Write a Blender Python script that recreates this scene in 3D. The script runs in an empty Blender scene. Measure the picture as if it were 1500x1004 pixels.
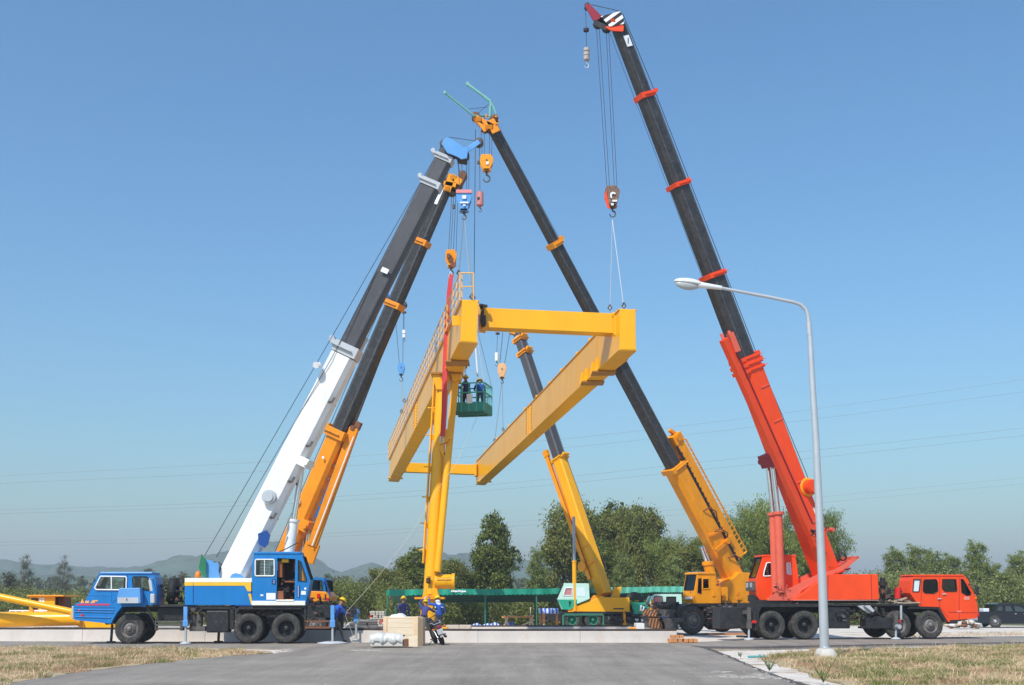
import bpy, bmesh, math, random
import numpy as np
from mathutils import Vector, Matrix
from mathutils.geometry import tessellate_polygon
random.seed(7); RNG = np.random.default_rng(11)
SC = bpy.context.scene; COL = SC.collection
EYE = 1.65; F = 1709.0; TH = math.atan(375/1709.0); CT, ST = math.cos(TH), math.sin(TH)
V = Vector

# ---------------------------------------------------------------- measuring helpers (photo measurements -> metres)
def ray(px, py):
    a = (px-750)/F; b = (502-py)/F
    return V((a, CT-b*ST, ST+b*CT))
def W(px, py, Y):
    d = ray(px, py); s = Y/d.y
    return V((d.x*s, Y, EYE+d.z*s))
def G(px, py, z=0.0):
    d = ray(px, py); s = (z-EYE)/d.z
    return V((d.x*s, d.y*s, z))
def mpp(px, py, Y):
    return Y/ray(px, py).y/F
class Plane:
    """vertical side plane of a vehicle: origin o, heading yaw, normal n pointing away from the road"""
    def __init__(s, o, yaw_deg):
        s.o = V(o); s.yaw = math.radians(yaw_deg)
        s.t = V((math.cos(s.yaw), math.sin(s.yaw), 0)); s.n = V((-math.sin(s.yaw), math.cos(s.yaw), 0))
    def w(s, px, py, off=0.0):
        d = ray(px, py); q = s.o + s.n*off; c = V((0, 0, EYE))
        k = (q-c).dot(s.n)/d.dot(s.n)
        return c + d*k
    def w2(s, px, py, off):      # traced on the near plane, then moved straight back
        return s.w(px, py, 0) + s.n*off
    def m(s, px, py): 
        return (s.w(px, py).y/ray(px, py).y)/F

# ---------------------------------------------------------------- materials
MATS = {}
def mat(name, col, rough=0.5, var=0.12, dirt=0.0, dcol=(0.22,0.16,0.11), scale=1.5, metal=0.0, bump=0.0, bscale=30, coat=0.0, spec=0.35, streak=None):
    if name in MATS: return MATS[name]
    m = bpy.data.materials.new(name); m.use_nodes = True; nt = m.node_tree; N = nt.nodes; L = nt.links
    b = N['Principled BSDF']; b.inputs['Roughness'].default_value = rough; b.inputs['Metallic'].default_value = metal
    b.inputs['Specular IOR Level'].default_value = spec
    coat *= .35
    if coat: b.inputs['Coat Weight'].default_value = coat; b.inputs['Coat Roughness'].default_value = 0.15
    tc = N.new('ShaderNodeTexCoord'); src = tc.outputs['Object']
    if streak:
        mp = N.new('ShaderNodeMapping'); mp.inputs['Scale'].default_value = streak; L.new(src, mp.inputs[0]); src = mp.outputs[0]
    n1 = N.new('ShaderNodeTexNoise'); n1.inputs['Scale'].default_value = scale; n1.inputs['Detail'].default_value = 8; n1.inputs['Roughness'].default_value = 0.65
    L.new(src, n1.inputs['Vector'])
    mr = N.new('ShaderNodeMapRange'); mr.inputs[1].default_value = 0.3; mr.inputs[2].default_value = 0.7; mr.inputs[3].default_value = 1-var; mr.inputs[4].default_value = 1+var
    L.new(n1.outputs[0], mr.inputs[0])
    mx = N.new('ShaderNodeMix'); mx.data_type = 'RGBA'; mx.blend_type = 'MULTIPLY'; mx.inputs[0].default_value = 1
    mx.inputs[6].default_value = (*col, 1); L.new(mr.outputs[0], mx.inputs[7])
    out = mx.outputs[2]
    if dirt > 0:
        n2 = N.new('ShaderNodeTexNoise'); n2.inputs['Scale'].default_value = scale*3.1; n2.inputs['Detail'].default_value = 10; n2.inputs['Roughness'].default_value = 0.75
        L.new(src, n2.inputs['Vector'])
        m2 = N.new('ShaderNodeMapRange'); m2.inputs[1].default_value = 0.62-dirt*0.3; m2.inputs[2].default_value = 0.75; m2.inputs[4].default_value = min(1, 0.35+dirt)
        L.new(n2.outputs[0], m2.inputs[0])
        md = N.new('ShaderNodeMix'); md.data_type = 'RGBA'; L.new(m2.outputs[0], md.inputs[0]); L.new(out, md.inputs[6]); md.inputs[7].default_value = (*dcol, 1)
        out = md.outputs[2]
        mrr = N.new('ShaderNodeMapRange'); mrr.inputs[3].default_value = rough; mrr.inputs[4].default_value = min(1, rough+0.35); L.new(m2.outputs[0], mrr.inputs[0]); L.new(mrr.outputs[0], b.inputs['Roughness'])
    L.new(out, b.inputs['Base Color'])
    if bump:
        n3 = N.new('ShaderNodeTexNoise'); n3.inputs['Scale'].default_value = bscale; n3.inputs['Detail'].default_value = 6; L.new(tc.outputs['Object'], n3.inputs['Vector'])
        bp = N.new('ShaderNodeBump'); bp.inputs['Strength'].default_value = bump; bp.inputs['Distance'].default_value = 0.03; L.new(n3.outputs[0], bp.inputs['Height']); L.new(bp.outputs[0], b.inputs['Normal'])
    MATS[name] = m
    return m
def glass(name, tint=(0.55,0.62,0.62), dark=0.5):
    if name in MATS: return MATS[name]
    m = bpy.data.materials.new(name); m.use_nodes = True; nt = m.node_tree; N = nt.nodes; L = nt.links
    N.remove(N['Principled BSDF']); o = N['Material Output']
    t = N.new('ShaderNodeBsdfTransparent'); t.inputs[0].default_value = (min(1,tint[0]*dark*1.6), min(1,tint[1]*dark*1.6), min(1,tint[2]*dark*1.6), 1)
    g = N.new('ShaderNodeBsdfGlossy'); g.inputs['Roughness'].default_value = 0.03
    fr = N.new('ShaderNodeFresnel'); fr.inputs[0].default_value = 1.6
    mx = N.new('ShaderNodeMixShader'); L.new(fr.outputs[0], mx.inputs[0]); L.new(t.outputs[0], mx.inputs[1]); L.new(g.outputs[0], mx.inputs[2]); L.new(mx.outputs[0], o.inputs[0])
    MATS[name] = m; return m
def leafmat(name, c1, c2, trans=0.35):
    if name in MATS: return MATS[name]
    m = bpy.data.materials.new(name); m.use_nodes = True; nt = m.node_tree; N = nt.nodes; L = nt.links
    b = N['Principled BSDF']; b.inputs['Roughness'].default_value = 0.55; b.inputs['Specular IOR Level'].default_value = 0.3
    g = N.new('ShaderNodeNewGeometry'); tc = N.new('ShaderNodeTexCoord')
    n = N.new('ShaderNodeTexNoise'); n.inputs['Scale'].default_value = 0.55; n.inputs['Detail'].default_value = 3; L.new(tc.outputs['Object'], n.inputs['Vector'])
    a = N.new('ShaderNodeMath'); a.operation = 'MULTIPLY_ADD'; a.inputs[1].default_value = 0.55; a.inputs[2].default_value = -0.25; L.new(g.outputs['Random Per Island'], a.inputs[0])
    s = N.new('ShaderNodeMath'); s.operation = 'ADD'; s.use_clamp = True; L.new(a.outputs[0], s.inputs[0]); L.new(n.outputs[0], s.inputs[1])
    mr = N.new('ShaderNodeMapRange'); mr.inputs[1].default_value = 0.12; mr.inputs[2].default_value = 0.72; L.new(s.outputs[0], mr.inputs[0])
    mx = N.new('ShaderNodeMix'); mx.data_type = 'RGBA'; mx.inputs[6].default_value = (*c1, 1); mx.inputs[7].default_value = (*c2, 1); L.new(mr.outputs[0], mx.inputs[0])
    L.new(mx.outputs[2], b.inputs['Base Color'])
    tr = N.new('ShaderNodeBsdfTranslucent'); L.new(mx.outputs[2], tr.inputs[0])
    ms = N.new('ShaderNodeMixShader'); ms.inputs[0].default_value = trans
    L.new(b.outputs[0], ms.inputs[1]); L.new(tr.outputs[0], ms.inputs[2]); L.new(ms.outputs[0], N['Material Output'].inputs[0])
    MATS[name] = m; return m

BLUE = mat('blue_paint', (0.008,0.185,0.50), 0.38, 0.12, 0.16, (0.12,0.22,0.34), 1.2, coat=0.1, streak=(2,2,.7))
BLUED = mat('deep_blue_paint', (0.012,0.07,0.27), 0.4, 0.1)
SKYBLUE = mat('light_blue_paint', (0.11,0.32,0.66), 0.4, 0.1, 0.15)
WHITE = mat('white_paint', (0.80,0.80,0.78), 0.4, 0.06, 0.26, (0.50,0.42,0.35), 1.3, coat=0.1, streak=(2.5,2.5,.6))
SILVER = mat('silver_paint', (0.48,0.50,0.52), 0.4, 0.1, 0.15)
CREAM = mat('cream_stripe', (0.82,0.80,0.72), 0.45, 0.05)
STRIPE = mat('yellow_stripe', (0.85,0.50,0.03), 0.45, 0.05)
YEL = mat('gantry_yellow', (0.88,0.415,0.001), 0.30, 0.06, 0.14, (0.66,0.33,0.08), 0.9, spec=.42, streak=(1.5,1.5,.6))
YELD = mat('gantry_joint_steel', (0.38,0.17,0.02), 0.6, 0.2, 0.3)
CYEL = mat('crane_yellow', (0.85,0.315,0.003), 0.42, 0.12, 0.20, (0.42,0.19,0.05), 1.4, coat=0.1, streak=(2,2,.8))
LYEL = mat('pale_crane_yellow', (0.86,0.40,0.004), 0.4, 0.06, 0.06, (0.5,0.28,0.06), 1.1, coat=0.1)
ORG = mat('crane_orange', (0.80,0.27,0.003), 0.42, 0.12, 0.2, (0.30,0.12,0.03), 1.3, coat=0.1)
RED = mat('crane_red', (0.86,0.068,0.008), 0.42, 0.09, 0.14, (0.60,0.13,0.07), 1.0, coat=0.1, streak=(2,2,.7))
REDF = mat('faded_red', (0.70,0.12,0.07), 0.6, 0.12, 0.25, (0.5,0.2,0.14), 1.8)
MAROON = mat('maroon_paint', (0.28,0.012,0.03), 0.45, 0.1, 0.1)
MINT = mat('mint_paint', (0.50,0.74,0.64), 0.45, 0.08, 0.10, (0.3,0.45,0.38), 1.4)
TEAL = mat('green_paint', (0.02,0.34,0.21), 0.45, 0.10, 0.12, (0.05,0.2,0.15), 1.4)
DGREEN = mat('dark_green_paint', (0.03,0.16,0.11), 0.5, 0.15, 0.25)
BASKG = mat('basket_green', (0.03,0.26,0.20), 0.55, 0.15, 0.2, (0.12,0.2,0.15))
BOOM = mat('black_boom_paint', (0.035,0.034,0.036), 0.36, 0.4, 0.34, (0.15,0.145,0.14), 2.6, bump=0.15, bscale=8, coat=0.1)
BOOMG = mat('charcoal_boom_paint', (0.065,0.066,0.075), 0.5, 0.2, 0.22, (0.11,0.11,0.11), 0.8)
BLK = mat('black_chassis', (0.020,0.020,0.022), 0.5, 0.4, 0.38, (0.095,0.083,0.072), 3.0)
DGR = mat('oily_grey_steel', (0.085,0.08,0.077), 0.6, 0.5, 0.5, (0.20,0.16,0.13), 4.0)
RUST = mat('rusty_steel', (0.16,0.07,0.04), 0.8, 0.4, 0.5, (0.28,0.12,0.06), 5.0)
CHROME = mat('chrome_rod', (0.75,0.77,0.80), 0.12, 0.05, metal=1.0)
GALV = mat('galvanised_steel', (0.50,0.53,0.55), 0.42, 0.07, 0.05, (0.4,0.42,0.43), 2.0, metal=0.35)
ROPE = mat('wire_rope', (0.05,0.05,0.055), 0.5, 0.2)
TAG = mat('tag_rope', (0.55,0.52,0.38), 0.8, 0.1)
STRAP = mat('red_strap', (0.62,0.05,0.06), 0.75, 0.1, 0.12, (0.6,0.15,0.12))
TYRE = mat('tyre_rubber', (0.042,0.040,0.038), 0.85, 0.35, 0.5, (0.17,0.15,0.125), 2.5, bump=0.4, bscale=14, spec=0.25)
RIMG = mat('grey_rim', (0.17,0.155,0.145), 0.55, 0.3, 0.4, (0.2,0.16,0.13), 5.0)
RIMK = mat('black_rim', (0.025,0.025,0.026), 0.5, 0.3, 0.3, (0.1,0.08,0.07), 5.0)
RIMT = mat('green_rim', (0.02,0.20,0.13), 0.5, 0.2, 0.3)
RUB = mat('black_rubber', (0.015,0.015,0.015), 0.7, 0.2)
INT = mat('cab_interior', (0.025,0.022,0.022), 0.8, 0.4)
BRN = mat('brown_trim', (0.28,0.09,0.04), 0.7, 0.3, 0.2)
WOOD = mat('raw_pine', (0.78,0.63,0.45), 0.8, 0.10, 0.15, (0.62,0.44,0.27), 1.2, bump=0.3, bscale=20, streak=(1,1,6))
WOODO = mat('orange_timber', (0.58,0.25,0.09), 0.8, 0.25, 0.2, (0.3,0.15,0.07), 2)
CONC = mat('pale_concrete', (0.60,0.56,0.50), 0.85, 0.10, 0.25, (0.42,0.33,0.26), 1.1, bump=0.3, bscale=12)
CONCD = mat('stained_concrete', (0.42,0.38,0.34), 0.9, 0.15, 0.3, (0.30,0.2,0.15), 1.5, bump=0.3)
PLAST = mat('white_plastic_wrap', (0.60,0.60,0.58), 0.35, 0.08, bump=1.0, bscale=5)
TARPB = mat('blue_tarp', (0.09,0.20,0.62), 0.45, 0.2, 0.2, (0.55,0.6,0.8), bump=1.0, bscale=4)
GLS = glass('cab_glass', (.58,.62,.62), .92); GLSD = glass('dark_cab_glass', (0.2,0.22,0.24), 0.35)
GPINK = mat('pink_screen_film', (0.50,0.22,0.22), 0.3, 0.15)
GPALE = mat('pale_blind', (0.66,0.78,0.80), 0.3, 0.05)
AMB = mat('amber_lens', (0.8,0.22,0.02), 0.2, 0.05); REDL = mat('red_lens', (0.6,0.02,0.02), 0.2, 0.05)
LAMPG = mat('headlamp_lens', (0.8,0.82,0.85), 0.1, 0.03)
PAPER = mat('white_sticker', (0.80,0.82,0.84), 0.5, 0.06)
SKIN = mat('skin', (0.32,0.17,0.10), 0.6, 0.1)
HELM = mat('yellow_helmet', (0.85,0.55,0.02), 0.3, 0.04, coat=0.3)
GLOVE = mat('white_glove', (0.78,0.76,0.72), 0.8, 0.08)
SH_B = mat('bright_blue_shirt', (0.02,0.09,0.42), 0.85, 0.25); SH_N = mat('navy_shirt', (0.03,0.035,0.12), 0.85, 0.25); SH_P = mat('purple_blue_shirt', (0.06,0.06,0.20), 0.85, 0.2)
SH_L = mat('light_blue_shirt', (0.10,0.35,0.65), 0.85, 0.15)
TR_G = mat('grey_trousers', (0.10,0.095,0.09), 0.9, 0.25); TR_D = mat('dark_trousers', (0.03,0.03,0.035), 0.9, 0.25)
BOOT = mat('boots', (0.05,0.045,0.04), 0.7, 0.2); HAIR = mat('black_hair', (0.01,0.01,0.01), 0.6, 0.2); CLOTHW = mat('white_cloth', (0.7,0.72,0.76), 0.9, 0.08)
BARK = mat('bark', (0.14,0.11,0.08), 0.9, 0.3, 0.2, (0.08,0.06,0.05), 3, bump=0.5)
BARKP = mat('pale_bark', (0.34,0.30,0.24), 0.85, 0.25, 0.2, (0.16,0.13,0.1), 3)

# ---------------------------------------------------------------- mesh builder
class MB:
    def __init__(s): s.v = []; s.f = []; s.sm = []; s.mi = []; s.cur = 0
    def add(s, vs, fs, smooth=False):
        b = len(s.v); s.v += [tuple(v) for v in vs]
        for f in fs: s.f.append(tuple(b+i for i in f)); s.sm.append(smooth); s.mi.append(s.cur)
        return s
    def hexa(s, a, b):    # a, b: two quads of points (matching order)
        return s.add(list(a)+list(b), [(3,2,1,0),(4,5,6,7),(0,1,5,4),(1,2,6,5),(2,3,7,6),(3,0,4,7)])
    def box(s, c, size, R=None):
        c = V(c); x, y, z = [k/2 for k in size]; R = R or Matrix.Identity(3)
        q = [V((sx*x, sy*y, sz*z)) for sz in (-1,1) for sx, sy in ((-1,-1),(1,-1),(1,1),(-1,1))]
        p = [c+R@k for k in q]
        return s.hexa(p[:4], p[4:])
    def beam(s, p0, p1, w, h, up=V((0,0,1)), w1=None, h1=None, cham=0.0):
        p0, p1 = V(p0), V(p1); d = (p1-p0).normalized(); sd = d.cross(up)
        if sd.length < 1e-4: sd = d.cross(V((1,0,0)))
        sd.normalize(); u = sd.cross(d); w1 = w if w1 is None else w1; h1 = h if h1 is None else h1
        def sec(p, w, h):
            c = cham*min(w, h)
            if c <= 0: pr = [(-w/2,-h/2),(w/2,-h/2),(w/2,h/2),(-w/2,h/2)]
            else: pr = [(-w/2+c*1.3,-h/2),(w/2-c*1.3,-h/2),(w/2,-h/2+c*1.3),(w/2,h/2-c*.6),(w/2-c*.6,h/2),(-w/2+c*.6,h/2),(-w/2,h/2-c*.6),(-w/2,-h/2+c*1.3)]
            return [p+sd*a+u*b for a, b in pr]
        A, B = sec(p0, w, h), sec(p1, w1, h1); n = len(A)
        return s.add(A+B, [tuple(range(n-1,-1,-1)), tuple(range(n,2*n))]+[(i,(i+1)%n,n+(i+1)%n,n+i) for i in range(n)])
    def cyl(s, p0, p1, r, r1=None, n=16, caps=True, smooth=True):
        p0, p1 = V(p0), V(p1); d = (p1-p0).normalized(); r1 = r if r1 is None else r1
        a = d.cross(V((0,0,1)) if abs(d.z) < 0.95 else V((1,0,0))).normalized(); b = d.cross(a)
        A = [p0+(a*math.cos(t)+b*math.sin(t))*r for t in [2*math.pi*i/n for i in range(n)]]
        B = [p1+(a*math.cos(t)+b*math.sin(t))*r1 for t in [2*math.pi*i/n for i in range(n)]]
        s.add(A+B, [(i,n+i,n+(i+1)%n,(i+1)%n) for i in range(n)], smooth)
        if caps: s.add(A, [tuple(range(n))]); s.add(B, [tuple(range(n-1,-1,-1))])
        return s
    def tube(s, pts, r, n=8, r1=None):
        pts = [V(p) for p in pts]; m = len(pts); vs = []; a = None
        for i, p in enumerate(pts):
            d = (pts[min(i+1,m-1)]-pts[max(i-1,0)]).normalized()
            if a is None: a = d.cross(V((0,0,1)) if abs(d.z) < 0.9 else V((1,0,0))).normalized()
            else: a = (a-d*a.dot(d)).normalized()
            b = d.cross(a); rr = r if r1 is None else r+(r1-r)*i/(m-1)
            vs += [p+(a*math.cos(t)+b*math.sin(t))*rr for t in [2*math.pi*k/n for k in range(n)]]
        fs = [(i*n+k, i*n+(k+1)%n, (i+1)*n+(k+1)%n, (i+1)*n+k) for i in range(m-1) for k in range(n)]
        s.add(vs, fs, True); s.add(vs[:n], [tuple(range(n-1,-1,-1))]); s.add(vs[-n:], [tuple(range(n))])
        return s
    def lathe(s, prof, o, axis, n=24, smooth=True):   # prof: (radius, along)
        o = V(o); d = V(axis).normalized(); a = d.cross(V((0,0,1)) if abs(d.z) < 0.95 else V((1,0,0))).normalized(); b = d.cross(a)
        vs = []
        for (r, y) in prof: vs += [o+d*y+(a*math.cos(t)+b*math.sin(t))*max(r,1e-4) for t in [2*math.pi*k/n for k in range(n)]]
        fs = [(i*n+k, (i+1)*n+k, (i+1)*n+(k+1)%n, i*n+(k+1)%n) for i in range(len(prof)-1) for k in range(n)]
        return s.add(vs, fs, smooth)
    def ell(s, c, r, n=14, m=9, R=None, z0=-1.0):
        c = V(c); R = R or Matrix.Identity(3); vs = []
        for i in range(m+1):
            ph = -math.pi/2+math.pi*i/m; z = max(math.sin(ph), z0); k = math.cos(ph) if math.sin(ph) >= z0 else math.sqrt(1-z0*z0)*(i/m)
            vs += [c+R@V((math.cos(t)*k*r[0], math.sin(t)*k*r[1], z*r[2])) for t in [2*math.pi*j/n for j in range(n)]]
        return s.add(vs, [(i*n+k, i*n+(k+1)%n, (i+1)*n+(k+1)%n, (i+1)*n+k) for i in range(m) for k in range(n)], True)
    def prism(s, P, pts, o0, o1):     # outline on the plane, extruded straight back
        A = [P.w2(x, y, o0) for x, y in pts]; B = [a+P.n*(o1-o0) for a in A]; n = len(A)
        return s.add(A+B, [tuple(range(n)), tuple(range(2*n-1,n-1,-1))]+[(i,n+i,n+(i+1)%n,(i+1)%n) for i in range(n)])
    def rect(s, P, x0, y0, x1, y1, o0, o1): return s.prism(P, [(x0,y0),(x1,y0),(x1,y1),(x0,y1)], o0, o1)
    def panel(s, P, outer, holes, o0, o1):
        loops = [[P.w2(x, y, o0) for x, y in l] for l in [outer]+holes]
        def loc(v): return V(((v-P.o).dot(P.t), v.z, 0))
        tri = tessellate_polygon([[loc(v) for v in l] for l in loops]); A = [v for l in loops for v in l]; n = len(A); B = [a+P.n*(o1-o0) for a in A]
        fs = [tuple(t) for t in tri]+[tuple(n+i for i in reversed(t)) for t in tri]; k = 0
        for l in loops:
            m = len(l); fs += [(k+i, n+k+i, n+k+(i+1)%m, k+(i+1)%m) for i in range(m)]; k += m
        return s.add(A+B, fs)
    def build(s, name, mats, parent=None, bevel=0.0, local=False):
        me = bpy.data.meshes.new(name); vs = s.v
        root = parent
        while root is not None and root.parent is not None: root = root.parent
        if root is not None and not local:
            M = Matrix.Translation(root.location) @ root.rotation_euler.to_matrix().to_4x4(); Mi = M.inverted(); vs = [tuple(Mi@V(v)) for v in vs]
        me.from_pydata(vs, [], s.f); me.polygons.foreach_set('use_smooth', s.sm)
        for m in (mats if isinstance(mats, (list,tuple)) else [mats]): me.materials.append(m)
        me.polygons.foreach_set('material_index', s.mi); me.update()
        bm = bmesh.new(); bm.from_mesh(me); bmesh.ops.recalc_face_normals(bm, faces=bm.faces); bm.to_mesh(me); bm.free()
        o = bpy.data.objects.new(name, me); COL.objects.link(o)
        if parent is not None: o.parent = parent
        if bevel:
            md = o.modifiers.new('Bevel', 'BEVEL'); md.width = bevel; md.segments = 2; md.limit_method = 'ANGLE'; md.angle_limit = math.radians(35)
        return o
def tag(o, label=None, cat=None, group=None, kind=None):
    if label: o['label'] = label
    if cat: o['category'] = cat
    if group: o['group'] = group
    if kind: o['kind'] = kind
    return o
def thing(name, label, cat, loc=(0,0,0), rz=0.0, group=None):
    o = bpy.data.objects.new(name, None); o.empty_display_size = 0.2; COL.objects.link(o); o.location = loc; o.rotation_euler = (0,0,rz)
    return tag(o, label, cat, group)
def onething(mb, name, mats, label, cat, loc, group=None, bevel=0.0, kind=None):   # a thing that is a single mesh
    loc = V(loc); mb.v = [tuple(V(v)-loc) for v in mb.v]
    o = mb.build(name, mats, None, bevel); o.location = loc
    return tag(o, label, cat, group, kind)
def copytree(o, parent=None):
    c = o.copy(); COL.objects.link(c)
    if parent is not None: c.parent = parent
    for ch in o.children: copytree(ch, c)
    return c

# ---------------------------------------------------------------- vehicle bits
WC = {}
def wheel(P, root, px, py, r, off, w=0.30, style='front', rim=RIMG, dual=False, flip=False):
    key = (round(r,3), w, style, rim.name, dual)
    c = P.w2(px, py, off)
    M = Matrix.Translation(root.location) @ root.rotation_euler.to_matrix().to_4x4(); lc = M.inverted()@c
    if key not in WC:
        n = 72; ty = MB(); ri = MB(); hb = MB(); A = (0,1,0)
        for y0 in ([0, w*1.12] if dual else [0]):
            prof = [(.57,.12),(.60,.03),(.70,.0),(.86,.0),(.93,.05),(.965,.14),(.985,.22),(1,.3),(1,.7),(.985,.78),(.965,.86),(.93,.95),(.86,1),(.70,1),(.60,.97),(.57,.88)]
            b = len(ty.v); ty.lathe([(a*r, y0+q*w) for a, q in prof], (0,0,0), A, n)
            for ring in (5,6,7,8,9,10):
                for k in range(n):
                    if (k+(1 if ring > 7 else 0)) % 2 == 0:
                        i = b+ring*n+k; x, y, z = ty.v[i]; f = 0.972; ty.v[i] = (x*f, y, z*f)
        if style == 'front':
            ri.lathe([(.58,.10),(.555,.05),(.53,.10),(.50,.35),(.46,.42),(.36,.30),(.33,.12),(.27,.05),(.0,.05)][:9], (0,0,0), A, 32)
            ri.v = [(x*r, y*w, z*r) for x, y, z in ri.v]
            hb.lathe([(.17*r,.12*w),(.17*r,-.10*w),(.13*r,-.22*w),(0,-.24*w)], (0,0,0), A, 20)
            for k in range(10):
                t = 2*math.pi*k/10; hb.cyl((.25*r*math.cos(t), .08*w, .25*r*math.sin(t)), (.25*r*math.cos(t), -.06*w, .25*r*math.sin(t)), .022, n=6)
        else:
            ri.lathe([(.58,.08),(.555,.03),(.52,.08),(.49,.4),(.47,.75),(.40,.86),(.28,.82),(.0,.82)], (0,0,0), A, 32)
            ri.v = [(x*r, y*w, z*r) for x, y, z in ri.v]
            hb.lathe([(.20*r,.82*w),(.18*r,.35*w),(.14*r,.22*w),(0,.20*w)], (0,0,0), A, 20)
            for k in range(10):
                t = 2*math.pi*k/10; hb.cyl((.31*r*math.cos(t), .84*w, .31*r*math.sin(t)), (.31*r*math.cos(t), .66*w, .31*r*math.sin(t)), .022, n=6)
        h = hb.build('wheel', rim, root, local=True); a = ty.build('tyre', TYRE, h, local=True); b = ri.build('rim', rim, h, local=True)
        WC[key] = (h.data, a.data, b.data)
    else:
        d = WC[key]; h = bpy.data.objects.new('wheel', d[0]); COL.objects.link(h); h.parent = root
        for nm, me in (('tyre', d[1]), ('rim', d[2])):
            q = bpy.data.objects.new(nm, me); COL.objects.link(q); q.parent = h
    h.location = lc; h.rotation_euler = (0, random.uniform(0,6), math.pi if flip else 0)
    return h
def clutter(P, root, x0, y0, x1, y1, o0, o1, n, name='machinery', mats=None, seed=1, smin=1.5, smax=5):
    rd = random.Random(seed); mats = mats or [BLK, DGR, RUST]; mb = MB()
    for i in range(n):
        mb.cur = rd.choices(range(len(mats)), [5,3,1,1,1][:len(mats)])[0]
        x, y, o = rd.uniform(x0,x1), rd.uniform(y0,y1), rd.uniform(o0,o1); m = P.m(x, y)
        k = rd.random()
        if k < .5:
            a, b = rd.uniform(smin,smax)*m, rd.uniform(smin,smax)*m; mb.box(P.w2(x,y,o), (a*1.4, a, b), Matrix.Rotation(P.yaw,3,'Z'))
        elif k < .8:
            q = P.w2(x,y,o); r = rd.uniform(.5,1.6)*m; d = rd.choice([P.t, V((0,0,1)), P.n]); mb.cyl(q, q+d*rd.uniform(3,8)*m, r, n=10)
        else:
            p = P.w2(x,y,o); pts = [p]
            for j in range(5): p = p+V((rd.uniform(-1,1), rd.uniform(-1,1), rd.uniform(-1,1)))*3*m; pts.append(p)
            mb.tube(pts, .35*m, 6)
    return mb.build(name, mats, root)
def ropes(lines, r, name, parent, m=ROPE):
    mb = MB()
    for a, b in lines: mb.cyl(a, b, r, n=5)
    return mb.build(name, m, parent)
def sag(a, b, s, n=14):
    return [V(a).lerp(V(b), i/n)-V((0,0,4*s*(i/n)*(1-i/n))) for i in range(n+1)]
def hook(mb, c, s, ax=V((1,0,0))):    # a J of steel hanging from c, size s
    ax = V(ax).normalized(); pts = [c+V((0,0,0)), c-V((0,0,.35*s))]
    for i in range(11):
        t = math.radians(90-i*27); pts.append(c-V((0,0,.75*s))+ax*math.cos(t)*.32*s+V((0,0,math.sin(t)*.36*s)))
    mb.tube(pts, .11*s, 10, .05*s)

SPLIT = {'brown_trim','boom_head','nose_frame','jib_end','battery_tray','rear_step','step','side_lamp','boom_foot_bracket','winch_bracket','gusset','lifting_lug','leg_seat_plate','end_flange','work_lamp','outrigger_beam','door_handle','vent','metal_bracket','white_plate','lamp','rope_sheave','head_sheave','corner_post','roof_lug','pivot_bracket','side_plate','toe_board','sticker','marker_lamp','boom_support_frame','trestle_leg','hook_plate','cylinder_rod','luffing_cylinder','head_bracket','head_plate','side_board'}
def split_loose():
    for o in list(bpy.data.objects):
        if o.type != 'MESH' or o.name.split('.')[0] not in SPLIT: continue
        me = o.data; n = len(me.vertices); par = list(range(n))
        def find(x):
            while par[x] != x: par[x] = par[par[x]]; x = par[x]
            return x
        for ed in me.edges:
            p, q = find(ed.vertices[0]), find(ed.vertices[1])
            if p != q: par[p] = q
        groups = {}
        for i in range(n): groups.setdefault(find(i), []).append(i)
        if not 2 <= len(groups) <= 40: continue
        for gi, (k, vv) in enumerate(groups.items()):
            mp = {v: i for i, v in enumerate(vv)}; polys = [p for p in me.polygons if p.vertices[0] in mp]
            nm = bpy.data.meshes.new(me.name); nm.from_pydata([me.vertices[v].co[:] for v in vv], [], [[mp[v] for v in p.vertices] for p in polys])
            for m in me.materials: nm.materials.append(m)
            nm.polygons.foreach_set('material_index', [p.material_index for p in polys]); nm.polygons.foreach_set('use_smooth', [p.use_smooth for p in polys]); nm.update()
            if gi == 0: first = nm; continue
            q = bpy.data.objects.new(o.name.split('.')[0], nm); COL.objects.link(q); q.parent = o.parent; q.location = o.location; q.rotation_euler = o.rotation_euler
            for md in o.modifiers:
                if md.type == 'BEVEL': x = q.modifiers.new('Bevel','BEVEL'); x.width = md.width; x.segments = 2; x.limit_method = 'ANGLE'; x.angle_limit = md.angle_limit
        o.data = first

def proj(p):
    x, y, z = p.x, p.y, p.z-EYE; dep = y*CT+z*ST; up = -y*ST+z*CT
    return (750+F*x/dep, 502-F*up/dep)
# ================================================================= booms
def boom(root, a, b, secs, name='boom_section'):
    """secs: (t0,t1,width,depth,material). a, b: centre line ends"""
    out = []
    for t0, t1, w, h, m in secs:
        mb = MB(); mb.beam(a.lerp(b,t0), a.lerp(b,t1), w, h, cham=0.16 if h < 1.2 else 0.12); out.append(mb.build(name, m, root, 0.008))
        if m in (BOOM, BOOMG):
            d_, sd_2, u_ = bframe(a, b); ny_ = -sd_2 if sd_2.y > 0 else sd_2; w_ = MB()
            for f in (.36, -.22): w_.beam(a.lerp(b,t0)+ny_*(w*.5+.004)+u_*h*f, a.lerp(b,t1)+ny_*(w*.5+.004)+u_*h*f, .012, .035)
            w_.build('boom_side_strip', mat('pale_grey_strip', (.11,.11,.115), .5, .5, .5, (.03,.03,.03), 5), root)  # thin paler grey strips along the near side of dark sections
    return out
def bframe(a, b):
    d = (b-a).normalized(); sd = d.cross(V((0,0,1))).normalized(); return d, sd, sd.cross(d)
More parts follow.
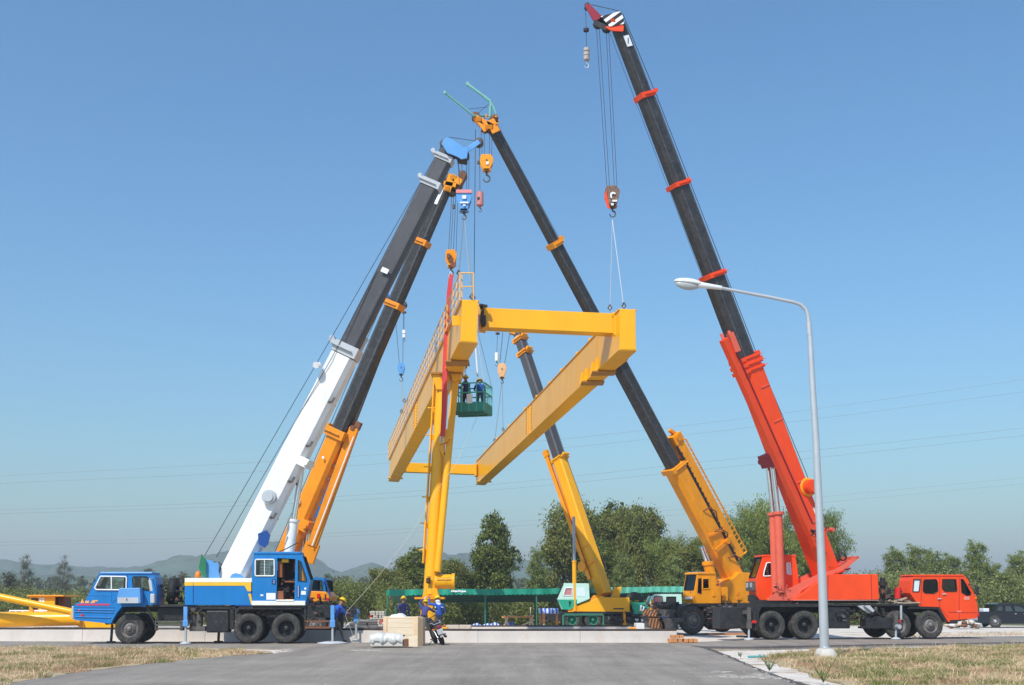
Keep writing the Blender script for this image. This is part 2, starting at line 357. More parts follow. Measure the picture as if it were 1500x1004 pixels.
def collar(root, a, b, t, w, h, ln, m, lug=0.0, name='boom_collar'):
    d, sd, u = bframe(a, b); p = a.lerp(b, t); mb = MB(); mb.beam(p, p+d*ln, w, h)
    for s in (-1,1):
        mb.beam(p+sd*s*(w/2)-u*h*.3+d*ln*.5, p+sd*s*(w/2)+u*h*.62+d*ln*.5, ln*.55, .03)
        mb.cyl(p+sd*s*(w/2)+d*ln*.5+u*h*.2, p+sd*s*(w/2+.05)+d*ln*.5+u*h*.2, .05, n=8)
    if lug:
        mb.beam(p+u*h*.45+d*ln*.5, p+u*(h*.5+lug)+d*ln*.9, w*.7, ln*.5); mb.cyl(p+u*(h*.5+lug)-sd*w*.3+d*ln, p+u*(h*.5+lug)+sd*w*.3+d*ln, .09, n=14)
    return mb.build(name, m, root, 0.006)
def hookblock(name, label, p, w, h, m, top=None, hooksize=.5, lines=None, extra=None, style='plate', ax=V((1,0,0)), rope_r=.011, group=None):
    t = thing(name, label, 'hook block', p, 0, group); mb = MB(); d = .28*w
    if style == 'taper': out = [(-.5,0),(.5,0),(.52,-.28),(.22,-1),(-.22,-1),(-.52,-.28)]
    elif style == 'round': out = [(.42*math.cos(q)*(1 if math.sin(q) > 0 else .8), -.42+.44*math.sin(q)) for q in [math.radians(20*k) for k in range(18)]]+[]
    else: out = [(-.38,0),(.3,0),(.5,-.25),(.42,-.6),(.2,-1),(-.2,-1),(-.5,-.55),(-.5,-.2)]
    for s in (-1, 1):
        A = [p+V((x*w, s*d, z*h)) for x, z in out]; B = [q+V((0, .03, 0)) for q in A]; n = len(A)
        mb.add(A+B, [tuple(range(n)), tuple(range(2*n-1,n-1,-1))]+[(i,n+i,n+(i+1)%n,(i+1)%n) for i in range(n)])
    mb.beam(p+V((-.3*w,0,-.95*h)), p+V((.3*w,0,-.95*h)), 2*d, .1*h); mb.build('side_plate', m, t, .006)
    sh = MB()
    for y in (-.12*w, .12*w): sh.lathe([(.1*w,-.03),(.40*w,-.03),(.36*w,0),(.40*w,.03),(.1*w,.03)], p+V((0,y,-.38*h)), (0,1,0), 20)
    sh.cyl(p+V((0,-d-.04,-.38*h)), p+V((0,d+.06,-.38*h)), .07*w, n=12); sh.build('sheave', DGR, t)
    hk = MB(); hk.cyl(p+V((0,0,-.95*h)), p+V((0,0,-1.08*h)), .13*w, n=12); hook(hk, p+V((0,0,-1.02*h)), hooksize*.62, ax); hk.build('hook', DGR if style != 'round' else RUST, t)
    if lines: ropes(lines, rope_r, 'hoist_rope', t)
    return t

def cab(P, root, outer, holes, width, skin, o0=0.0, mats=None, t=.04, name='cab', floor=True, glassm=None, frames=None, panes=True):
    """two side panels with cut windows, skin strips round the outline; skin: dict edge index -> 'open' or material for glass"""
    mp = mats or BLUE; mb = MB(); mb.panel(P, outer, holes, o0, o0+t); mb.panel(P, outer, holes, o0+width-t, o0+width)
    n = len(outer); gl = []
    for i in range(n):
        a, b = outer[i], outer[(i+1)%n]
        A0, B0 = P.w2(*a, o0+t), P.w2(*b, o0+t); A1, B1 = P.w2(*a, o0+width-t), P.w2(*b, o0+width-t)
        e = (B0-A0); nrm = e.cross(P.n).normalized()
        cen = sum((P.w2(*q, o0) for q in outer), V((0,0,0)))/n
        if nrm.dot(cen-A0) < 0: nrm = -nrm
        th = nrm*.045
        if skin.get(i):
            kk = skin[i]; lo, hi = (.10, .90) 
            mid = lambda p, q, s: p.lerp(q, s)
            # frame of the opening
            f = .06
            for s0, s1 in ((0, f), (1-f, 1)): 
                q = [mid(A0,A1,s0), mid(A0,A1,s1), mid(B0,B1,s1), mid(B0,B1,s0)]; mb.hexa(q, [v+th for v in q])
            for s0, s1 in ((0, lo*.6), (1-lo*.6, 1)):
                q = [mid(A0,B0,s0).lerp(mid(A1,B1,s0), f), mid(A0,B0,s0).lerp(mid(A1,B1,s0), 1-f), mid(A0,B0,s1).lerp(mid(A1,B1,s1), 1-f), mid(A0,B0,s1).lerp(mid(A1,B1,s1), f)]; mb.hexa(q, [v+th for v in q])
            q = [mid(A0,B0,.06).lerp(mid(A1,B1,.06), f), mid(A0,B0,.06).lerp(mid(A1,B1,.06), 1-f), mid(A0,B0,.94).lerp(mid(A1,B1,.94), 1-f), mid(A0,B0,.94).lerp(mid(A1,B1,.94), f)]
            gl.append(([v+th*.3 for v in q], [v+th*.5 for v in q], kk, q, th))
        else:
            q = [A0, B0, B1, A1]; mb.hexa(q, [v+th for v in q])
    body = mb.build(name, mp, root, .012)
    for a, b, kk, q, th in gl:
        g = MB(); g.hexa(a, b); w = g.build('windscreen', kk, body)
        s = MB()
        for i in range(4): s.beam(q[i]-th*.35, q[(i+1)%4]-th*.35, .035, .03)
        s.build('rubber_seal', RUB, w)
    for hi, h in enumerate(holes):
        for side in (0, 1):
            oo = o0+.5*t if side == 0 else o0+width-.5*t
            gm = (glassm or {}).get(hi, GLS)
            if gm is None: continue
            fr = (frames or {}).get(hi, RUB)
            m_ = MB(); pts = [P.w2(x,y,oo-(.5*t+.012 if side == 0 else -.5*t-.012)) for x, y in h]
            for i in range(len(pts)): m_.cyl(pts[i], pts[(i+1)%len(pts)], .028 if fr is not RUB else .018, n=6)
            xs = [q[0] for q in h]
            w = m_.build('window', fr, body)
            g = MB(); g.prism(P, h, oo-.004, oo+.004); g.build('pane', gm, w)
    return body
def seat(P, root, px, py, off, s=1.0, m=None):
    c = P.w2(px, py, off); R = Matrix.Rotation(P.yaw,3,'Z'); mb = MB(); mb.box(c, (.5*s,.5*s,.14), R); return mb, c, R
def driver_seat(P, root, px, py, off, face=-1, m=None):
    mb, c, R = seat(P, root, px, py, off); mb.box(c+R@V((-face*.26,0,.36)), (.12,.48,.7), R); mb.cyl(c-V((0,0,.4)), c, .08, n=10)
    return mb.build('driver_seat', m or INT, root, .02)
def steering(P, root, px, py, off, face=-1):
    c = P.w2(px, py, off); mb = MB(); R = Matrix.Rotation(P.yaw,3,'Z'); ax = R@V((face*-.5,0,.85)).normalized()
    pts = []; a = ax.cross(P.n).normalized(); b = P.n
    pts = [c+(a*math.cos(t)+b*math.sin(t))*.2 for t in [2*math.pi*k/20 for k in range(21)]]; mb.tube(pts, .015, 6); mb.cyl(c, c-ax*.5, .025, n=8); mb.cyl(c-a*.2, c+a*.2, .012, n=6)
    return mb.build('steering_wheel', INT, root)
def jack(P, root, px, y0, y1, yg, off, m, plate=.55, w=5.5, name='outrigger', y1b=None):
    k = P.m(px, y0)*w; mb = MB(); R = Matrix.Rotation(P.yaw,3,'Z')
    a, b = P.w2(px,y0,off), P.w2(px,y1,off); mb.beam(a, b, k, k, up=P.t); mb.beam(b.lerp(a,.3), b+V((0,0,-.02)), k*1.35, k*1.35, up=P.t); mb.beam(b.lerp(a,.75), b.lerp(a,.75)+P.n*1.0, k*1.1, k*1.1)
    o = mb.build(name, m, root, .01); r = MB(); g = P.w2(px,yg,off); g.z = .02; r.cyl(b, g, k*.32, n=14); r.build('jack_rod', GALV, o)
    f = MB(); f.lathe([(0,0),(plate*.5,0),(plate*.5,.04),(plate*.2,.09),(0,.09)], g-V((0,0,.018)), (0,0,1), 20); f.build('float_pad', SILVER, o)
    return o

# ================================================================= BLUE TRUCK CRANE
def blue_crane():
    P = Plane(G(360,943.4), 4); o = G(360,943.4); o = V((o.x, o.y, 0)); P.o = o
    t = thing('truck_crane', 'blue truck crane with yellow side stripe, white lower boom and open cab door, at left', 'mobile crane', o, P.yaw)
    # carrier cab
    out = [(146,839),(222,840),(226.5,845),(230,867),(230,886),(214,889),(178.5,889),(171,898),(162,914),(143,912),(109,908.5),(107.5,889),(111.5,883.5),(124,881.5)]
    w1 = [(147.5,844.5),(184,845),(185.5,847),(185,863),(183,864.5),(141,864),(139,861.5)]; w2 = [(196,845),(215,845),(217,847),(220,858),(220,863),(217,865),(195,862),(194,847)]
    c = cab(P, t, out, [w1, w2], 1.25, {13: GLS}, 0, BLUE, name='carrier_cab', frames={0: WHITE})
    m = MB()
    m.cyl(P.w2(163.5,844.5,-.02), P.w2(163.5,864,-.02), .025, n=6); m.build('window_bar', WHITE, c)
    m = MB(); m.rect(P,147,838,223.5,841,-.05,1.3); m.build('roof_panel', SKYBLUE, c, .03)
    m = MB(); m.rect(P,113,884.6,161,887.2,-.012,0); m.build('pinstripe', mat('magenta_stripe',(.55,.05,.15),.5,.05), c)
    m = MB()   # lettering above the stripe
    m.prism(P,[(118,883.8),(120.6,876.5),(123.4,883.8)],-.012,0); m.prism(P,[(125,883.8),(125,880),(128.5,880.6),(131,880),(130,883.8)],-.012,0)
    m.prism(P,[(132.5,883.8),(136,879.4),(143.5,879.4),(143.5,881.4),(139,881.4),(139,883.8)],-.012,0); m.build('lettering', mat('orange_lettering',(.85,.40,.12),.5,.05), c)
    m = MB()
    for x0,y0,x1,y1 in ((187,843,187,866),(187,866,164,883),(219,846,221,884),(141,867,187,867),(110,890,168,890.5)): m.cyl(P.w2(x0,y0,-.003),P.w2(x1,y1,-.003),.008,n=4)
    m.build('door_seam', BLUED, c)
    m = MB()
    for y in (893,896.5,904): m.cyl(P.w2(110,y,-.01), P.w2(168-(y-893)*.5,y+1,-.01), .022, n=6)
    m.cyl(P.w2(163.5,866,-.006), P.w2(163,882,-.006), .008, n=4); m.cyl(P.w2(130,872,-.006), P.w2(161,873,-.006), .012, n=4)
    m.build('body_rib', BLUE, c)
    m = MB(); m.rect(P,115,893,117.5,895.5,-.03,0); m.rect(P,118.5,900,123,903,-.03,0); m.build('side_lamp', REDL, c)
    m = MB(); m.rect(P,103.5,888,107,907,.1,1.5); m.build('bumper', SILVER, c, .03)
    m = MB(); m.rect(P,102.9,893,104,899,.25,.6); m.build('headlight', LAMPG, c, .01); m = MB(); m.rect(P,102.9,893,104,899,.9,1.15); m.build('headlight', LAMPG, c, .01)
    m = MB(); m.prism(P,[(179,862),(209,861.5),(210,884),(176,884),(176,874)],-.42,-.01); b = m.build('tool_box', SKYBLUE, t, .02)
    m = MB(); m.rect(P,176.5,875.5,207,883.8,-.435,-.42); m.build('box_door', SILVER, b); m = MB(); m.cyl(P.w2(190,877,-.46), P.w2(190,880,-.44), .015, n=6); m.build('latch', DGR, b)
    m = MB(); m.rect(P,222.5,870,229,884,-.3,.2); m.build('air_cleaner', SILVER, t, .03)
    m = MB(); m.tube([P.w2(224,848,0),P.w2(222,848,-.3),P.w2(222,852,-.32)], .02, 6); m.prism(P,[(220.5,850),(224.5,850),(227,866),(223,866)],-.36,-.33); m.build('mirror', SILVER, t)
    driver_seat(P, t, 168, 874, .6); driver_seat(P, t, 205, 874, .8, m=mat('tan_seat',(.3,.2,.13),.8,.2)); steering(P, t, 152, 865, .6)
    # chassis
    ch = MB(); ch.rect(P,166,889,486,897,.75,1.65); ch.prism(P,[(143,908),(163,914),(172,900),(172,912),(150,916)],.5,1.8); ch.rect(P,214,886.5,272,889.5,-.02,2.4); ch.rect(P,370,886.8,448,891,-.03,2.4)
    ch.prism(P,[(213,889),(217,889),(228,916),(226,916)],0,.06)
    ch.rect(P,270,888.5,345,893,.05,2.3); ch.rect(P,445,890,448.5,924,0,.3); ch.rect(P,336,888,342,922,.05,.3)
    for x in (364,419): ch.rect(P,x-6,897,x+6,912,.9,1.5); ch.rect(P,x-2,914,x+2,922,.2,2.2)
    ch.rect(P,184,914,196,922,.2,2.2)
    ch.prism(P,[(352,889),(440,889),(444,895),(440,893),(352,893),(346,900),(344,900),(344,893)],-.02,.4); ch.build('chassis', BLK, t, .01)
    st = MB()
    for y in (910,915,920): st.rect(P,228,y,268,y+2.2,-.05,.35)
    st.rect(P,227,909,229,924,-.03,.3); st.rect(P,264,909,268,924,-.03,.3); st.build('step', DGR, t, .008)
    fb = MB(); fb.rect(P,229,890,268,909,.2,2.0); fb.build('frame_side_box', BLK, t, .02)
    m = MB(); m.rect(P,302,894.5,335,927,-.02,.7); m.build('fuel_tank', BLK, t, .05)
    m = MB(); 
    for x in (281,290): m.cyl(P.w2(x,900,.25), P.w2(x,924,.25), .13, n=14)
    m.rect(P,277,918,300,925,.05,.6); m.build('battery_tray', DGR, t)
    cl = clutter(P, t, 230, 856, 268, 885, .4, 2.0, 70, 'engine_hoses', seed=3, smin=1.5, smax=6)
    m = MB(); m.lathe([(.2,-.15),(.5,-.15),(.5,.15),(.2,.15)], P.w2(246,866,1.0), P.t, 22); m.build('hose_reel', RUB, t)
    clutter(P, t, 274, 892, 302, 912, -.05, .5, 40, 'pipework', seed=4); clutter(P, t, 372, 893, 412, 915, .3, 1.2, 46, 'axle_gear', seed=5)
    rear = MB(); rear.rect(P,448.5,888,484,905,.05,2.3); rear.build('rear_deck', BLK, t, .01)
    m = MB(); m.rect(P,447,909,484,911.5,-.04,.4); m.rect(P,447,918,484,921,-.04,.4); m.rect(P,447,912,449,919,0,.1); m.rect(P,481,911,483,919,0,.1); m.build('rear_step', RUST, t, .005)
    clutter(P, t, 450, 876, 482, 905, -.12, .8, 70, 'rigging_gear', seed=8, smin=1, smax=4)
    r = .5*(942.5-898.8)*P.m(364,921)
    for px, py, st_, dl in ((189.6,919,'front',False),(363.8,921,'rear',True),(419,921,'rear',True)):
        for side in (0,1):
            rim = RIMG if st_ == 'front' else RIMK
            h = wheel(P, t, px, py, r, .0 if side == 0 else 2.15, .30, st_, rim, dl, flip=(side == 1)); h.location.z = r
    jack(P, t, 273, 889, 917, 942, -.12, SKYBLUE, .42); jack(P, t, 487.5, 887, 918, 945, -.12, SKYBLUE, 1.15); jack(P, t, 517, 893, 912, 942, 2.0, SKYBLUE, .42)
    m = MB(); m.rect(P,484,893,518,900,1.75,2.15); m.rect(P,484,890,490,898,.0,.4); m.build('outrigger_beam', BLK, t, .01)
    for x in (152,313): 
        m = MB(); a = P.w2(x,916,1.2); g = V((a.x,a.y,.02)); m.cyl(a, g, .05, n=10); m.lathe([(0,0),(.2,0),(.16,.05),(0,.05)], g, (0,0,1), 14); m.build('support_leg', DGR, t)
    # superstructure
    s = MB(); s.rect(P,270.5,853,368,887,.0,2.2); s.build('counterweight_body', BLUE, t, .02)
    s = MB(); s.rect(P,270.5,847,369,853.2,.003,2.19); s.build('top_band', CREAM, t, .01)
    s = MB(); s.rect(P,270.4,853.2,362.5,858.3,-.012,0); s.prism(P,[(358,853.2),(368,853.2),(368,866.5),(363,866.5),(359,860)],-.013,0); s.prism(P,[(363.5,870),(368,870),(369.5,884),(371,886),(368,886)],-.012,0); s.build('side_stripe', STRIPE, t)
    s = MB(); s.cyl(P.w2(283,854,-.01), P.w2(283,884,-.01), .01, n=4); s.rect(P,345,886,372,888,-.01,.4); s.build('panel_seam', BLUED, t)
    s = MB(); s.rect(P,300,888,345,890,.1,2.2); s.cyl(P.w2(356,896,1.1), P.w2(356,886,1.1), .65, n=28); s.build('slew_ring', DGR, t)
    for off in (.55, 1.5):
        s = MB(); s.prism(P,[(297,821),(299,819),(306,821),(310,824),(315,823),(317,828),(316,836),(318.5,848),(299,848)],off,off+.12); s.build('winch_bracket', SKYBLUE, t)
    s = MB(); s.prism(P,[(334,848),(338,841.5),(344,839.5),(350,841),(360,848)],.2,.32); s.prism(P,[(334,848),(338,841.5),(344,839.5),(350,841),(360,848)],1.75,1.87); s.build('boom_foot_bracket', SKYBLUE, t)
    s = MB(); s.lathe([(.1,0),(.30,0),(.30,.06),(.2,.06),(.2,.7),(.30,.7),(.30,.76),(.1,.76)], P.w2(307,833,.70), P.n, 24); s.build('winch_drum', DGR, t)
    s = MB(); s.prism(P,[(292,811),(299,820),(299,848),(295,846),(288,832)],.4,.46); s.build('green_flag', mat('green_cloth',(.02,.16,.08),.8,.2), t)
    s = MB(); s.lathe([(0,0),(.11,0),(.11,.12),(.07,.22),(0,.24)], P.w2(286,846,.5), (0,0,1), 14); s.build('beacon', AMB, t)
    # operator cab
    oc = [(372.5,811.5),(376,809.5),(440,811.5),(443,813.5),(455,851),(449,880.5),(448,886),(369.5,885),(369.5,830)]
    win = [(376,820),(401,820),(402.2,821.5),(402.2,842.5),(401,844),(375.5,844),(374.3,842.5),(374.5,821.5)]; door = [(406.5,818),(433,819.5),(431.5,879.5),(405.5,878.5)]; q = [(437.2,821),(441,823.5),(449.5,849),(448.5,852),(437,851)]
    c = cab(P, t, oc, [win, door, q], 1.15, {3: GLS}, -.06, BLUE, name='operator_cab', glassm={1: None}, frames={0: CREAM, 2: RUB})
    m = MB(); m.cyl(P.w2(388,820,-.08), P.w2(388,844,-.08), .015, n=6); m.build('window_bar', CREAM, c)
    m = MB(); m.rect(P,369.3,880.5,447.5,887,-.10,1.1); m.rect(P,405,878.5,431,881,-.12,.2); m.build('cab_sill', CREAM, c, .01)
    m = MB(); m.rect(P,390.5,869,404,878.8,-.078,-.062); m.rect(P,441.5,866,448.3,871.5,-.078,-.062); m.rect(P,446,861,449,864,-.078,-.062); m.rect(P,382,871,386,873.5,-.075,-.062); m.build('sticker', PAPER, c)
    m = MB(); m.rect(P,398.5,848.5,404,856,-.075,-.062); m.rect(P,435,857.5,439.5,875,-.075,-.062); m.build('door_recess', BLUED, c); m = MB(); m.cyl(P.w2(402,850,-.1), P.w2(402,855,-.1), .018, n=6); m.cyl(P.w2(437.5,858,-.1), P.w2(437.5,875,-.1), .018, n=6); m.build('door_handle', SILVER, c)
    m = MB(); m.rect(P,371.5,808.6,441,812,-.09,1.14); m.build('roof_rim', BLUE, c, .02)
    m = MB(); m.rect(P,406,818,432,878,.85,1.02); m.rect(P,373,846,405,880,.5,.9); m.build('cab_lining', INT, c)
    m = MB(); m.rect(P,406.5,822,413,846,.1,.8); m.rect(P,428,820,432.5,838,.5,.9); m.rect(P,416,851,432,853.5,.2,.7); m.rect(P,406,866,415,878,.0,.4); m.build('brown_trim', BRN, c, .01)
    m = MB(); m.rect(P,412,819,422,824,.1,.5); m.build('sun_visor', STRIPE, c, .01)
    clutter(P, c, 409, 848, 430, 878, .1, .8, 45, 'control_levers', [INT, DGR, BRN], seed=9, smin=1, smax=3.5)
    driver_seat(P, t, 414, 864, .5, 1)
    m = MB()
    for k in range(4): m.cyl(P.w2(378,824+k*4.5,.3), P.w2(392,824.5+k*4.5,.3), .02, n=6)
    m.rect(P,395,828,399,842,.2,.4); m.build('seat_cushion', mat('striped_cushion',(.35,.42,.6),.8,.3), c)
    m = MB(); m.tube([P.w2(404,810,.3),P.w2(420,803,.2),P.w2(436,795,.1)], .02, 6); m.build('wiper_hose', RUB, c)
    # luffing cylinder
    m = MB(); m.cyl(P.w2(418,808,1.2), P.w2(424.8,760,1.2), .2, n=20); m.cyl(P.w2(424.6,762,1.2), P.w2(425,758,1.2), .24, n=20); m.build('luffing_cylinder', WHITE, t); 
    m = MB(); m.cyl(P.w2(425,759,1.2), P.w2(438,674,1.2), .115, n=18); m.build('cylinder_rod', CHROME, t)
    # boom
    a = P.w(340,848,1.1); b = W(657,222,45.2); L = (b-a).length
    T = lambda y: (P.w(500,y,1.1).z-a.z)/(b.z-a.z)
    mp = P.m(400,700)
    t1, t2, t3 = T(523), T(287), T(250)
    boom(t, a-(b-a).normalized()*.3, b, [(0,t1,.82,1.0,WHITE)], 'base_boom')
    boom(t, a, b, [(t1,t2,.58,.78,BOOMG),(t2,t3,.52,.68,BOOMG),(t3,1,.46,.60,BOOMG)])
    collar(t, a, b, t1-.006, .86, 1.03, .45, SILVER, .25); collar(t, a, b, t2, .66, .84, .30, SILVER, .16); collar(t, a, b, t3, .60, .74, .26, SILVER, .2)
    d, sd, u = bframe(a, b)
    m = MB(); p = a.lerp(b, T(731)); m.cyl(p-sd*.62*(1 if sd.y > 0 else -1), p, .27, n=24); m.cyl(p-sd*.68*(1 if sd.y > 0 else -1), p, .19, n=24); m.build('pivot_cover', GALV, t)
    ny = -sd if sd.y > 0 else sd
    m = MB(); p = a.lerp(b, T(408)); m.beam(p+ny*.41-d*.1, p+ny*.41+d*.1, .02, .3); m.build('sticker', PAPER, t)
    m = MB(); p = a.lerp(b, T(672)); m.beam(p-u*.35, p-u*.75, .9, .35, up=d); m.cyl(p-u*.68+ny*.55, p-u*.68-ny*.55, .09, n=12); m.build('cylinder_bracket', WHITE, t)
    for k in (.04,.12,.2,.3): 
        m = MB(); p = a.lerp(b, T(780)+k); m.cyl(p-u*.4+ny*.5, p-u*.4-ny*.5, .05, n=8); m.beam(p-u*.5+ny*.42, p-u*.52+ny*.42+d*.25,.05,.08); m.build('boom_bolt', DGR, t)
    # stowed jib under boom
    m = MB(); j0 = P.w(446,676,1.0); j1 = P.w(533,500,1.0); m.beam(j0, j1, .22, .26); m.beam(j1, P.w(536,495,1.0), .1,.3); m.build('stowed_jib', WHITE, t, .01)
    m = MB(); 
    for f in (.1,.45,.8): q = j0.lerp(j1,f); m.beam(q, q-u*-.3+V((0,.3,0)), .08, .12)
    m.build('jib_clamp', SILVER, t)
    m = MB(); m.prism(P,[(375,781),(388,776),(393,783),(390,796),(385,802),(376,796)],.5,.62); m.build('pennant', BLUED, t)
    m = MB(); m.beam(W(470,535,45), W(462,534,45), .3, .14); m.cyl(W(463,535,44.8), W(463,535,45.2), .13, n=14); m.build('rope_guide', WHITE, t)
    # head
    Y = 45.2; H = MB()
    hd = [(647,211),(649,206),(656,200.5),(668,208),(680,216.5),(686,215),(684,232),(676,233.5),(668,229),(655,224)]
    for yy in (Y-.45, Y+.35):
        A = [W(x,y,yy) for x,y in hd]; B = [q+V((0,.06,0)) for q in A]; n = len(A); H.add(A+B, [tuple(range(n)), tuple(range(2*n-1,n-1,-1))]+[(i,n+i,n+(i+1)%n,(i+1)%n) for i in range(n)])
    H.build('boom_head', SKYBLUE, t, .01)
    m = MB()
    for s in (-.25,.2): m.beam(W(682,222,Y+s), W(702,207.5,Y+s), .06, .2)
    m.beam(W(690,217,Y-.25), W(690,217,Y+.25), .06,.1); m.build('nose_frame', SKYBLUE, t, .008)
    m = MB()
    for q in (W(701.5,209.5,Y), W(651,212,Y), W(681,229,Y), W(674,229,Y), W(664,226,Y)): m.lathe([(.05,-.12),(.19,-.12),(.15,0),(.19,.12),(.05,.12)], q, (0,1,0), 18)
    m.build('head_sheave', DGR, t)
    m = MB(); m.rect(P,0,0,1,1,0,0) if False else None; m.beam(W(671,233,Y), W(684,235,Y), .8,.12); m.tube([W(670,233,Y-.3),W(671,240,Y-.3),W(673,252,Y-.3),W(672,246,Y-.2)], .02,6); m.build('head_bracket', BLK, t)
    r0 = P.w2(293,812,1.0); r1 = P.w2(316,812,1.0)
    g1 = W(463,534,45.0)
    ropes([(r0, g1), (g1, W(648,212,Y)), (P.w2(310,815,1.0), W(484,528,45.1)), (W(484,528,45.1), W(652,208,Y)), (W(655,201,Y), W(700,207,Y))], .014, 'hoist_rope', t)
    hookblock('hook_block', 'tapered blue hook block with a red top and white plates, holding the girder slings', W(680,281,45.1), .62, .86, [SKYBLUE], style='taper', hooksize=.45,
        lines=[(W(671,230,45.1), W(673.5,283,45)), (W(676,230,45.1), W(678,283,45)), (W(684,228,45.1), W(683,283,45)), (W(687,228,45.1), W(686.5,283,45))])
    hb = bpy.data.objects['hook_block']
    m = MB(); m.box(W(679.5,280.5,44.9), (.64,.03,.14)); m.build('red_band', mat('faded_band',(.7,.25,.25),.6,.1), hb); m = MB(); m.box(W(680,289,44.88), (.16,.03,.14)); m.box(W(680,297,44.88), (.34,.03,.06)); m.box(W(680,301,44.88), (.1,.03,.06)); m.build('sticker', PAPER, hb)
    b_ = thing('overhaul_ball', 'small faded pink hook weight hanging on one line right of the blue hook block', 'hook block', W(703,283,45.1))
    m = MB(); m.cyl(W(703,283,45.1), W(703,301,45.1), .145, n=20); m.cyl(W(703,281,45.1), W(703,283,45.1), .09, n=14); m.cyl(W(703,301,45.1), W(703,303,45.1), .09, n=14); m.build('weight', mat('faded_pink_paint',(.55,.22,.2),.6,.2,.3), b_)
    m = MB(); hook(m, W(703,303,45.1), .2); m.build('hook', DGR, b_); m = MB(); m.box(W(701,291,44.97), (.1,.03,.12)); m.build('sticker', BLK, b_)
    ropes([(W(702.5,211,45.2), W(703,282,45.1))], .011, 'hoist_rope', b_)
    return t
blue_crane()

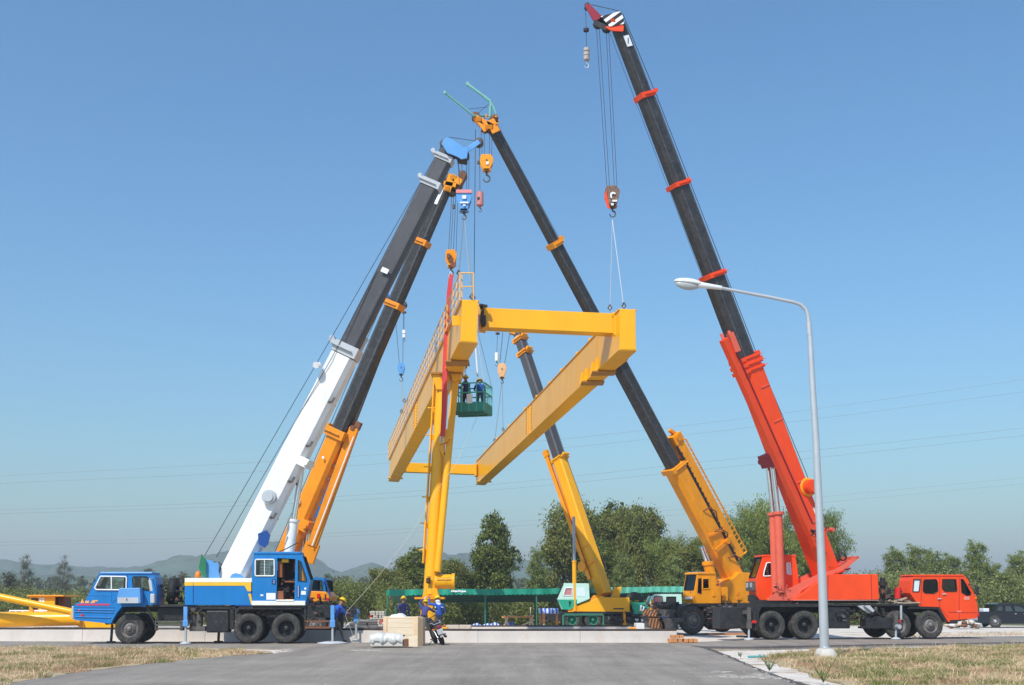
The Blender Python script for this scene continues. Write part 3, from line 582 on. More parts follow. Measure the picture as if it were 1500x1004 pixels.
# ================================================================= ORANGE-BOOM CRANE behind the blue one
def orange_crane():
    P = Plane(V((G(430,942).x*1.13, 51.4, 0)), 0)
    P.o = V((W(440,900,51.4).x, 51.4, 0)); o = V(P.o); gy = 934
    t = thing('truck_crane', 'crane with orange lower boom and black upper boom standing behind the blue truck crane', 'mobile crane', o, 0)
    a = P.w(415,824,1.0); b = W(658,264,49.9)
    TT = lambda y: min(range(1001), key=lambda k: (proj(a.lerp(b,k/1000))[1]-y)**2)/1000
    T = TT
    t1, t2, t3 = T(636), T(452), T(360)
    boom(t, a, b, [(0,t1,.70,.80,ORG)], 'base_boom'); boom(t, a, b, [(t1,t2,.60,.70,BOOM),(t2,t3,.54,.62,BOOM),(t3,1,.46,.54,BOOM)])
    collar(t, a, b, t1-.012, .94, .98, .4, ORG, .1); collar(t, a, b, t2, .68, .74, .28, ORG, .2); collar(t, a, b, t3, .62, .66, .28, ORG, .22)
    d, sd, u = bframe(a, b); ny = -sd if sd.y > 0 else sd
    m = MB(); q0 = P.w(449,824,.1); q1 = P.w(519,628,.1); m.beam(q0.lerp(q1,.12), q1, .42, .40); m.beam(q0, q0.lerp(q1,.14), .3, .62); m.build('stowed_jib', ORG, t, .015)
    m = MB(); m.beam(q1, q1+d*.35, .2, .5); m.cyl(q1+ny*.25, q1-ny*.25, .12, n=12); m.build('jib_end', RUST, t, .01)
    m = MB(); m.cyl(P.w(457,800,-.2), P.w(518,640,-.2), .03, n=6); m.build('jib_pipe', PAPER, t)
    m = MB()
    for k in range(9): q = q0.lerp(q1, .1+.1*k); m.beam(q+u*.1, q+u*.45, .25, .1, up=d)
    m.build('jib_clamp', RUST, t)
    m = MB(); p = a.lerp(b, T(765)); m.beam(p-u*.2, p-u*.66, 1.0, .5, up=d); m.cyl(p-u*.55+ny*.6, p-u*.55-ny*.6, .1, n=12); m.build('cylinder_bracket', ORG, t, .01)
    m = MB(); m.cyl(P.w2(437,845,1.0), P.w2(446,772,1.0), .12, n=16); m.cyl(P.w2(428,850,1.3), P.w2(436,775,1.3), .12, n=16); m.build('cylinder_rod', CHROME, t)
    m = MB(); m.cyl(P.w2(436,860,1.0), P.w2(440,815,1.0), .2, n=16); m.build('luffing_cylinder', ORG, t)
    m = MB(); m.beam(a.lerp(b,T(672))+ny*.46, a.lerp(b,T(672))+ny*.5, .1,.1); m.cyl(P.w(478,670,.4), P.w(470,672,.4), .1, n=10); m.cyl(P.w(436,735,.4)+ny*.1, P.w(436,735,.4), .17, n=14); m.build('rope_guide', PAPER, t)
    # body mostly hidden by the blue crane
    s = MB(); s.rect(P,330,862,440,888,0,2.3); s.prism(P,[(405,864),(420,815),(436,815),(446,864)],.5,1.6); s.build('counterweight_body', ORG, t, .02)
    s = MB(); s.rect(P,300,890,515,905,.3,2.1); s.rect(P,452,884,486,891,0,2.3); s.build('chassis', BLK, t, .01)
    s = MB(); s.prism(P,[(451,881.5),(452,866),(477.6,867),(483,874),(482,881.5)],-.1,2.2); s.build('engine_hood', ORG, t, .03)
    s = MB(); s.rect(P,465,870,469.5,876.5,-.13,-.1); s.rect(P,452,875,456,881,-.13,-.1); s.rect(P,477,876,482,880,-.13,-.1); s.build('lamp', REDL, t)
    out = [(452,845.5),(473,846.5),(475,849),(476.5,867),(451.5,866)]
    c = cab(P, t, out, [[(455.5,850),(470.5,850.5),(472.5,865),(455.5,864.5)]], 2.2, {2: GLSD}, .1, BLUE, name='carrier_cab', frames={})
    m = MB(); m.cyl(P.w2(476,848,0), P.w2(484,874,0), .04, n=6); m.rect(P,473,852,476,858,-.2,-.1); m.build('mirror', BLUED, t)
    clutter(P, t, 452, 880, 484, 888, -.1, .8, 26, 'deck_gear', seed=12, smin=1, smax=3)
    clutter(P, t, 500, 888, 516, 900, .2, 1.8, 20, 'rear_gear', seed=14, smin=1, smax=3)
    m_ = P.m(470,920)
    for px in (340,375,460): 
        for side in (0,1): h = wheel(P, t, px, 916, .55, 0 if side == 0 else 2.4, .3, 'front', RIMG, False, flip=(side==1)); h.location.z = .55
    jack(P, t, 506, 895, 910, 935, -.1, BLK, .4, 4)
    # head
    m = MB(); Y = 49.9
    for s in (-.35,.3): m.beam(W(654,280,Y+s), W(663,256,Y+s), .08,.35); m.beam(W(661,259,Y+s), W(676,268,Y+s), .08,.3); m.beam(W(650,268,Y+s), W(668,272,Y+s), .08,.2)
    m.beam(W(664,262,Y-.4), W(664,262,Y+.4), .3,.3); m.beam(W(655,276,Y-.45), W(655,276,Y+.45), .2,.2); m.build('boom_head', CYEL, t, .01)
    m = MB(); m.beam(W(668,281,Y), W(680,255,Y), .5,.28); m.build('nose_frame', RUST, t, .01)
    m = MB()
    for q in (W(678,258,Y), W(669,278,Y), W(662,281,Y), W(657,262,Y)): m.lathe([(.05,-.2),(.2,-.2),(.16,-.1),(.2,0),(.16,.1),(.2,.2),(.05,.2)], q, (0,1,0), 16)
    m.build('head_sheave', DGR, t)
    m = MB(); p = a.lerp(b,.955); m.beam(p+ny*.275-d*.45, p+ny*.275+d*.35, .02,.16); m.build('sticker', PAPER, t)
    ropes([(P.w(400,815,1), a.lerp(b,t2)+u*.62), (a.lerp(b,t2)+u*.62, a.lerp(b,t3)+u*.6), (a.lerp(b,t3)+u*.6, W(654,264,Y)), (W(651,268,Y),W(677,258,Y))], .014, 'hoist_rope', t)
    hb = hookblock('hook_block', 'rusty orange-brown hook block holding the red strap of the standing gantry leg', W(661,367,49.9), .50, .80, ORG, hooksize=.5,
        lines=[(W(662,283,Y), W(657,370,Y)), (W(665,283,Y), W(660,370,Y)), (W(668,283,Y), W(664,370,Y)), (W(671,283,Y), W(668,370,Y))])
    m = MB(); m.box(W(660,380,49.72), (.2,.03,.2)); m.box(W(657,375,49.7), (.14,.05,.2)); m.box(W(664,388,49.72), (.25,.05,.2)); m.build('grease_patch', RUST, hb)
    m = MB(); m.cyl(W(664.5,300,Y), W(664.5,306,Y), .06, n=8); m.build('limit_weight', DGR, hb)
    st = thing('lifting_strap', 'long red webbing strap running from the hook down to the gantry leg', 'strap', W(660,404,49.8))
    m = MB()
    for k, dx in enumerate((0, .06)):
        pts = [W(660,403,49.8), W(657,430,49.75), W(652.5,500,49.6), W(650.5,545,49.45), W(649.5,600,49.4), W(647.5,640,49.4)]
        for i in range(5): m.beam(pts[i]+V((dx,-dx,0)), pts[i+1]+V((dx,-dx,0)), .15, .02, up=V((0,1,0)))
    m.build('webbing', STRAP, st); m = MB(); m.tube([W(657,405,49.8),W(660,398,49.8),W(664,405,49.8),W(660,409,49.8),W(657,405,49.8)], .03, 8); m.build('shackle', GALV, st); m = MB(); m.tube([W(645,640,49.4),W(645,648,49.4),W(650,648,49.4),W(650,640,49.4),W(645,640,49.4)], .03, 8); m.build('shackle', GALV, st)
orange_crane()

# ================================================================= FAR CRANE hidden behind the two left ones (only its hooks and boom head show)
def far_crane():
    P = Plane(V((W(400,900,62).x, 62, 0)), 0)
    t = thing('truck_crane', 'far crane mostly hidden behind the blue crane, its slim boom head behind the black booms', 'mobile crane', V(P.o), 0)
    a = P.w(425,850,1.1); b = W(581,448,66.5)
    boom(t, a, b, [(0,.45,.6,.66,BLUE),(.45,.8,.45,.5,BOOMG),(.8,1,.35,.4,BOOMG)])
    m = MB(); m.beam(W(577,455,66.5), W(591,444,66.5), .4,.3); m.beam(W(580,447,66.5), W(566,436,66.5), .14,.3); m.tube([W(566,440,66.3),W(563,437,66.3),W(565,431,66.3),W(570,433,66.3)], .06, 8); m.build('boom_head', BLUE, t, .01)
    m = MB(); m.lathe([(.05,-.15),(.22,-.15),(.18,0),(.22,.15),(.05,.15)], W(591,447,66.5), (0,1,0), 16); m.build('head_sheave', DGR, t)
    s = MB(); s.rect(P,340,866,432,890,0,2.3); s.build('counterweight_body', BLUE, t, .02)
    s = MB(); s.rect(P,330,892,450,905,.3,2.1); s.build('chassis', BLK, t, .01)
    for px in (345,370,425):
        for side in (0,1): h = wheel(P, t, px, 916, .5, 0 if side == 0 else 2.4, .3, 'front', RIMG, False, flip=(side==1)); h.location.z = .5
    hookblock('hook_block', 'small pale blue hook block hanging left of the gantry girder rails', W(588,532,66.4), .42, .72, [SKYBLUE], hooksize=.5, style='plate',
        lines=[(W(580,474,66.4), W(585,534,66.4)), (W(579,474,66.4), W(578,455,66.5)), (W(591,455,66.4), W(590,534,66.4))], rope_r=.014)
    b_ = thing('overhaul_ball', 'small white hook weight on a thin line above the pale blue hook block', 'hook block', W(592,484,66.4))
    m = MB(); m.cyl(W(592,484,66.4), W(592,489,66.4), .11, n=14); m.cyl(W(592,490,66.4), W(592,495,66.4), .1, n=14); m.build('weight', PAPER, b_); m = MB(); hook(m, W(592,495,66.4), .2); m.build('hook', DGR, b_)
    ropes([(W(592,449,66.5), W(592,484,66.4))], .012, 'hoist_rope', b_); m = MB(); m.cyl(W(592,457,66.4), W(592,459,66.4), .14, n=10); m.build('limit_weight', DGR, b_)
far_crane()
# ================================================================= RED TRUCK CRANE
def red_crane():
    o = G(1132,937.6); P = Plane(V((o.x,o.y,0)), 7)
    t = thing('truck_crane', 'large bright red truck crane with black telescopic boom and striped boom head, at right', 'mobile crane', V(P.o), P.yaw)
    out = [(1337,845.5),(1342,843.5),(1411,842.5),(1417,848),(1429,874),(1432.5,892),(1431,906),(1403,908),(1389,911.5),(1385,905),(1376,889.5),(1347,888.5),(1333,869),(1335,851)]
    W0 = [(1338.5,849),(1348,849),(1346,867),(1337,867)]; W1 = [(1354,849.5),(1371,849),(1373,853),(1373.5,866),(1367,869.5),(1355,869),(1352,866),(1352.5,853)]
    W2 = [(1380.5,849),(1400,849),(1401.5,865),(1400,866.5),(1384,866.5),(1380,862)]; W3 = [(1407.5,848.5),(1411,849.5),(1422,869),(1420.5,872),(1416,872.5),(1408.5,868)]
    c = cab(P, t, out, [W0,W1,W2,W3], 1.15, {3: GLSD}, 0, RED, name='carrier_cab', glassm={0: GPALE, 1: GLSD, 2: GLS, 3: GLSD})
    m = MB()
    for x0,y0,x1,y1 in ((1376.5,846,1376.5,889),(1405,846,1405,907),(1350,846,1349,888),(1376.5,889,1389,905),(1389,897,1431,898)): m.cyl(P.w2(x0,y0,-.004),P.w2(x1,y1,-.004),.009,n=4)
    m.build('door_seam', MAROON, c)
    m = MB(); m.beam(P.w2(1373,877.5,-.03),P.w2(1378,877,-.03),.04,.04); m.beam(P.w2(1380,870.5,-.03),P.w2(1385,870.5,-.03),.04,.04); m.build('door_handle', SILVER, c)
    m = MB(); m.rect(P,1412,874,1420,879,-.012,0); m.rect(P,1402,895,1408,897,-.012,0); m.build('sticker', mat('pale_red_sticker',(.75,.25,.2),.5,.1), c)
    m = MB(); m.rect(P,1430.5,893,1434,905,.1,1.5); m.build('bumper', RED, c, .03); m = MB(); m.rect(P,1428,874,1430.5,878,-.05,.15); m.build('indicator', AMB, c)
    m = MB(); m.tube([P.w2(1418,856,-.02),P.w2(1424,858,-.3),P.w2(1424,864,-.32)],.02,6); m.prism(P,[(1422,860),(1427,860),(1428,872),(1424,872)],-.36,-.33); m.build('mirror', BLK, c)
    m = MB(); m.rect(P,1336,842,1412,844.5,-.03,1.18); m.build('roof_panel', RED, c, .03)
    m = MB(); m.rect(P,1391,908,1403,914,.0,.3); m.build('cab_step', BLK, t, .01)
    driver_seat(P, t, 1392, 880, .6, 1); driver_seat(P, t, 1362, 880, .6, 1); steering(P, t, 1410, 872, .6, 1)
    m = MB(); m.rect(P,1350,870,1376,888,1.0,1.9); m.build('engine_cover', INT, t, .03)
    ch = MB(); ch.rect(P,1098,888,1390,898,.8,1.7); ch.rect(P,1106,884.5,1205,889.5,-.03,2.4); ch.prism(P,[(1108,889),(1116,889),(1112,897),(1111,924),(1106,924)],-.02,.4); ch.rect(P,1202,889,1208,920,-.02,.3)
    ch.prism(P,[(1335,886),(1376,888.5),(1388,910),(1384,912),(1374,893),(1330,892)],.02,.5); ch.rect(P,1205,885,1345,888,-.02,2.4); ch.rect(P,1060,890,1108,921,.5,1.6); ch.rect(P,1097,888,1109,916,-.02,.5)
    for x,y in ((1132,918),(1180,917),(1315,914),(1363,913)): ch.rect(P,x-2,y-3,x+2,y+3,.2,2.2)
    ch.build('chassis', BLK, t, .012)
    m = MB(); m.rect(P,1209,889.5,1246,921,.02,.7); m.build('fuel_tank', BLK, t, .04)
    m = MB(); m.rect(P,1268,905,1311,921,-.05,.6); m.rect(P,1262,918,1300,921,-.02,.4); m.build('tool_box', BLK, t, .02)
    m = MB(); m.prism(P,[(1255,888),(1264,887),(1275,897),(1271,899)],-.1,.1); m.prism(P,[(1262,887.5),(1270,887),(1277,895),(1274,897)],-.3,-.12); m.build('bent_guard', SILVER, t, .005)
    clutter(P, t, 1215, 890, 1300, 910, -.12, .4, 110, 'engine_parts', seed=21, smin=1.5, smax=5); clutter(P, t, 1290, 862, 1336, 884, .3, 2.0, 70, 'deck_machinery', seed=22, smin=1.5, smax=6)
    m = MB(); m.cyl(P.w2(1311,884,1.2),P.w2(1311,846,1.2),.12,n=12); m.cyl(P.w2(1311,858,1.2),P.w2(1311,852,1.2),.2,n=12); m.build('exhaust_stack', BLK, t)
    m = MB(); m.cyl(P.w2(1322,861,.4),P.w2(1321,877,.4),.13,n=14); m.build('fire_extinguisher', REDL, t)
    rd = random.Random(5); m = MB()
    for k in range(16): x = rd.uniform(1290,1340); q = P.w2(x, rd.uniform(880,884), rd.uniform(0,1)); m.beam(q, q+P.t*rd.uniform(.2,.7)+V((0,0,rd.uniform(-.05,.12))), .12,.05)
    m.build('wood_scraps', mat('weathered_wood',(.42,.33,.25),.9,.3), t)
    clutter(P, t, 1140, 884, 1200, 886, 0, 2, 26, 'deck_gear', seed=23, smin=1, smax=3)
    for px, py, rp, st_ in ((1131.5,918.5,19.5,'rear'),(1180,917.8,19.8,'rear'),(1316,914.2,20.2,'front'),(1363,913.6,20.6,'front')):
        rr = rp*P.m(px,py)*.985
        for side in (0,1):
            h = wheel(P, t, px, py, .585, 0 if side == 0 else 2.45, .30, st_, RIMK if st_ == 'rear' else RIMG, st_ == 'rear', flip=(side==1)); h.location.z = .585
    jack(P, t, 1096, 890, 920, 938, -.1, DGR, .4, 5); jack(P, t, 1310, 895, 921, 936, -.15, DGR, .4, 5)
    m = MB(); m.rect(P,1100,909,1107,913,-.1,0); m.rect(P,1312,908,1318,912,-.1,-.0); m.build('marker_lamp', REDL, t); m = MB(); m.cyl(P.w2(1310,918,-.5),P.w2(1310,918,-.1),.09,n=10); m.cyl(P.w2(1320,887,0),P.w2(1320,908,0),.05,n=8); m.build('jack_pin', GALV, t)
    # superstructure
    s = MB(); s.prism(P,[(1162,880),(1213,841.5),(1286,841.5),(1288,878.5)],.0,2.3); s.build('counterweight_body', RED, t, .02)
    s = MB()
    for k in range(60): q = P.w2(1163+k*2.08,879.5,-.02); s.box(q,(.03,.03,.03))
    s.build('bolt_row', mat('pale_bolts',(.75,.4,.35),.5,.1), t)
    s = MB(); s.cyl(P.w2(1213,842,-.005),P.w2(1212.5,878,-.005),.012,n=4); s.cyl(P.w2(1276,842,-.005),P.w2(1277,878,-.005),.012,n=4); s.build('panel_seam', MAROON, t)
    s = MB(); s.prism(P,[(1127,880),(1134,872),(1160,862),(1205,840),(1230,833),(1255,816),(1262,815),(1261,818),(1244,832),(1212,846),(1178,865),(1168,880)],.25,.35); s.prism(P,[(1127,880),(1134,872),(1160,862),(1205,840),(1230,833),(1255,816),(1262,815),(1261,818),(1244,832),(1212,846),(1178,865),(1168,880)],1.7,1.8)
    s.beam(P.w2(1150,870,.25),P.w2(1150,870,1.8),.3,.25); s.beam(P.w2(1258,816.5,.25),P.w2(1258,816.5,1.8),.25,.1); s.build('boom_support_frame', REDF, t)
    s = MB(); s.prism(P,[(1206,846),(1215,836),(1231,838),(1258,815.5),(1263,816),(1263,818),(1238,842),(1234,846)],.5,1.5); s.build('winch_hood', RED, t)
    s = MB(); s.cyl(P.w2(1190,890,1.2),P.w2(1190,878,1.2),.75,n=28); s.rect(P,1120,879,1290,884,.3,2.0); s.build('slew_ring', BLK, t, .01)
    for x in (1234,1243.5): s = MB(); s.lathe([(.12,0),(.17,0),(.17,.1),(.12,.1),(.12,0)],P.w2(x,815.5,.6),P.n,18); s.build('rope_sheave', BLK, t)
    clutter(P, t, 1226, 824, 1252, 840, .3, 1.6, 30, 'winch_parts', [RUST,REDF,BLK], seed=25, smin=1, smax=3)
    # operator cab
    oc = [(1117,815),(1164,814.6),(1168.5,845),(1168.5,881),(1113,880.5),(1108,874),(1106,858),(1106.5,848)]
    P2 = Plane(P.o+P.n*1.35, 7)
    c = cab(P2, t, oc, [[(1117.5,844.5),(1118,838),(1122,824.8),(1136.5,824.3),(1137,843.5)],[(1151,825),(1156,825),(1157.5,842),(1151.5,841)]], 1.05, {7: GLSD}, -.1, RED, name='operator_cab', frames={0: PAPER, 1: PAPER}, glassm={1: GPALE})
    m = MB(); m.rect(P2,1101.5,852,1106.5,866,-.05,.85); m.build('front_grille', DGR, c, .02); m = MB(); m.rect(P2,1100.8,854,1101.8,861,.0,.25); m.rect(P2,1100.8,854,1101.8,861,.5,.75); m.build('work_lamp', GALV, c, .01)
    m = MB(); m.rect(P2,1115.5,813,1165,816,-.12,.97); m.build('roof_rim', RED, c, .02)
    m = MB(); m.rect(P2,1105,872,1113,881,.0,.9); m.build('cab_foot', BLK, c, .01); m = MB(); m.rect(P2,1122,876,1126,879,-.2,-.1); m.build('indicator', AMB, c)
    driver_seat(P2, t, 1138, 858, .4); 
    # luffing cylinders
    for dx, off in ((4.6,.35),(4.2,.95)):
        m = MB(); m.cyl(P.w2(1144+dx*.9,868,off),P.w2(1138.5+dx*1.25,751,off),.17+.03*(off>1),n=20); m.cyl(P.w2(1138.6+dx*1.25,753,off),P.w2(1138.3+dx*1.25,749,off),.24,n=20); m.build('luffing_cylinder', REDF, t)
        m = MB(); m.cyl(P.w2(1138.3+dx*1.25,750,off),P.w2(1129+dx*1.3,664,off),.1,n=18); m.build('cylinder_rod', CHROME, t)
    clutter(P, t, 1136, 855, 1160, 868, -.1, .6, 20, 'hose_bundle', [BLK,REDF,DGR], seed=27, smin=.6, smax=2)
    # boom
    a = P.w(1213,850,1.0); b = W(905,38,46.5); T = lambda y: (W(0,y,47.5).z-a.z)/(b.z-a.z)
    t1, t2, t3, t4 = T(519), T(400), T(273), T(152)
    boom(t, a, b, [(0,t1,.98,.98,RED)], 'base_boom'); boom(t, a, b, [(t1,t2,.72,.82,BOOM),(t2,t3,.66,.74,BOOM),(t3,t4,.60,.66,BOOM),(t4,1,.52,.58,BOOM)])
    collar(t, a, b, t1-.02, 1.04, 1.04, .16, RED, 0); collar(t, a, b, t1-.01, 1.04, 1.04, .16, RED, .12); collar(t, a, b, t1, 1.0, 1.0, .16, RED, .12)
    collar(t, a, b, t2, .88, .88, .22, RED, 0); collar(t, a, b, t3, .80, .80, .2, RED, .06); collar(t, a, b, t4, .70, .72, .24, RED, .2)
    d, sd, u = bframe(a, b); ny = -sd if sd.y > 0 else sd
    m = MB(); p = a.lerp(b, T(712)); p = p+u*.36+ny*.0
    m.cyl(p+ny*.45, p+ny*.85, .30, n=28); m.cyl(p+ny*.85, p+ny*.9, .24, n=28); m.build('winch_cover', REDF if False else RED, t)
    m = MB(); m.lathe([(.30,0),(.40,0),(.40,.08),(.30,.08)], p+ny*.45, ny, 28); m.build('winch_ring', CYEL, t)
    m = MB(); p = a.lerp(b, T(745)); m.beam(p+ny*.495-d*.9+u*.3, p+ny*.495+d*.1+u*.3,.02,.18); m.build('warning_panel', CREAM, t)
    m = MB(); p = a.lerp(b, T(658)); m.beam(p-u*.3, p-u*.85,.9,.55,up=d); m.cyl(p-u*.7+ny*.6,p-u*.7-ny*.6,.12,n=14); m.build('cylinder_bracket', MAROON, t, .01)
    # stowed jib on left-lower side
    j0 = P.w(1195,800,.1); j1 = W(1060,497,46.4); m = MB(); m.beam(j0, j1, .26,.34); m.build('stowed_jib', RED, t, .01)
    m = MB(); m.beam(j1, W(1056,489,46.4),.07,.12); m.beam(W(1080,516,46.6), W(1069,488,46.5),.22,.26); m.beam(W(1069,489,46.5), W(1067,485,46.5),.06,.12); m.build('jib_end', REDF, t, .01)
    m = MB()
    for k in range(12): q = j0.lerp(j1,.06+.078*k); m.beam(q-ny*.02, q+u*.34-ny*.2,.07,.12); 
    m.cyl(j0.lerp(j1,.1)+u*.25+ny*.1, j0.lerp(j1,.95)+u*.25+ny*.1,.04,n=6); m.build('jib_clamp', MAROON, t)
    m = MB()
    for y in (560,610,700,760): q = a.lerp(b,T(y)); m.beam(q+ny*.49+u*.4,q+ny*.5-u*.1,.05,.04)
    m.build('boom_weld', REDF, t)
    clutter(P, t, 1182, 776, 1200, 786, -.25, -.05, 26, 'hose_bundle', [BLK,REDF], seed=29, smin=.8, smax=2)
    m = MB(); p = a.lerp(b,T(783)); m.beam(p+u*.4,p+u*.95+d*.05,.2,.16); m.cyl(p+u*.9+ny*.4,p+u*.9-ny*.4,.09,n=10); m.build('rope_guide', REDF, t)
    # head
    Y = 46.5
    def plate(name, pts, ys, m, th=.05):
        H = MB()
        for yy in ys:
            A = [W(x,y,yy) for x,y in pts]; B = [q+V((0,th,0)) for q in A]; n = len(A); H.add(A+B, [tuple(range(n)), tuple(range(2*n-1,n-1,-1))]+[(i,n+i,n+(i+1)%n,(i+1)%n) for i in range(n)])
        return H.build(name, m, t, .006)
    stripe = mat('black_white_stripes', (.8,.8,.78), .5, .05)
    nt = stripe.node_tree; N = nt.nodes; wv = N.new('ShaderNodeTexWave'); wv.wave_type = 'BANDS'; wv.bands_direction = 'X'; wv.inputs['Scale'].default_value = 1.05; wv.inputs['Phase Offset'].default_value = 1.0
    mp = N.new('ShaderNodeMapping'); mp.inputs['Rotation'].default_value = (0, math.radians(-52), 0); tc = N.new('ShaderNodeTexCoord'); nt.links.new(tc.outputs['Object'], mp.inputs[0]); nt.links.new(mp.outputs[0], wv.inputs[0])
    cr = N.new('ShaderNodeValToRGB'); cr.color_ramp.interpolation = 'CONSTANT'; cr.color_ramp.elements[0].color = (.015,.015,.015,1); cr.color_ramp.elements[1].position = .5; cr.color_ramp.elements[1].color = (.8,.8,.78,1)
    nt.links.new(wv.outputs[0], cr.inputs[0]); nt.links.new(cr.outputs[0], N['Principled BSDF'].inputs['Base Color'])
    plate('boom_head', [(880,24),(895,20),(909,16.5),(914,28),(914,35),(893,39)], (Y-.4,Y+.3), stripe)
    plate('head_bracket', [(886,40),(897,36),(911,35),(914,39),(913,46),(896,45),(890,42)], (Y-.36,Y+.28), RED, .07)
    plate('nose_frame', [(857,9),(860,5.5),(864,6),(881,23),(879,27),(872,31),(868,29)], (Y-.28,Y+.22), MAROON, .06)
    m = MB()
    m.lathe([(.03,-.15),(.12,-.15),(.09,0),(.12,.15),(.03,.15)], W(860,10,Y), (0,1,0), 18)
    for q in (W(876,34,Y), W(889,40,Y), W(882,32,Y)): m.lathe([(.05,-.2),(.2,-.2),(.15,-.1),(.2,0),(.15,.1),(.2,.2),(.05,.2)], q, (0,1,0), 18)
    m.beam(W(870,33,Y-.3),W(889,42,Y-.3),.05,.25); m.beam(W(870,33,Y+.3),W(889,42,Y+.3),.05,.25); m.build('head_sheave', BLK, t)
    clutter(Plane((0,Y,0),0), t, 874, 26, 884, 36, -.3, .3, 10, 'head_fittings', [RUST,CYEL,DGR], seed=31, smin=1, smax=2.5)
    m = MB(); m.cyl(W(898,31,Y-.42),W(898,31,Y-.35),.1,n=16); m.build('head_pin', RED, t)
    m = MB(); p = a.lerp(b,.967); m.beam(p+ny*.295-d*.25,p+ny*.295+d*.25,.02,.28); m.build('sticker', PAPER, t)
    m = MB(); m.beam(p+ny*.31-d*.12-u*.05,p+ny*.31+d*.12+u*.05,.01,.04); m.build('sticker_mark', BLK, t)
    g4 = a.lerp(b,t4)+u*.62
    ropes([(P.w2(1243,812,.9), a.lerp(b,t1)+u*.72), (a.lerp(b,t1)+u*.72, g4), (g4, W(912,20,Y)), (P.w2(1233,812,.9), a.lerp(b,t1)+u*.60),(a.lerp(b,t1)+u*.60, a.lerp(b,t3)+u*.52),(a.lerp(b,t3)+u*.52,g4-u*.1),(W(910,17,Y),W(866,7,Y))], .016, 'hoist_rope', t)
    ropes([(W(893,48,Y-.3), a.lerp(b,t2)-u*.55)], .01, 'limit_cable', t)
    hb = hookblock('hook_block', 'heavy brown hook block with worn white markings under the striped red crane head', W(896.5,274,46.5), .62, .90, mat('brown_block_paint',(.16,.08,.055),.6,.4,.5,(.45,.36,.28),5), style='plate', hooksize=.6,
        lines=[(W(873.5,38,Y),W(889,276,Y)),(W(877.5,38,Y),W(893,276,Y)),(W(888,44,Y),W(900,276,Y)),(W(891.5,44,Y),W(904,276,Y))])
    m = MB(); m.prism(Plane((0,46.28,0),0),[(885.5,284),(888,279),(892,300),(894,306),(890,305),(886,292)],0,.02); m.build('red_edge', RED, hb)
    m = MB(); PP = Plane((0,46.27,0),0); m.prism(PP,[(894,283),(898,281),(902,283),(901,285),(898,283.5),(896,286),(897,291),(894,289)],0,.01); m.rect(PP,897,293,904,295.5,0,.01); m.rect(PP,895,298,899,301,0,.01); m.build('worn_marking', PAPER, hb)
    bl = thing('overhaul_ball', 'small grey double-barrelled hook weight hanging from the dark red nose', 'hook block', W(859,71,46.5))
    m = MB()
    for y0,y1 in ((71,75),(77,81.5),(82.5,88)): m.cyl(W(859.3,y0,Y),W(859.3,y1,Y),.13,n=18)
    m.cyl(W(859.3,71,Y),W(859.3,90,Y),.07,n=12); m.build('weight', mat('worn_grey_weight',(.42,.36,.32),.6,.3,.3), bl); m = MB(); hook(m, W(859.3,90,Y), .28); m.build('hook', GALV, bl)
    ropes([(W(857.8,11,Y),W(859.3,71,Y))], .012, 'hoist_rope', bl); m = MB(); m.cyl(W(858.6,42.5,Y),W(858.6,46,Y),.12,n=14); m.build('limit_weight', BLK, bl)
red_crane()

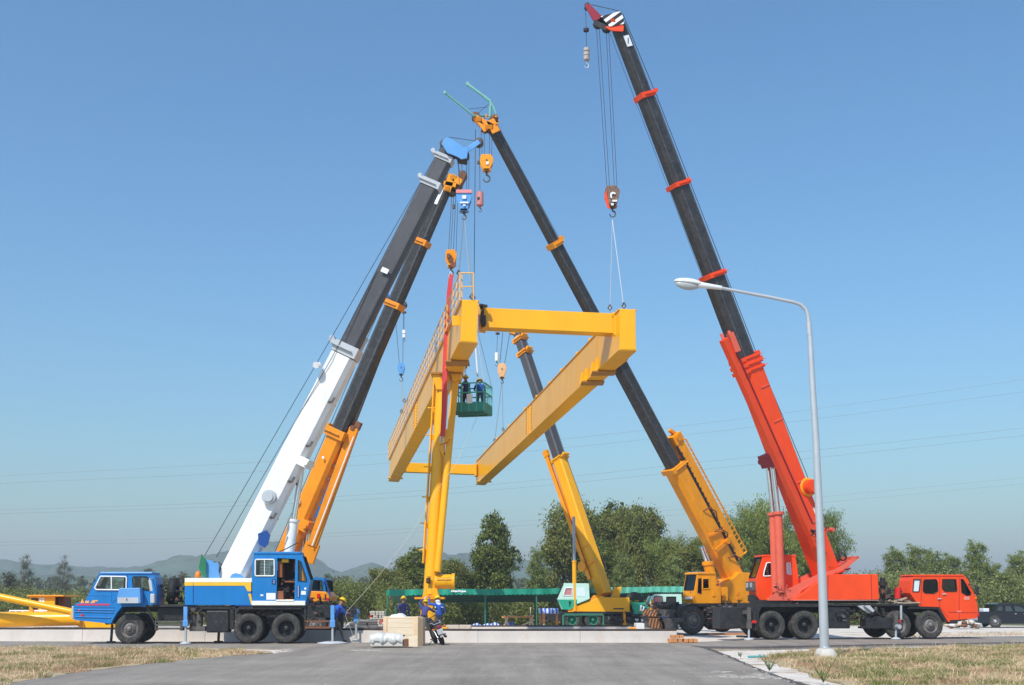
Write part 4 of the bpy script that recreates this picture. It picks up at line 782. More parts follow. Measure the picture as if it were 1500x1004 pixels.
# ================================================================= YELLOW ROUGH TERRAIN CRANE (nose towards the camera)
def rt_crane():
    o = G(1013,929.5); P = Plane(V((o.x,o.y,0)), 24)
    t = thing('rough_terrain_crane', 'yellow crane with big tyres and black carrier, nose left, just behind the red crane', 'mobile crane', V(P.o), P.yaw)
    r = .66
    for px in (1013,1098):
        for side in (0,1): h = wheel(P, t, px, 908, r, -.22 if side == 0 else 2.6, .42, 'front', RIMG, False, flip=(side==1)); h.location.z = r
    ch = MB(); ch.rect(P,1000,888,1125,905,.75,1.8); ch.rect(P,1026,885,1125,889,.0,2.5); ch.prism(P,[(1036,889),(1097,889),(1097,920),(1046,923),(1038,917)],-.15,.5)
    ch.prism(P,[(991,899),(994,891),(1000,887),(1010,885),(1026,886),(1026,889),(1012,889),(1003,892),(998,898),(996,905),(992,905)],-.12,.55); ch.prism(P,[(991,899),(994,891),(1000,887),(1010,885),(1026,886),(1026,889),(1012,889),(1003,892),(998,898),(996,905),(992,905)],1.95,2.6)
    ch.rect(P,992,886,1003,904,.3,2.2); ch.build('chassis', BLK, t, .015)
    m = MB(); m.rect(P,986,905,1000,912,-.2,2.7); m.rect(P,983,893,993,905,.2,2.3); m.build('outrigger_box', DGR, t, .02)
    m = MB(); m.prism(P,[(980,906),(988,906),(993,922),(983,924)],-.1,.5); m.build('float_pad', DGR, t, .01); m = MB(); m.prism(P,[(984,904),(990,904),(994,920),(985,920)],2.0,2.6); m.build('float_pad', DGR, t, .01)
    hz = mat('hazard_stripes', (.75,.4,.15), .6, .1); nt = hz.node_tree; N = nt.nodes; wv = N.new('ShaderNodeTexWave'); wv.inputs['Scale'].default_value = 2.2; wv.bands_direction = 'DIAGONAL'; tc = N.new('ShaderNodeTexCoord'); nt.links.new(tc.outputs['Object'], wv.inputs[0])
    cr = N.new('ShaderNodeValToRGB'); cr.color_ramp.interpolation = 'CONSTANT'; cr.color_ramp.elements[0].color = (.06,.045,.04,1); cr.color_ramp.elements[1].position = .5; cr.color_ramp.elements[1].color = (.5,.2,.06,1); nt.links.new(wv.outputs[0], cr.inputs[0]); nt.links.new(cr.outputs[0], N['Principled BSDF'].inputs['Base Color'])
    m = MB(); m.rect(P,981,894,983,904,1.2,2.5); m.prism(P,[(981,907),(984,906),(987,921),(984,922)],1.0,2.0); m.build('striped_bumper', hz, t, .006)
    clutter(P, t, 978, 884, 996, 905, .2, 2.6, 110, 'front_machinery', [DGR,BLK,RUST,BLUED], seed=41, smin=1.5, smax=5)
    m = MB(); m.tube([P.w2(985,904,1.9),P.w2(983,888,1.9),P.w2(985,880,1.8),P.w2(988,890,1.7),P.w2(990,896,1.7)], .06, 8); m.cyl(P.w2(985,888,1.85),P.w2(985,897,1.85),.14,n=12); m.build('tow_winch', CYEL, t)
    m = MB(); m.rect(P,996,882,1010,886,.9,1.8); m.build('air_box', BLK, t, .02)
    clutter(P, t, 1026, 887, 1095, 912, -.42, -.12, 110, 'side_machinery', [BLK,DGR,RUST], seed=42, smin=1.5, smax=6)
    m = MB(); m.rect(P,1041,905,1065,921,-.22,-.14); m.build('hose_rack', mat('dusty_maroon',(.12,.04,.035),.9,.5,.6,(.25,.15,.1),6), t)
    m = MB(); rd = random.Random(3)
    for k in range(12): x = 1041+k*2; m.tube([P.w2(x,903,-.25),P.w2(x+rd.uniform(-1,1),911,-.3),P.w2(x+rd.uniform(-2,2),920,-.25)], .025, 6)
    m.build('hose_bundle', RUST, t)
    m = MB(); m.prism(P,[(1054,888),(1058,888),(1066,897),(1063,898)],-.3,-.22); m.prism(P,[(1060,889),(1064,888),(1071,896),(1068,898)],-.3,-.22); m.rect(P,1056,892,1067,894,-.28,-.22); m.build('metal_bracket', GALV, t, .005)
    # turntable body and cab
    s = MB(); s.prism(P,[(1049,876),(1070,855),(1085,845),(1092,838),(1120,840),(1125,884),(1049,884)],.5,2.1); s.build('turntable_body', CYEL, t, .03)
    s = MB(); s.cyl(P.w2(1080,890,1.3),P.w2(1080,883,1.3),.8,n=28); s.build('slew_ring', DGR, t)
    oc = [(1022,841),(1047,840),(1049,858),(1056,861),(1056,884),(1021,884),(1018,873),(1018,866)]
    c = cab(P, t, oc, [[(1023,848),(1027,848),(1027,869.5),(1022,868.5)],[(1029,848),(1038.5,847.6),(1039,862.5),(1029,863)]], 1.05, {7: GLSD}, 0, CYEL, name='operator_cab', glassm={0: GLSD, 1: GLSD}, frames={1: CYEL})
    m = MB(); m.rect(P,1021,838.5,1047.5,841.5,-.04,1.09); m.build('roof_rim', CYEL, c, .02); m = MB(); m.rect(P,1022,837.8,1036,838.6,.1,.9); m.build('roof_rail', GALV, c)
    m = MB(); m.rect(P,1016.8,874.5,1018.4,878,.25,.8); m.build('number_plate', PAPER, c)
    m = MB(); a0 = P.w2(1020,866,.4); m.cyl(P.w2(1017.5,869,.35),P.w2(1020,858,.7),.015,n=6); m.build('wiper', RUB, c)
    m = MB(); m.rect(P,1057,866,1060.5,873,-.05,.1); m.rect(P,1060,860,1068,880,.1,.6); m.build('ladder_box', CYEL, t, .01)
    driver_seat(P, t, 1034, 868, .5)
    m = MB(); m.rect(P,1043,866,1048,874,-.03,0); m.build('side_panel', CYEL, c, .01)
    m = MB(); m.rect(P,1087,866,1091,872,.46,.5); m.rect(P,1088,873,1095,879,.46,.5); m.build('vent', ORG, t); 
    # luffing cylinder
    m = MB(); m.cyl(P.w2(1062,856,1.0),P.w2(1054,825,1.0),.26,n=20); m.cyl(P.w2(1054.2,827,1.0),P.w2(1053.6,822,1.0),.3,n=20); m.build('luffing_cylinder', CYEL, t)
    m = MB(); m.cyl(P.w2(1054,824,1.0),P.w2(1045,800,1.0),.15,n=18); m.build('cylinder_rod', CHROME, t)
    # boom
    a = P.w(1077,852,1.3); a = P.w(1078,856,1.3); b = W(719,183,51.5)
    Y1 = a.y
    T = lambda y: (y-856)/(183-856)   # refined below by depth-aware search
    def TT(px, py):
        best = min(range(1001), key=lambda k: (proj(a.lerp(b,k/1000))[1]-py)**2); return best/1000
    t1, t2, t3 = TT(0,683), TT(0,535), TT(0,362)
    boom(t, a, b, [(0,t1,.85,.92,CYEL)], 'base_boom'); boom(t, a, b, [(t1,t2,.60,.70,BOOM),(t2,t3,.50,.60,BOOM),(t3,1,.42,.48,BOOM)])
    d, sd, u = bframe(a, b); ny = -sd if sd.y > 0 else sd
    collar(t, a, b, t1-.01, .9, .97, .25, CYEL, 0); collar(t, a, b, t2, .72, .76, .3, CYEL, .15); collar(t, a, b, t3, .6, .64, .28, CYEL, .15)
    jj0, jj1 = a.lerp(b,.04)+u*.85+ny*.1, a.lerp(b,t1+.03)+u*.85+ny*.1
    m = MB(); m.beam(jj0, jj1, .5,.5); m.beam(jj1, jj1+d*.5, .55,.62); m.build('stowed_jib', CYEL, t, .015)
    m = MB(); m.cyl(jj1+d*.3+ny*.35, jj1+d*.3-ny*.35, .17, n=18); m.beam(jj1+d*.5+u*.1, jj1+d*.8-u*.05,.2,.16); m.build('jib_head', ORG, t, .01)
    m = MB(); r0, r1 = jj0+u*.5+ny*.2, jj1+u*.42+ny*.2
    m.cyl(r0, r1, .04, n=6)
    for k in range(26): q = jj0.lerp(jj1,k/25); m.cyl(q+u*.2+ny*.2, r0.lerp(r1,k/25), .025, n=5)
    m.cyl(r0, jj0+u*.0, .04, n=6); m.build('jib_lattice', CYEL, t)
    m = MB()
    for k in range(22): q = jj0.lerp(jj1,.02+k/23); m.beam(q-u*.26+ny*.28, q-u*.45+ny*.3+d*.08,.08,.09)
    m.beam(jj0-u*.36+ny*.27, jj1-u*.36+ny*.27,.03,.12); m.build('jib_clamp', BLK, t)
    m = MB(); q = a.lerp(b,t1*.33); m.beam(q-u*.5+ny*.5,q+u*.75+ny*.5,.12,.2,up=d); m.beam(q+d*.8-u*.4+ny*.45,q+d*.5+u*.6+ny*.45,.15,.12,up=d); m.cyl(q+u*.3+ny*.4,q+u*.3+ny*.7,.12,n=12); m.build('boom_bracket', ORG, t, .01)
    m = MB()
    for q in (.1,.2,.28): p = a.lerp(b,t1*q*2.2); m.tube([p+ny*.45, p+ny*.6+u*.3, p+ny*.55+u*.6-d*.4, p+ny*.45+u*.5-d*.9], .035, 6)
    m.build('hose_bundle', RUST, t)
    # head, outriggers of green lattice
    Y = 51.5; m = MB()
    for s in (-.3,.28): m.beam(W(727,194,Y+s),W(718,176,Y+s),.07,.4); m.beam(W(722,186,Y+s),W(695,172,Y+s),.07,.26); m.beam(W(712,192,Y+s),W(700,176,Y+s),.07,.22)
    m.beam(W(716,186,Y-.4),W(716,186,Y+.4),.35,.2); m.beam(W(701,175,Y-.4),W(701,175,Y+.4),.25,.2); m.build('boom_head', ORG, t, .01)
    m = MB()
    for q in (W(697,172,Y),W(711,188,Y),W(720,190,Y),W(724,176,Y)): m.lathe([(.05,-.2),(.2,-.2),(.15,0),(.2,.2),(.05,.2)], q, (0,1,0), 16)
    m.build('head_sheave', RUST, t)
    clutter(Plane((0,Y,0),0), t, 694, 168, 728, 192, -.35, .3, 22, 'head_fittings', [ORG,CYEL,RUST], seed=44, smin=1, smax=3)
    jib = MB(); jib.cyl(W(651,135.5,Y-.9),W(694,170,Y-.4),.055,n=8); jib.cyl(W(683.5,122.5,Y+.6),W(719,149,Y+.4),.07,n=8); jib.cyl(W(719,149,Y+.4),W(717.5,175,Y+.3),.07,n=8); jib.cyl(W(694,170,Y-.4),W(714,170,Y+.2),.05,n=8); jib.cyl(W(719,149,Y+.4),W(727,168,Y+.3),.05,n=8)
    jib.beam(W(684,121,Y+.6),W(686,126,Y+.6),.15,.15); jib.beam(W(650,134.5,Y-.9),W(653,137.5,Y-.9),.12,.12); jib.build('guide_arm', mat('pale_green_steel',(.16,.42,.36),.6,.2,.3), t)
    ropes([(W(687,160,Y),W(714,157,Y+.3)),(W(698,168,Y),W(719,150,Y+.4)),(a.lerp(b,.02)+u*.9, a.lerp(b,t1)+u*.6),(a.lerp(b,t1)+u*.5,a.lerp(b,t2)+u*.45),(a.lerp(b,t2)+u*.45,a.lerp(b,t3)+u*.42),(a.lerp(b,t3)+u*.42,W(727,180,Y))], .012, 'hoist_rope', t)
    hb = hookblock('hook_block', 'orange-yellow hook block with a big round hook hanging empty beside the blue head', W(713,228,51.4), .62, .78, CYEL, hooksize=.75,
        lines=[(W(705,176,Y),W(706,230,Y)),(W(709,178,Y),W(710,230,Y)),(W(717,180,Y),W(717,230,Y)),(W(721,185,Y),W(720,232,Y))])
    m = MB(); m.beam(W(705,238,51.3),W(699,238.5,51.3),.14,.14); m.build('rope_anchor', DGR, hb); m = MB(); m.box(W(714,239,51.2),(.12,.03,.14)); m.build('sticker', PAPER, hb)
rt_crane()

# ================================================================= GREEN-CAB CRANE at the back
def green_crane():
    o = G(850,921.5); P = Plane(V((o.x,o.y,0)), 0); Y = P.o.y
    t = thing('truck_crane', 'pale yellow truck crane with a mint green cab, far off before the green awning', 'mobile crane', V(P.o), 0)
    s = MB(); s.prism(P,[(845,896),(838,890),(862,881.5),(878,875),(922,875.5),(922.5,897)],0,2.1); s.build('counterweight_body', LYEL, t, .02)
    s = MB(); s.prism(P,[(897,875),(901,861),(912,859.5),(909,875)],.6,1.5); s.build('winch_bracket', LYEL, t, .01)
    s = MB(); s.rect(P,898.5,891,913.5,893,-.01,0); s.build('vent', BLK, t)
    s = MB(); s.prism(P,[(832,893),(845,886),(850,896),(832,897)],-.05,.6); s.prism(P,[(862,881),(870,872),(884,873),(888,880)],.1,.25); s.build('pivot_bracket', CYEL, t, .01)
    oc = [(826.5,854.5),(862.5,855),(863.6,877.5),(845,885),(836,893),(823,893),(816.5,877.5)]
    c = cab(P, t, oc, [[(828.5,861.5),(838.5,861.5),(838,872.5),(825,872.5)]], 1.3, {6: GLSD}, -.1, MINT, name='operator_cab', glassm={0: GPINK}, frames={0: PAPER})
    m = MB(); m.rect(P,845,861,857,874,-.112,-.10); m.build('side_pane', GPALE, c)
    m = MB(); m.prism(P,[(817,878.5),(845,878.5),(845,885),(836,893),(824,893)],-.112,-.10); m.build('lower_panel', TEAL, c)
    rd = random.Random(9); m = MB()
    for k in range(4): m.beam(P.w2(833+k*1.2,881,-.12),P.w2(835-k*.4,889,-.12),.01,.03)
    m.build('door_emblem', BLK, c)
    m = MB(); m.cyl(P.w2(842,895,.0),P.w2(841.2,823,.0),.12,n=16); m.cyl(P.w2(841.2,824,0),P.w2(841.2,821.5,0),.14,n=16); m.build('luffing_cylinder', LYEL, t)
    m = MB(); m.cyl(P.w2(841.2,822,.0),P.w2(840.4,757,.0),.085,n=16); m.build('cylinder_rod', mat('dull_rod',(.35,.38,.45),.3,.1,metal=.6), t)
    a = P.w(885,872,.8); b = W(757,484,72.5)
    def TT(py): return min(range(1001), key=lambda k: (proj(a.lerp(b,k/1000))[1]-py)**2)/1000
    t1, t2, t3 = TT(672), TT(521), TT(501)
    boom(t, a, b, [(0,t1,.72,.76,LYEL)], 'base_boom'); boom(t, a, b, [(t1,t2,.62,.64,BOOMG),(t2,t3,.56,.58,BOOMG),(t3,1,.50,.54,BOOMG)])
    collar(t, a, b, t2, .72, .8, .28, CYEL, .12, ); collar(t, a, b, t3, .68, .76, .28, CYEL, .1); collar(t, a, b, t1-.01, .76, .8, .2, LYEL, .2)
    d, sd, u = bframe(a, b); ny = -sd if sd.y > 0 else sd
    j0, j1 = a.lerp(b,.06)-u*.28+ny*.4, a.lerp(b,t1+.02)-u*.55+ny*.35; m = MB(); m.beam(j0, j1, .2,.26); m.beam(j1,j1+d*.4,.25,.34); m.build('stowed_jib', CYEL, t, .01)
    m = MB(); m.cyl(j0+u*.17+ny*.1, j1+u*.17+ny*.1, .02, n=5); m.build('jib_pipe', BLK, t)
    m = MB(); q = a.lerp(b,TT(826)); m.beam(q-u*.5+ny*.42,q+u*.5+ny*.42,.06,.14,up=d); m.cyl(q-u*.45+ny*.35,q-u*.45+ny*.6,.3,n=18); q2 = a.lerp(b,TT(802)); m.beam(q2-u*.3+ny*.38,q2+u*.38+ny*.4,.03,.05,up=d); m.build('boom_band', CYEL, t, .01)
    m = MB(); m.beam(W(748,486,72.5),W(762,490,72.5),.5,.3); m.build('boom_head', CYEL, t, .01)
    m = MB(); q = b.lerp(a,.04); m.beam(q+ny*.26-d*.2,q+ny*.26+d*.2,.02,.3); m.build('sticker', PAPER, t)
    ropes([(a+u*.8,a.lerp(b,t1)+u*.55),(a.lerp(b,t1)+u*.55,a.lerp(b,t3)+u*.5),(a.lerp(b,t1)+u*.42,a.lerp(b,t3)+u*.42)], .016, 'hoist_rope', t)
    # carrier
    ch = MB(); ch.rect(P,822,897,1000,903,.5,1.7); ch.rect(P,822,896,925,900,0,2.2); ch.rect(P,885,903,925,914,.0,2.0); ch.rect(P,925,900,1000,914,.3,2.0); ch.rect(P,792,898,824,910,.2,2.0); ch.build('chassis', BLK, t, .01)
    clutter(P, t, 796, 897, 822, 912, -.1, 1.6, 36, 'front_machinery', [DGR,BLK,RUST], seed=51, smin=1, smax=4); clutter(P, t, 886, 898, 960, 913, -.25, -.02, 60, 'side_machinery', seed=52, smin=1, smax=3.5)
    m = MB(); m.rect(P,823.5,899,885,902,-.06,.3); m.rect(P,823.5,899,826.5,919,-.06,.2); m.rect(P,882.5,899,885,919,-.06,.2); m.build('wheel_arch', DGREEN, t, .01)
    r = 12.8*P.m(838,915)
    for px in (838,869,960):
        for side in (0,1): h = wheel(P, t, px, 915, r, 0 if side == 0 else 2.1, .26, 'rear', RIMT, False, flip=(side==1)); h.location.z = r
    jack(P, t, 914.5, 897, 916, 921, -.1, ORG, .35, 3.6); jack(P, t, 796.5, 899, 912, 921, -.1, RUST, .35, 4)
    m = MB(); m.lathe([(.3,0),(.48,0),(.52,.08),(.52,.2),(.48,.28),(.3,.28)], P.w2(932,881,.9), P.n, 30); m.build('spare_tyre', TYRE, t)
    m = MB(); m.prism(P,[(928.5,883),(948,883),(954.5,890),(954.5,894),(944,894),(944,900),(928.5,900)],-.05,2.0); m.build('engine_box', TEAL, t, .02); m = MB(); m.rect(P,937.5,887,943.5,895,-.065,-.05); m.build('sticker', PAPER, t); m = MB(); m.rect(P,939.3,889,941.6,893,-.075,-.065); m.build('sticker_mark', DGREEN, t)
    m = MB(); m.rect(P,930,906.5,935,910.5,-.06,0); m.rect(P,937,906.5,942,910.5,-.06,0); m.build('white_plate', PAPER, t, .005)
    out = [(952,884),(953,879),(955.5,873),(959,870.5),(998,870.5),(1000,900),(955,900),(951,892)]
    c = cab(P, t, out, [[(958,874),(970,874),(970.5,884),(957,884)],[(976,874.5),(990,874.5),(990,884.5),(976,884.5)]], 2.0, {2: GLSD}, -.02, MINT, name='carrier_cab', glassm={0: GPINK, 1: INT}, frames={})
    # hooks
    hb = hookblock('hook_block', 'peach-coloured hook block behind the basket, holding the slings of the far girder end', W(735.5,533,72.3), .55, .95, mat('peach_paint',(.75,.42,.2),.6,.15,.2), style='plate', hooksize=.45,
        lines=[(W(736.5,487,72.4),W(732,534,72.3)),(W(747,487,72.4),W(739,534,72.3))], rope_r=.018)
    bl = thing('overhaul_ball', 'tiny beige hook weight hanging left of the peach hook block', 'hook block', W(727.7,517,72.3)); m = MB(); m.cyl(W(727.7,517,72.3),W(727.7,529,72.3),.12,n=14); m.build('weight', CREAM, bl); m = MB(); hook(m,W(727.7,529,72.3),.3); m.build('hook', DGR, bl)
    ropes([(W(729,486,72.4),W(727.7,517,72.3))], .014, 'hoist_rope', bl); m = MB(); m.cyl(W(729,488,72.3),W(729,490,72.3),.14,n=10); m.build('limit_weight', BLK, bl)
green_crane()
# ================================================================= GANTRY BEING LIFTED
def quadW(pts, Y): return [W(x,y,Y) for x,y in pts]
LN = quadW([(677,440),(700.5,441),(698.6,501.4),(674.5,500)],45.0); LF = quadW([(570.7,674),(583.6,674.8),(583,706),(569.8,705)],81.0)
RN = quadW([(908,453.5),(931,454.4),(931.6,512.6),(908,512)],45.0); RF = quadW([(697.6,677),(710,677.8),(709.5,710.5),(697.6,710)],81.0)
def timg(t, z0=45.0, z1=81.0): d = 1/((1-t)/z0+t/z1); return (d-z0)/(z1-z0)
def gantry():
    t = thing('gantry_bridge', 'big yellow rectangular gantry frame of box girders hoisted in mid air by the cranes', 'gantry crane', (0,45,0))
    def girder(N_, F_, nm):
        mb = MB(); mb.hexa(N_, F_); g = mb.build(nm, YEL, t, .012)
        fl = MB()   # flange plates
        for (i,j,s) in ((0,1,1),(3,2,-1)):
            a, b, c, d = N_[i], N_[j], F_[j], F_[i]; ex = (b-a).normalized()*.05; up = V((0,0,.03*s)); near = V((0,.02,0))
            q = [a-ex+near, b+ex+near, c+ex-near, d-ex-near]; fl.hexa(q, [v+up for v in q])
        fl.build('flange', YEL, g)
        return g
    gl = girder(LN, LF, 'girder'); gr = girder(RN, RF, 'girder')
    def at(N_, F_, i, ti): return N_[i].lerp(F_[i], timg(ti))
    # splice rings, bottom plates, lugs
    m = MB()
    for N_, F_ in ((LN,LF),(RN,RF)):
        for ti in (.63,.645):
            p = [at(N_,F_,i,ti) for i in range(4)]; cx = sum(p, V((0,0,0)))/4
            for i in (0,1,2,3):
                if i == 0: continue
                a, b = p[i], p[(i+1)%4]; m.beam(cx+(a-cx)*1.03, cx+(b-cx)*1.03, .05,.06,up=V((0,1,0)))
    m.build('splice_plate', YEL, t)
    m = MB()
    for N_, F_ in ((LN,LF),(RN,RF)):
        for k in range(9):
            for ti in (.62,.655):
                p = at(N_,F_,0,ti).lerp(at(N_,F_,3,ti), .08+.1*k); m.box(p-V((.02,0,0)), (.05,.06,.06))
    m.build('bolt', YELD, t)
    m = MB()
    for ti, w in ((.17,.35),(.245,.35)):
        a, b = at(RN,RF,3,ti), at(RN,RF,2,ti); z = V((0,0,-.05)); m.box((a+b)/2+z, (1.0,.9,.06)); 
    for ti in (.15,.235): a, b = at(LN,LF,3,ti), at(LN,LF,2,ti); m.box((a+b)/2+V((0,0,-.05)), (1.0,1.0,.06))
    m.build('leg_seat_plate', YELD, t, .006)
    m = MB()
    for ti in (.155,.185,.23,.26):
        a = at(RN,RF,3,ti); A = [a+V((-.18,0,-.03)), a+V((-.0,0,-.03)), a+V((-.0,0,.55)), a+V((-.08,0,.5))]; m.hexa(A, [v+V((0,.04,0)) for v in A])
    for N_, F_ in ((LN,LF),(RN,RF)):
        a, b = at(N_,F_,3,.975), at(N_,F_,2,.975); m.box((a+b)/2+V((0,0,-.03)), (1.0,.8,.05))
    m.build('gusset', YEL, t)
    m = MB()
    for ti in (.05,.22,.31,.42,.50,.59,.67,.78,.86,.94): p = at(RN,RF,0,ti); m.box(p+V((.02,0,.08)), (.10,.22,.18))
    for ti in (.3,.5,.7): p = at(LN,LF,0,ti); m.box(p+V((.02,0,.08)), (.10,.22,.18))
    m.build('lifting_lug', YEL, t, .01)
    m = MB()
    for N_, F_ in ((LN,LF),(RN,RF)):
        for k in range(1,12):
            u_ = k/12+.012*((k*7)%3); p_, q_ = N_[0].lerp(F_[0],u_), N_[3].lerp(F_[3],u_); m.beam(p_+V((-.002,0,0)), q_+V((-.002,0,0)), .018, .012, up=V((0,1,0)))
    m.build('weld_seam', mat('weld_seam_yellow', (.62,.25,.004), .6, .2), t)
    # ties
    m = MB(); A = quadW([(710,451),(905,459.5),(905,488.5),(710,479.5)],46.0); m.hexa(A, [v+V((0,.7,0)) for v in A]); tb = m.build('tie_beam', YEL, t, .012)
    m = MB(); A = quadW([(899,459),(908,458),(908,490),(899,490)],45.7); m.hexa(A, [v+V((0,1.1,0)) for v in A]); A = quadW([(902,455),(909,453.6),(909,459),(902,459)],45.6); m.hexa(A, [v+V((0,1.2,0)) for v in A]); m.beam(W(901.5,458,45.65),W(901.5,492,45.65),.05,.06); m.build('end_flange', YEL, t, .008)
    m = MB(); A = quadW([(706,449),(711,449),(711,481),(706,481)],45.9); m.hexa(A, [v+V((0,.9,0)) for v in A]); A = quadW([(700.6,446),(706,446),(706,482),(700.6,482)],46.1); m.hexa(A, [v+V((0,.7,0)) for v in A]); m.build('end_flange', YEL, t, .008)
    m = MB()
    for k in range(4): m.tube([W(703+k*.8,447,45.8),W(705+k,455,45.7),W(704+k*1.2,470,45.65),W(706+k,479,45.7),W(709+k*.7,475,45.75),W(708+k,462,45.8)], .03, 6)
    m.beam(W(702,447,45.7),W(714,449,45.7),.2,.08); m.build('cable_loop', BLK, t)
    m = MB(); A = quadW([(583,677.5),(699,681),(699,695),(583,691)],80.4); m.hexa(A, [v+V((0,.7,0)) for v in A]); m.build('tie_beam', YEL, t, .012)
    m = MB(); A = quadW([(695,679),(698,679),(698,697),(695,697)],80.2); m.hexa(A, [v+V((0,1,0)) for v in A]); m.build('end_flange', YEL, t)
    m = MB(); m.tube([at(LN,LF,2,.45)+V((-.2,0,0)), at(LN,LF,2,.47)+V((-.15,0,-.6)), at(LN,LF,2,.47)+V((-.3,0,-.9))], .14, 8); m.build('dark_bumper', BLK, t)
    # railing along the left girder
    rl = MB(); n = 36; H = 1.12
    off = V((-.10,0,0)); last = None
    for k in range(n+1):
        p = LN[0].lerp(LF[0], .0+k/n)+off; top = p+V((0,0,H)); rl.beam(p, top, .045,.045)
        if last:
            for h in (1.0,.66,.33): rl.cyl(last+V((0,0,H*h)), p+V((0,0,H*h)), .024 if h < 1 else .03, n=6)
            rl.beam(last+V((0,0,.06)), p+V((0,0,.06)), .02,.12)
        last = p
    p = LN[0]+off; rl.cyl(p+V((0,0,H)), p+V((.55,0,H)), .03, n=6); rl.cyl(p+V((.55,0,0)), p+V((.55,0,H)), .03, n=6); rl.cyl(p+V((0,0,H*.5)), p+V((.55,0,H*.5)), .024, n=6)
    q = LF[0]+off; rl.cyl(q+V((0,0,H)), q+V((.5,0,H)), .03, n=6); rl.build('railing', mat('railing_yellow', (.80,.45,.12), .5, .1), t)
    m = MB(); m.beam(W(676.5,440,45.3), W(676.5,403,45.3), .05,.05); m.beam(W(672,470,46),W(662,470,46),.06,.4); m.build('post', YEL, t)
    # leg
    L = thing('steel_column', 'tall yellow tubular gantry leg standing upright under the left girder, workers at its foot', 'gantry leg', W(630,905,49.6))
    mp = mpp(640,700,50)
    a, b = W(648.5,556,50.6), W(630,872,49.6); m = MB(); m.cyl(a, b, 9.2*mp, 10.0*mp, n=28); m.build('main_tube', YEL, L)
    a2, b2 = W(668,548,50.4), W(640.5,838,49.35); m = MB(); m.cyl(a2, b2, 5.3*mp, 5.0*mp, n=22); m.build('brace_tube', YEL, L)
    m = MB(); m.beam(a+V((-.36,-.05,0)), b+V((-.30,-.05,1.3)), .05,.16); 
    for f in (.14,.27,.42,.56,.68,.80): q = a.lerp(b,f)+V((-.42,-.05,0)); m.box(q, (.34,.12,.05)); m.box(q+V((.08,0,-.12)), (.12,.1,.2))
    m.build('side_flange', YEL, L, .006)
    m = MB(); A = quadW([(632,547),(661,547),(655,571),(639,571)],50.2); m.hexa(A, [v+V((0,.9,0)) for v in A]); A = quadW([(656,532),(682,532),(674,556),(663,558)],49.9); m.hexa(A, [v+V((0,.9,0)) for v in A]); m.build('head_bracket', YEL, L, .015)
    m = MB(); A = quadW([(631,545),(662,545),(662,548),(631,548)],50.1); m.hexa(A, [v+V((0,1.1,0)) for v in A]); A = quadW([(654,530),(683,530),(683,533),(654,533)],49.8); m.hexa(A, [v+V((0,1.1,0)) for v in A]); m.build('head_plate', YELD, L)
    m = MB(); c = W(660,637,49.9); m.cyl(c+V((-.1,-.2,0)), c+V((-.1,.35,0)), .22, n=24); A = quadW([(640,646),(655,638),(657,646),(643,652)],49.75); m.hexa(A, [v+V((0,.5,0)) for v in A]); A = quadW([(641,650),(650,650),(650,672)],49.9); m.add(A+[v+V((0,.1,0)) for v in A], [(0,1,2),(5,4,3),(0,3,4,1),(1,4,5,2),(2,5,3,0)]); m.build('strap_lug', YEL, L, .01)
    m = MB()
    for k in range(7): p = a.lerp(b,.36+k*.09)+V((.30,-.05,0)); m.box(p,(.06,.06,.12))
    m.build('bolt_lug', YELD, L)
    # foot
    m = MB(); A = quadW([(624,862),(640,862),(643,874.5),(618,874.5)],49.35); m.hexa(A, [v+V((0,.7,0)) for v in A]); m.build('foot_gusset', YEL, L, .01)
    m = MB(); A = quadW([(607,875),(650.5,875),(650.5,878),(607,878)],49.2); m.hexa(A, [v+V((0,1.0,0)) for v in A]); m.build('foot_plate', CYEL, L, .006)
    m = MB(); A = quadW([(621,878),(636,878),(633,893),(623,893)],49.4); m.hexa(A, [v+V((0,.6,0)) for v in A]); m.cyl(W(628,893,49.7), W(628,905,49.7)+V((0,0,-.2)), .35, n=20); m.box(V((W(628,905,49.7).x,49.7,.25)),(1.6,.8,.5)); m.build('wheel_bogie', YEL, L, .01)
    m = MB(); m.cyl(W(637,852.5,49.6), W(664,852,49.6), 10*mp, n=28); m.cyl(W(662,852,49.6), W(666,852,49.6), 11.5*mp, n=28); m.build('stub_pipe', YEL, L)
    m = MB()
    for y in (847,858): m.beam(W(639,y,49.25),W(661,y,49.25),.03,.03)
    m.beam(W(626,850,49.25),W(631,850,49.25),.03,.3); m.build('bolt_strip', YELD, L)
    m = MB()
    for y in (848,853): m.beam(W(624.5,y,49.2), W(629.5,y,49.2), .04,.04)
    for x in (625,629): m.beam(W(x,847,49.2), W(x,854.5,49.2), .04,.04)
    m.build('marker_frame', BLK, L)
    # slings
    def sling(lab, p, ends, r=.016, m_=GALV):
        s = thing('lifting_sling', lab, 'sling', p); mb = MB()
        for e in ends: mb.cyl(p, e, r, n=6)
        mb.build('wire', m_, s); s2 = MB()
        for e in ends: s2.tube([e+V((0,0,.25)), e+V((.08,0,.1)), e, e+V((-.08,0,.1)), e+V((0,0,.25))], .03, 6)
        s2.build('shackle', DGR, s)
        return s
    sling('pair of wire slings from the tapered blue hook block down to the left girder', W(680,314,45.1), [W(672,404,47.5), W(691,439,45.3), W(693,440,46.5)])
    sling('pair of wire slings from the heavy brown hook block to the right girder corner', W(897,322,46.4), [W(893.5,455,46.2), W(914,452,45.4)])
    sling('pair of wire slings from the peach hook block to the right girder', W(735.5,557,72.3), [W(724.5,648,76), W(737,632,74)])
    sling('wire slings from the small pale blue hook block to the railed left girder', W(588,555,66.4), [W(588,606,66.5), W(592,590,66.5)])
    # basket
    K = thing('man_basket', 'dark green steel man basket with two workers, hanging between the girders', 'work basket', W(693,608,51.5), math.radians(-14))
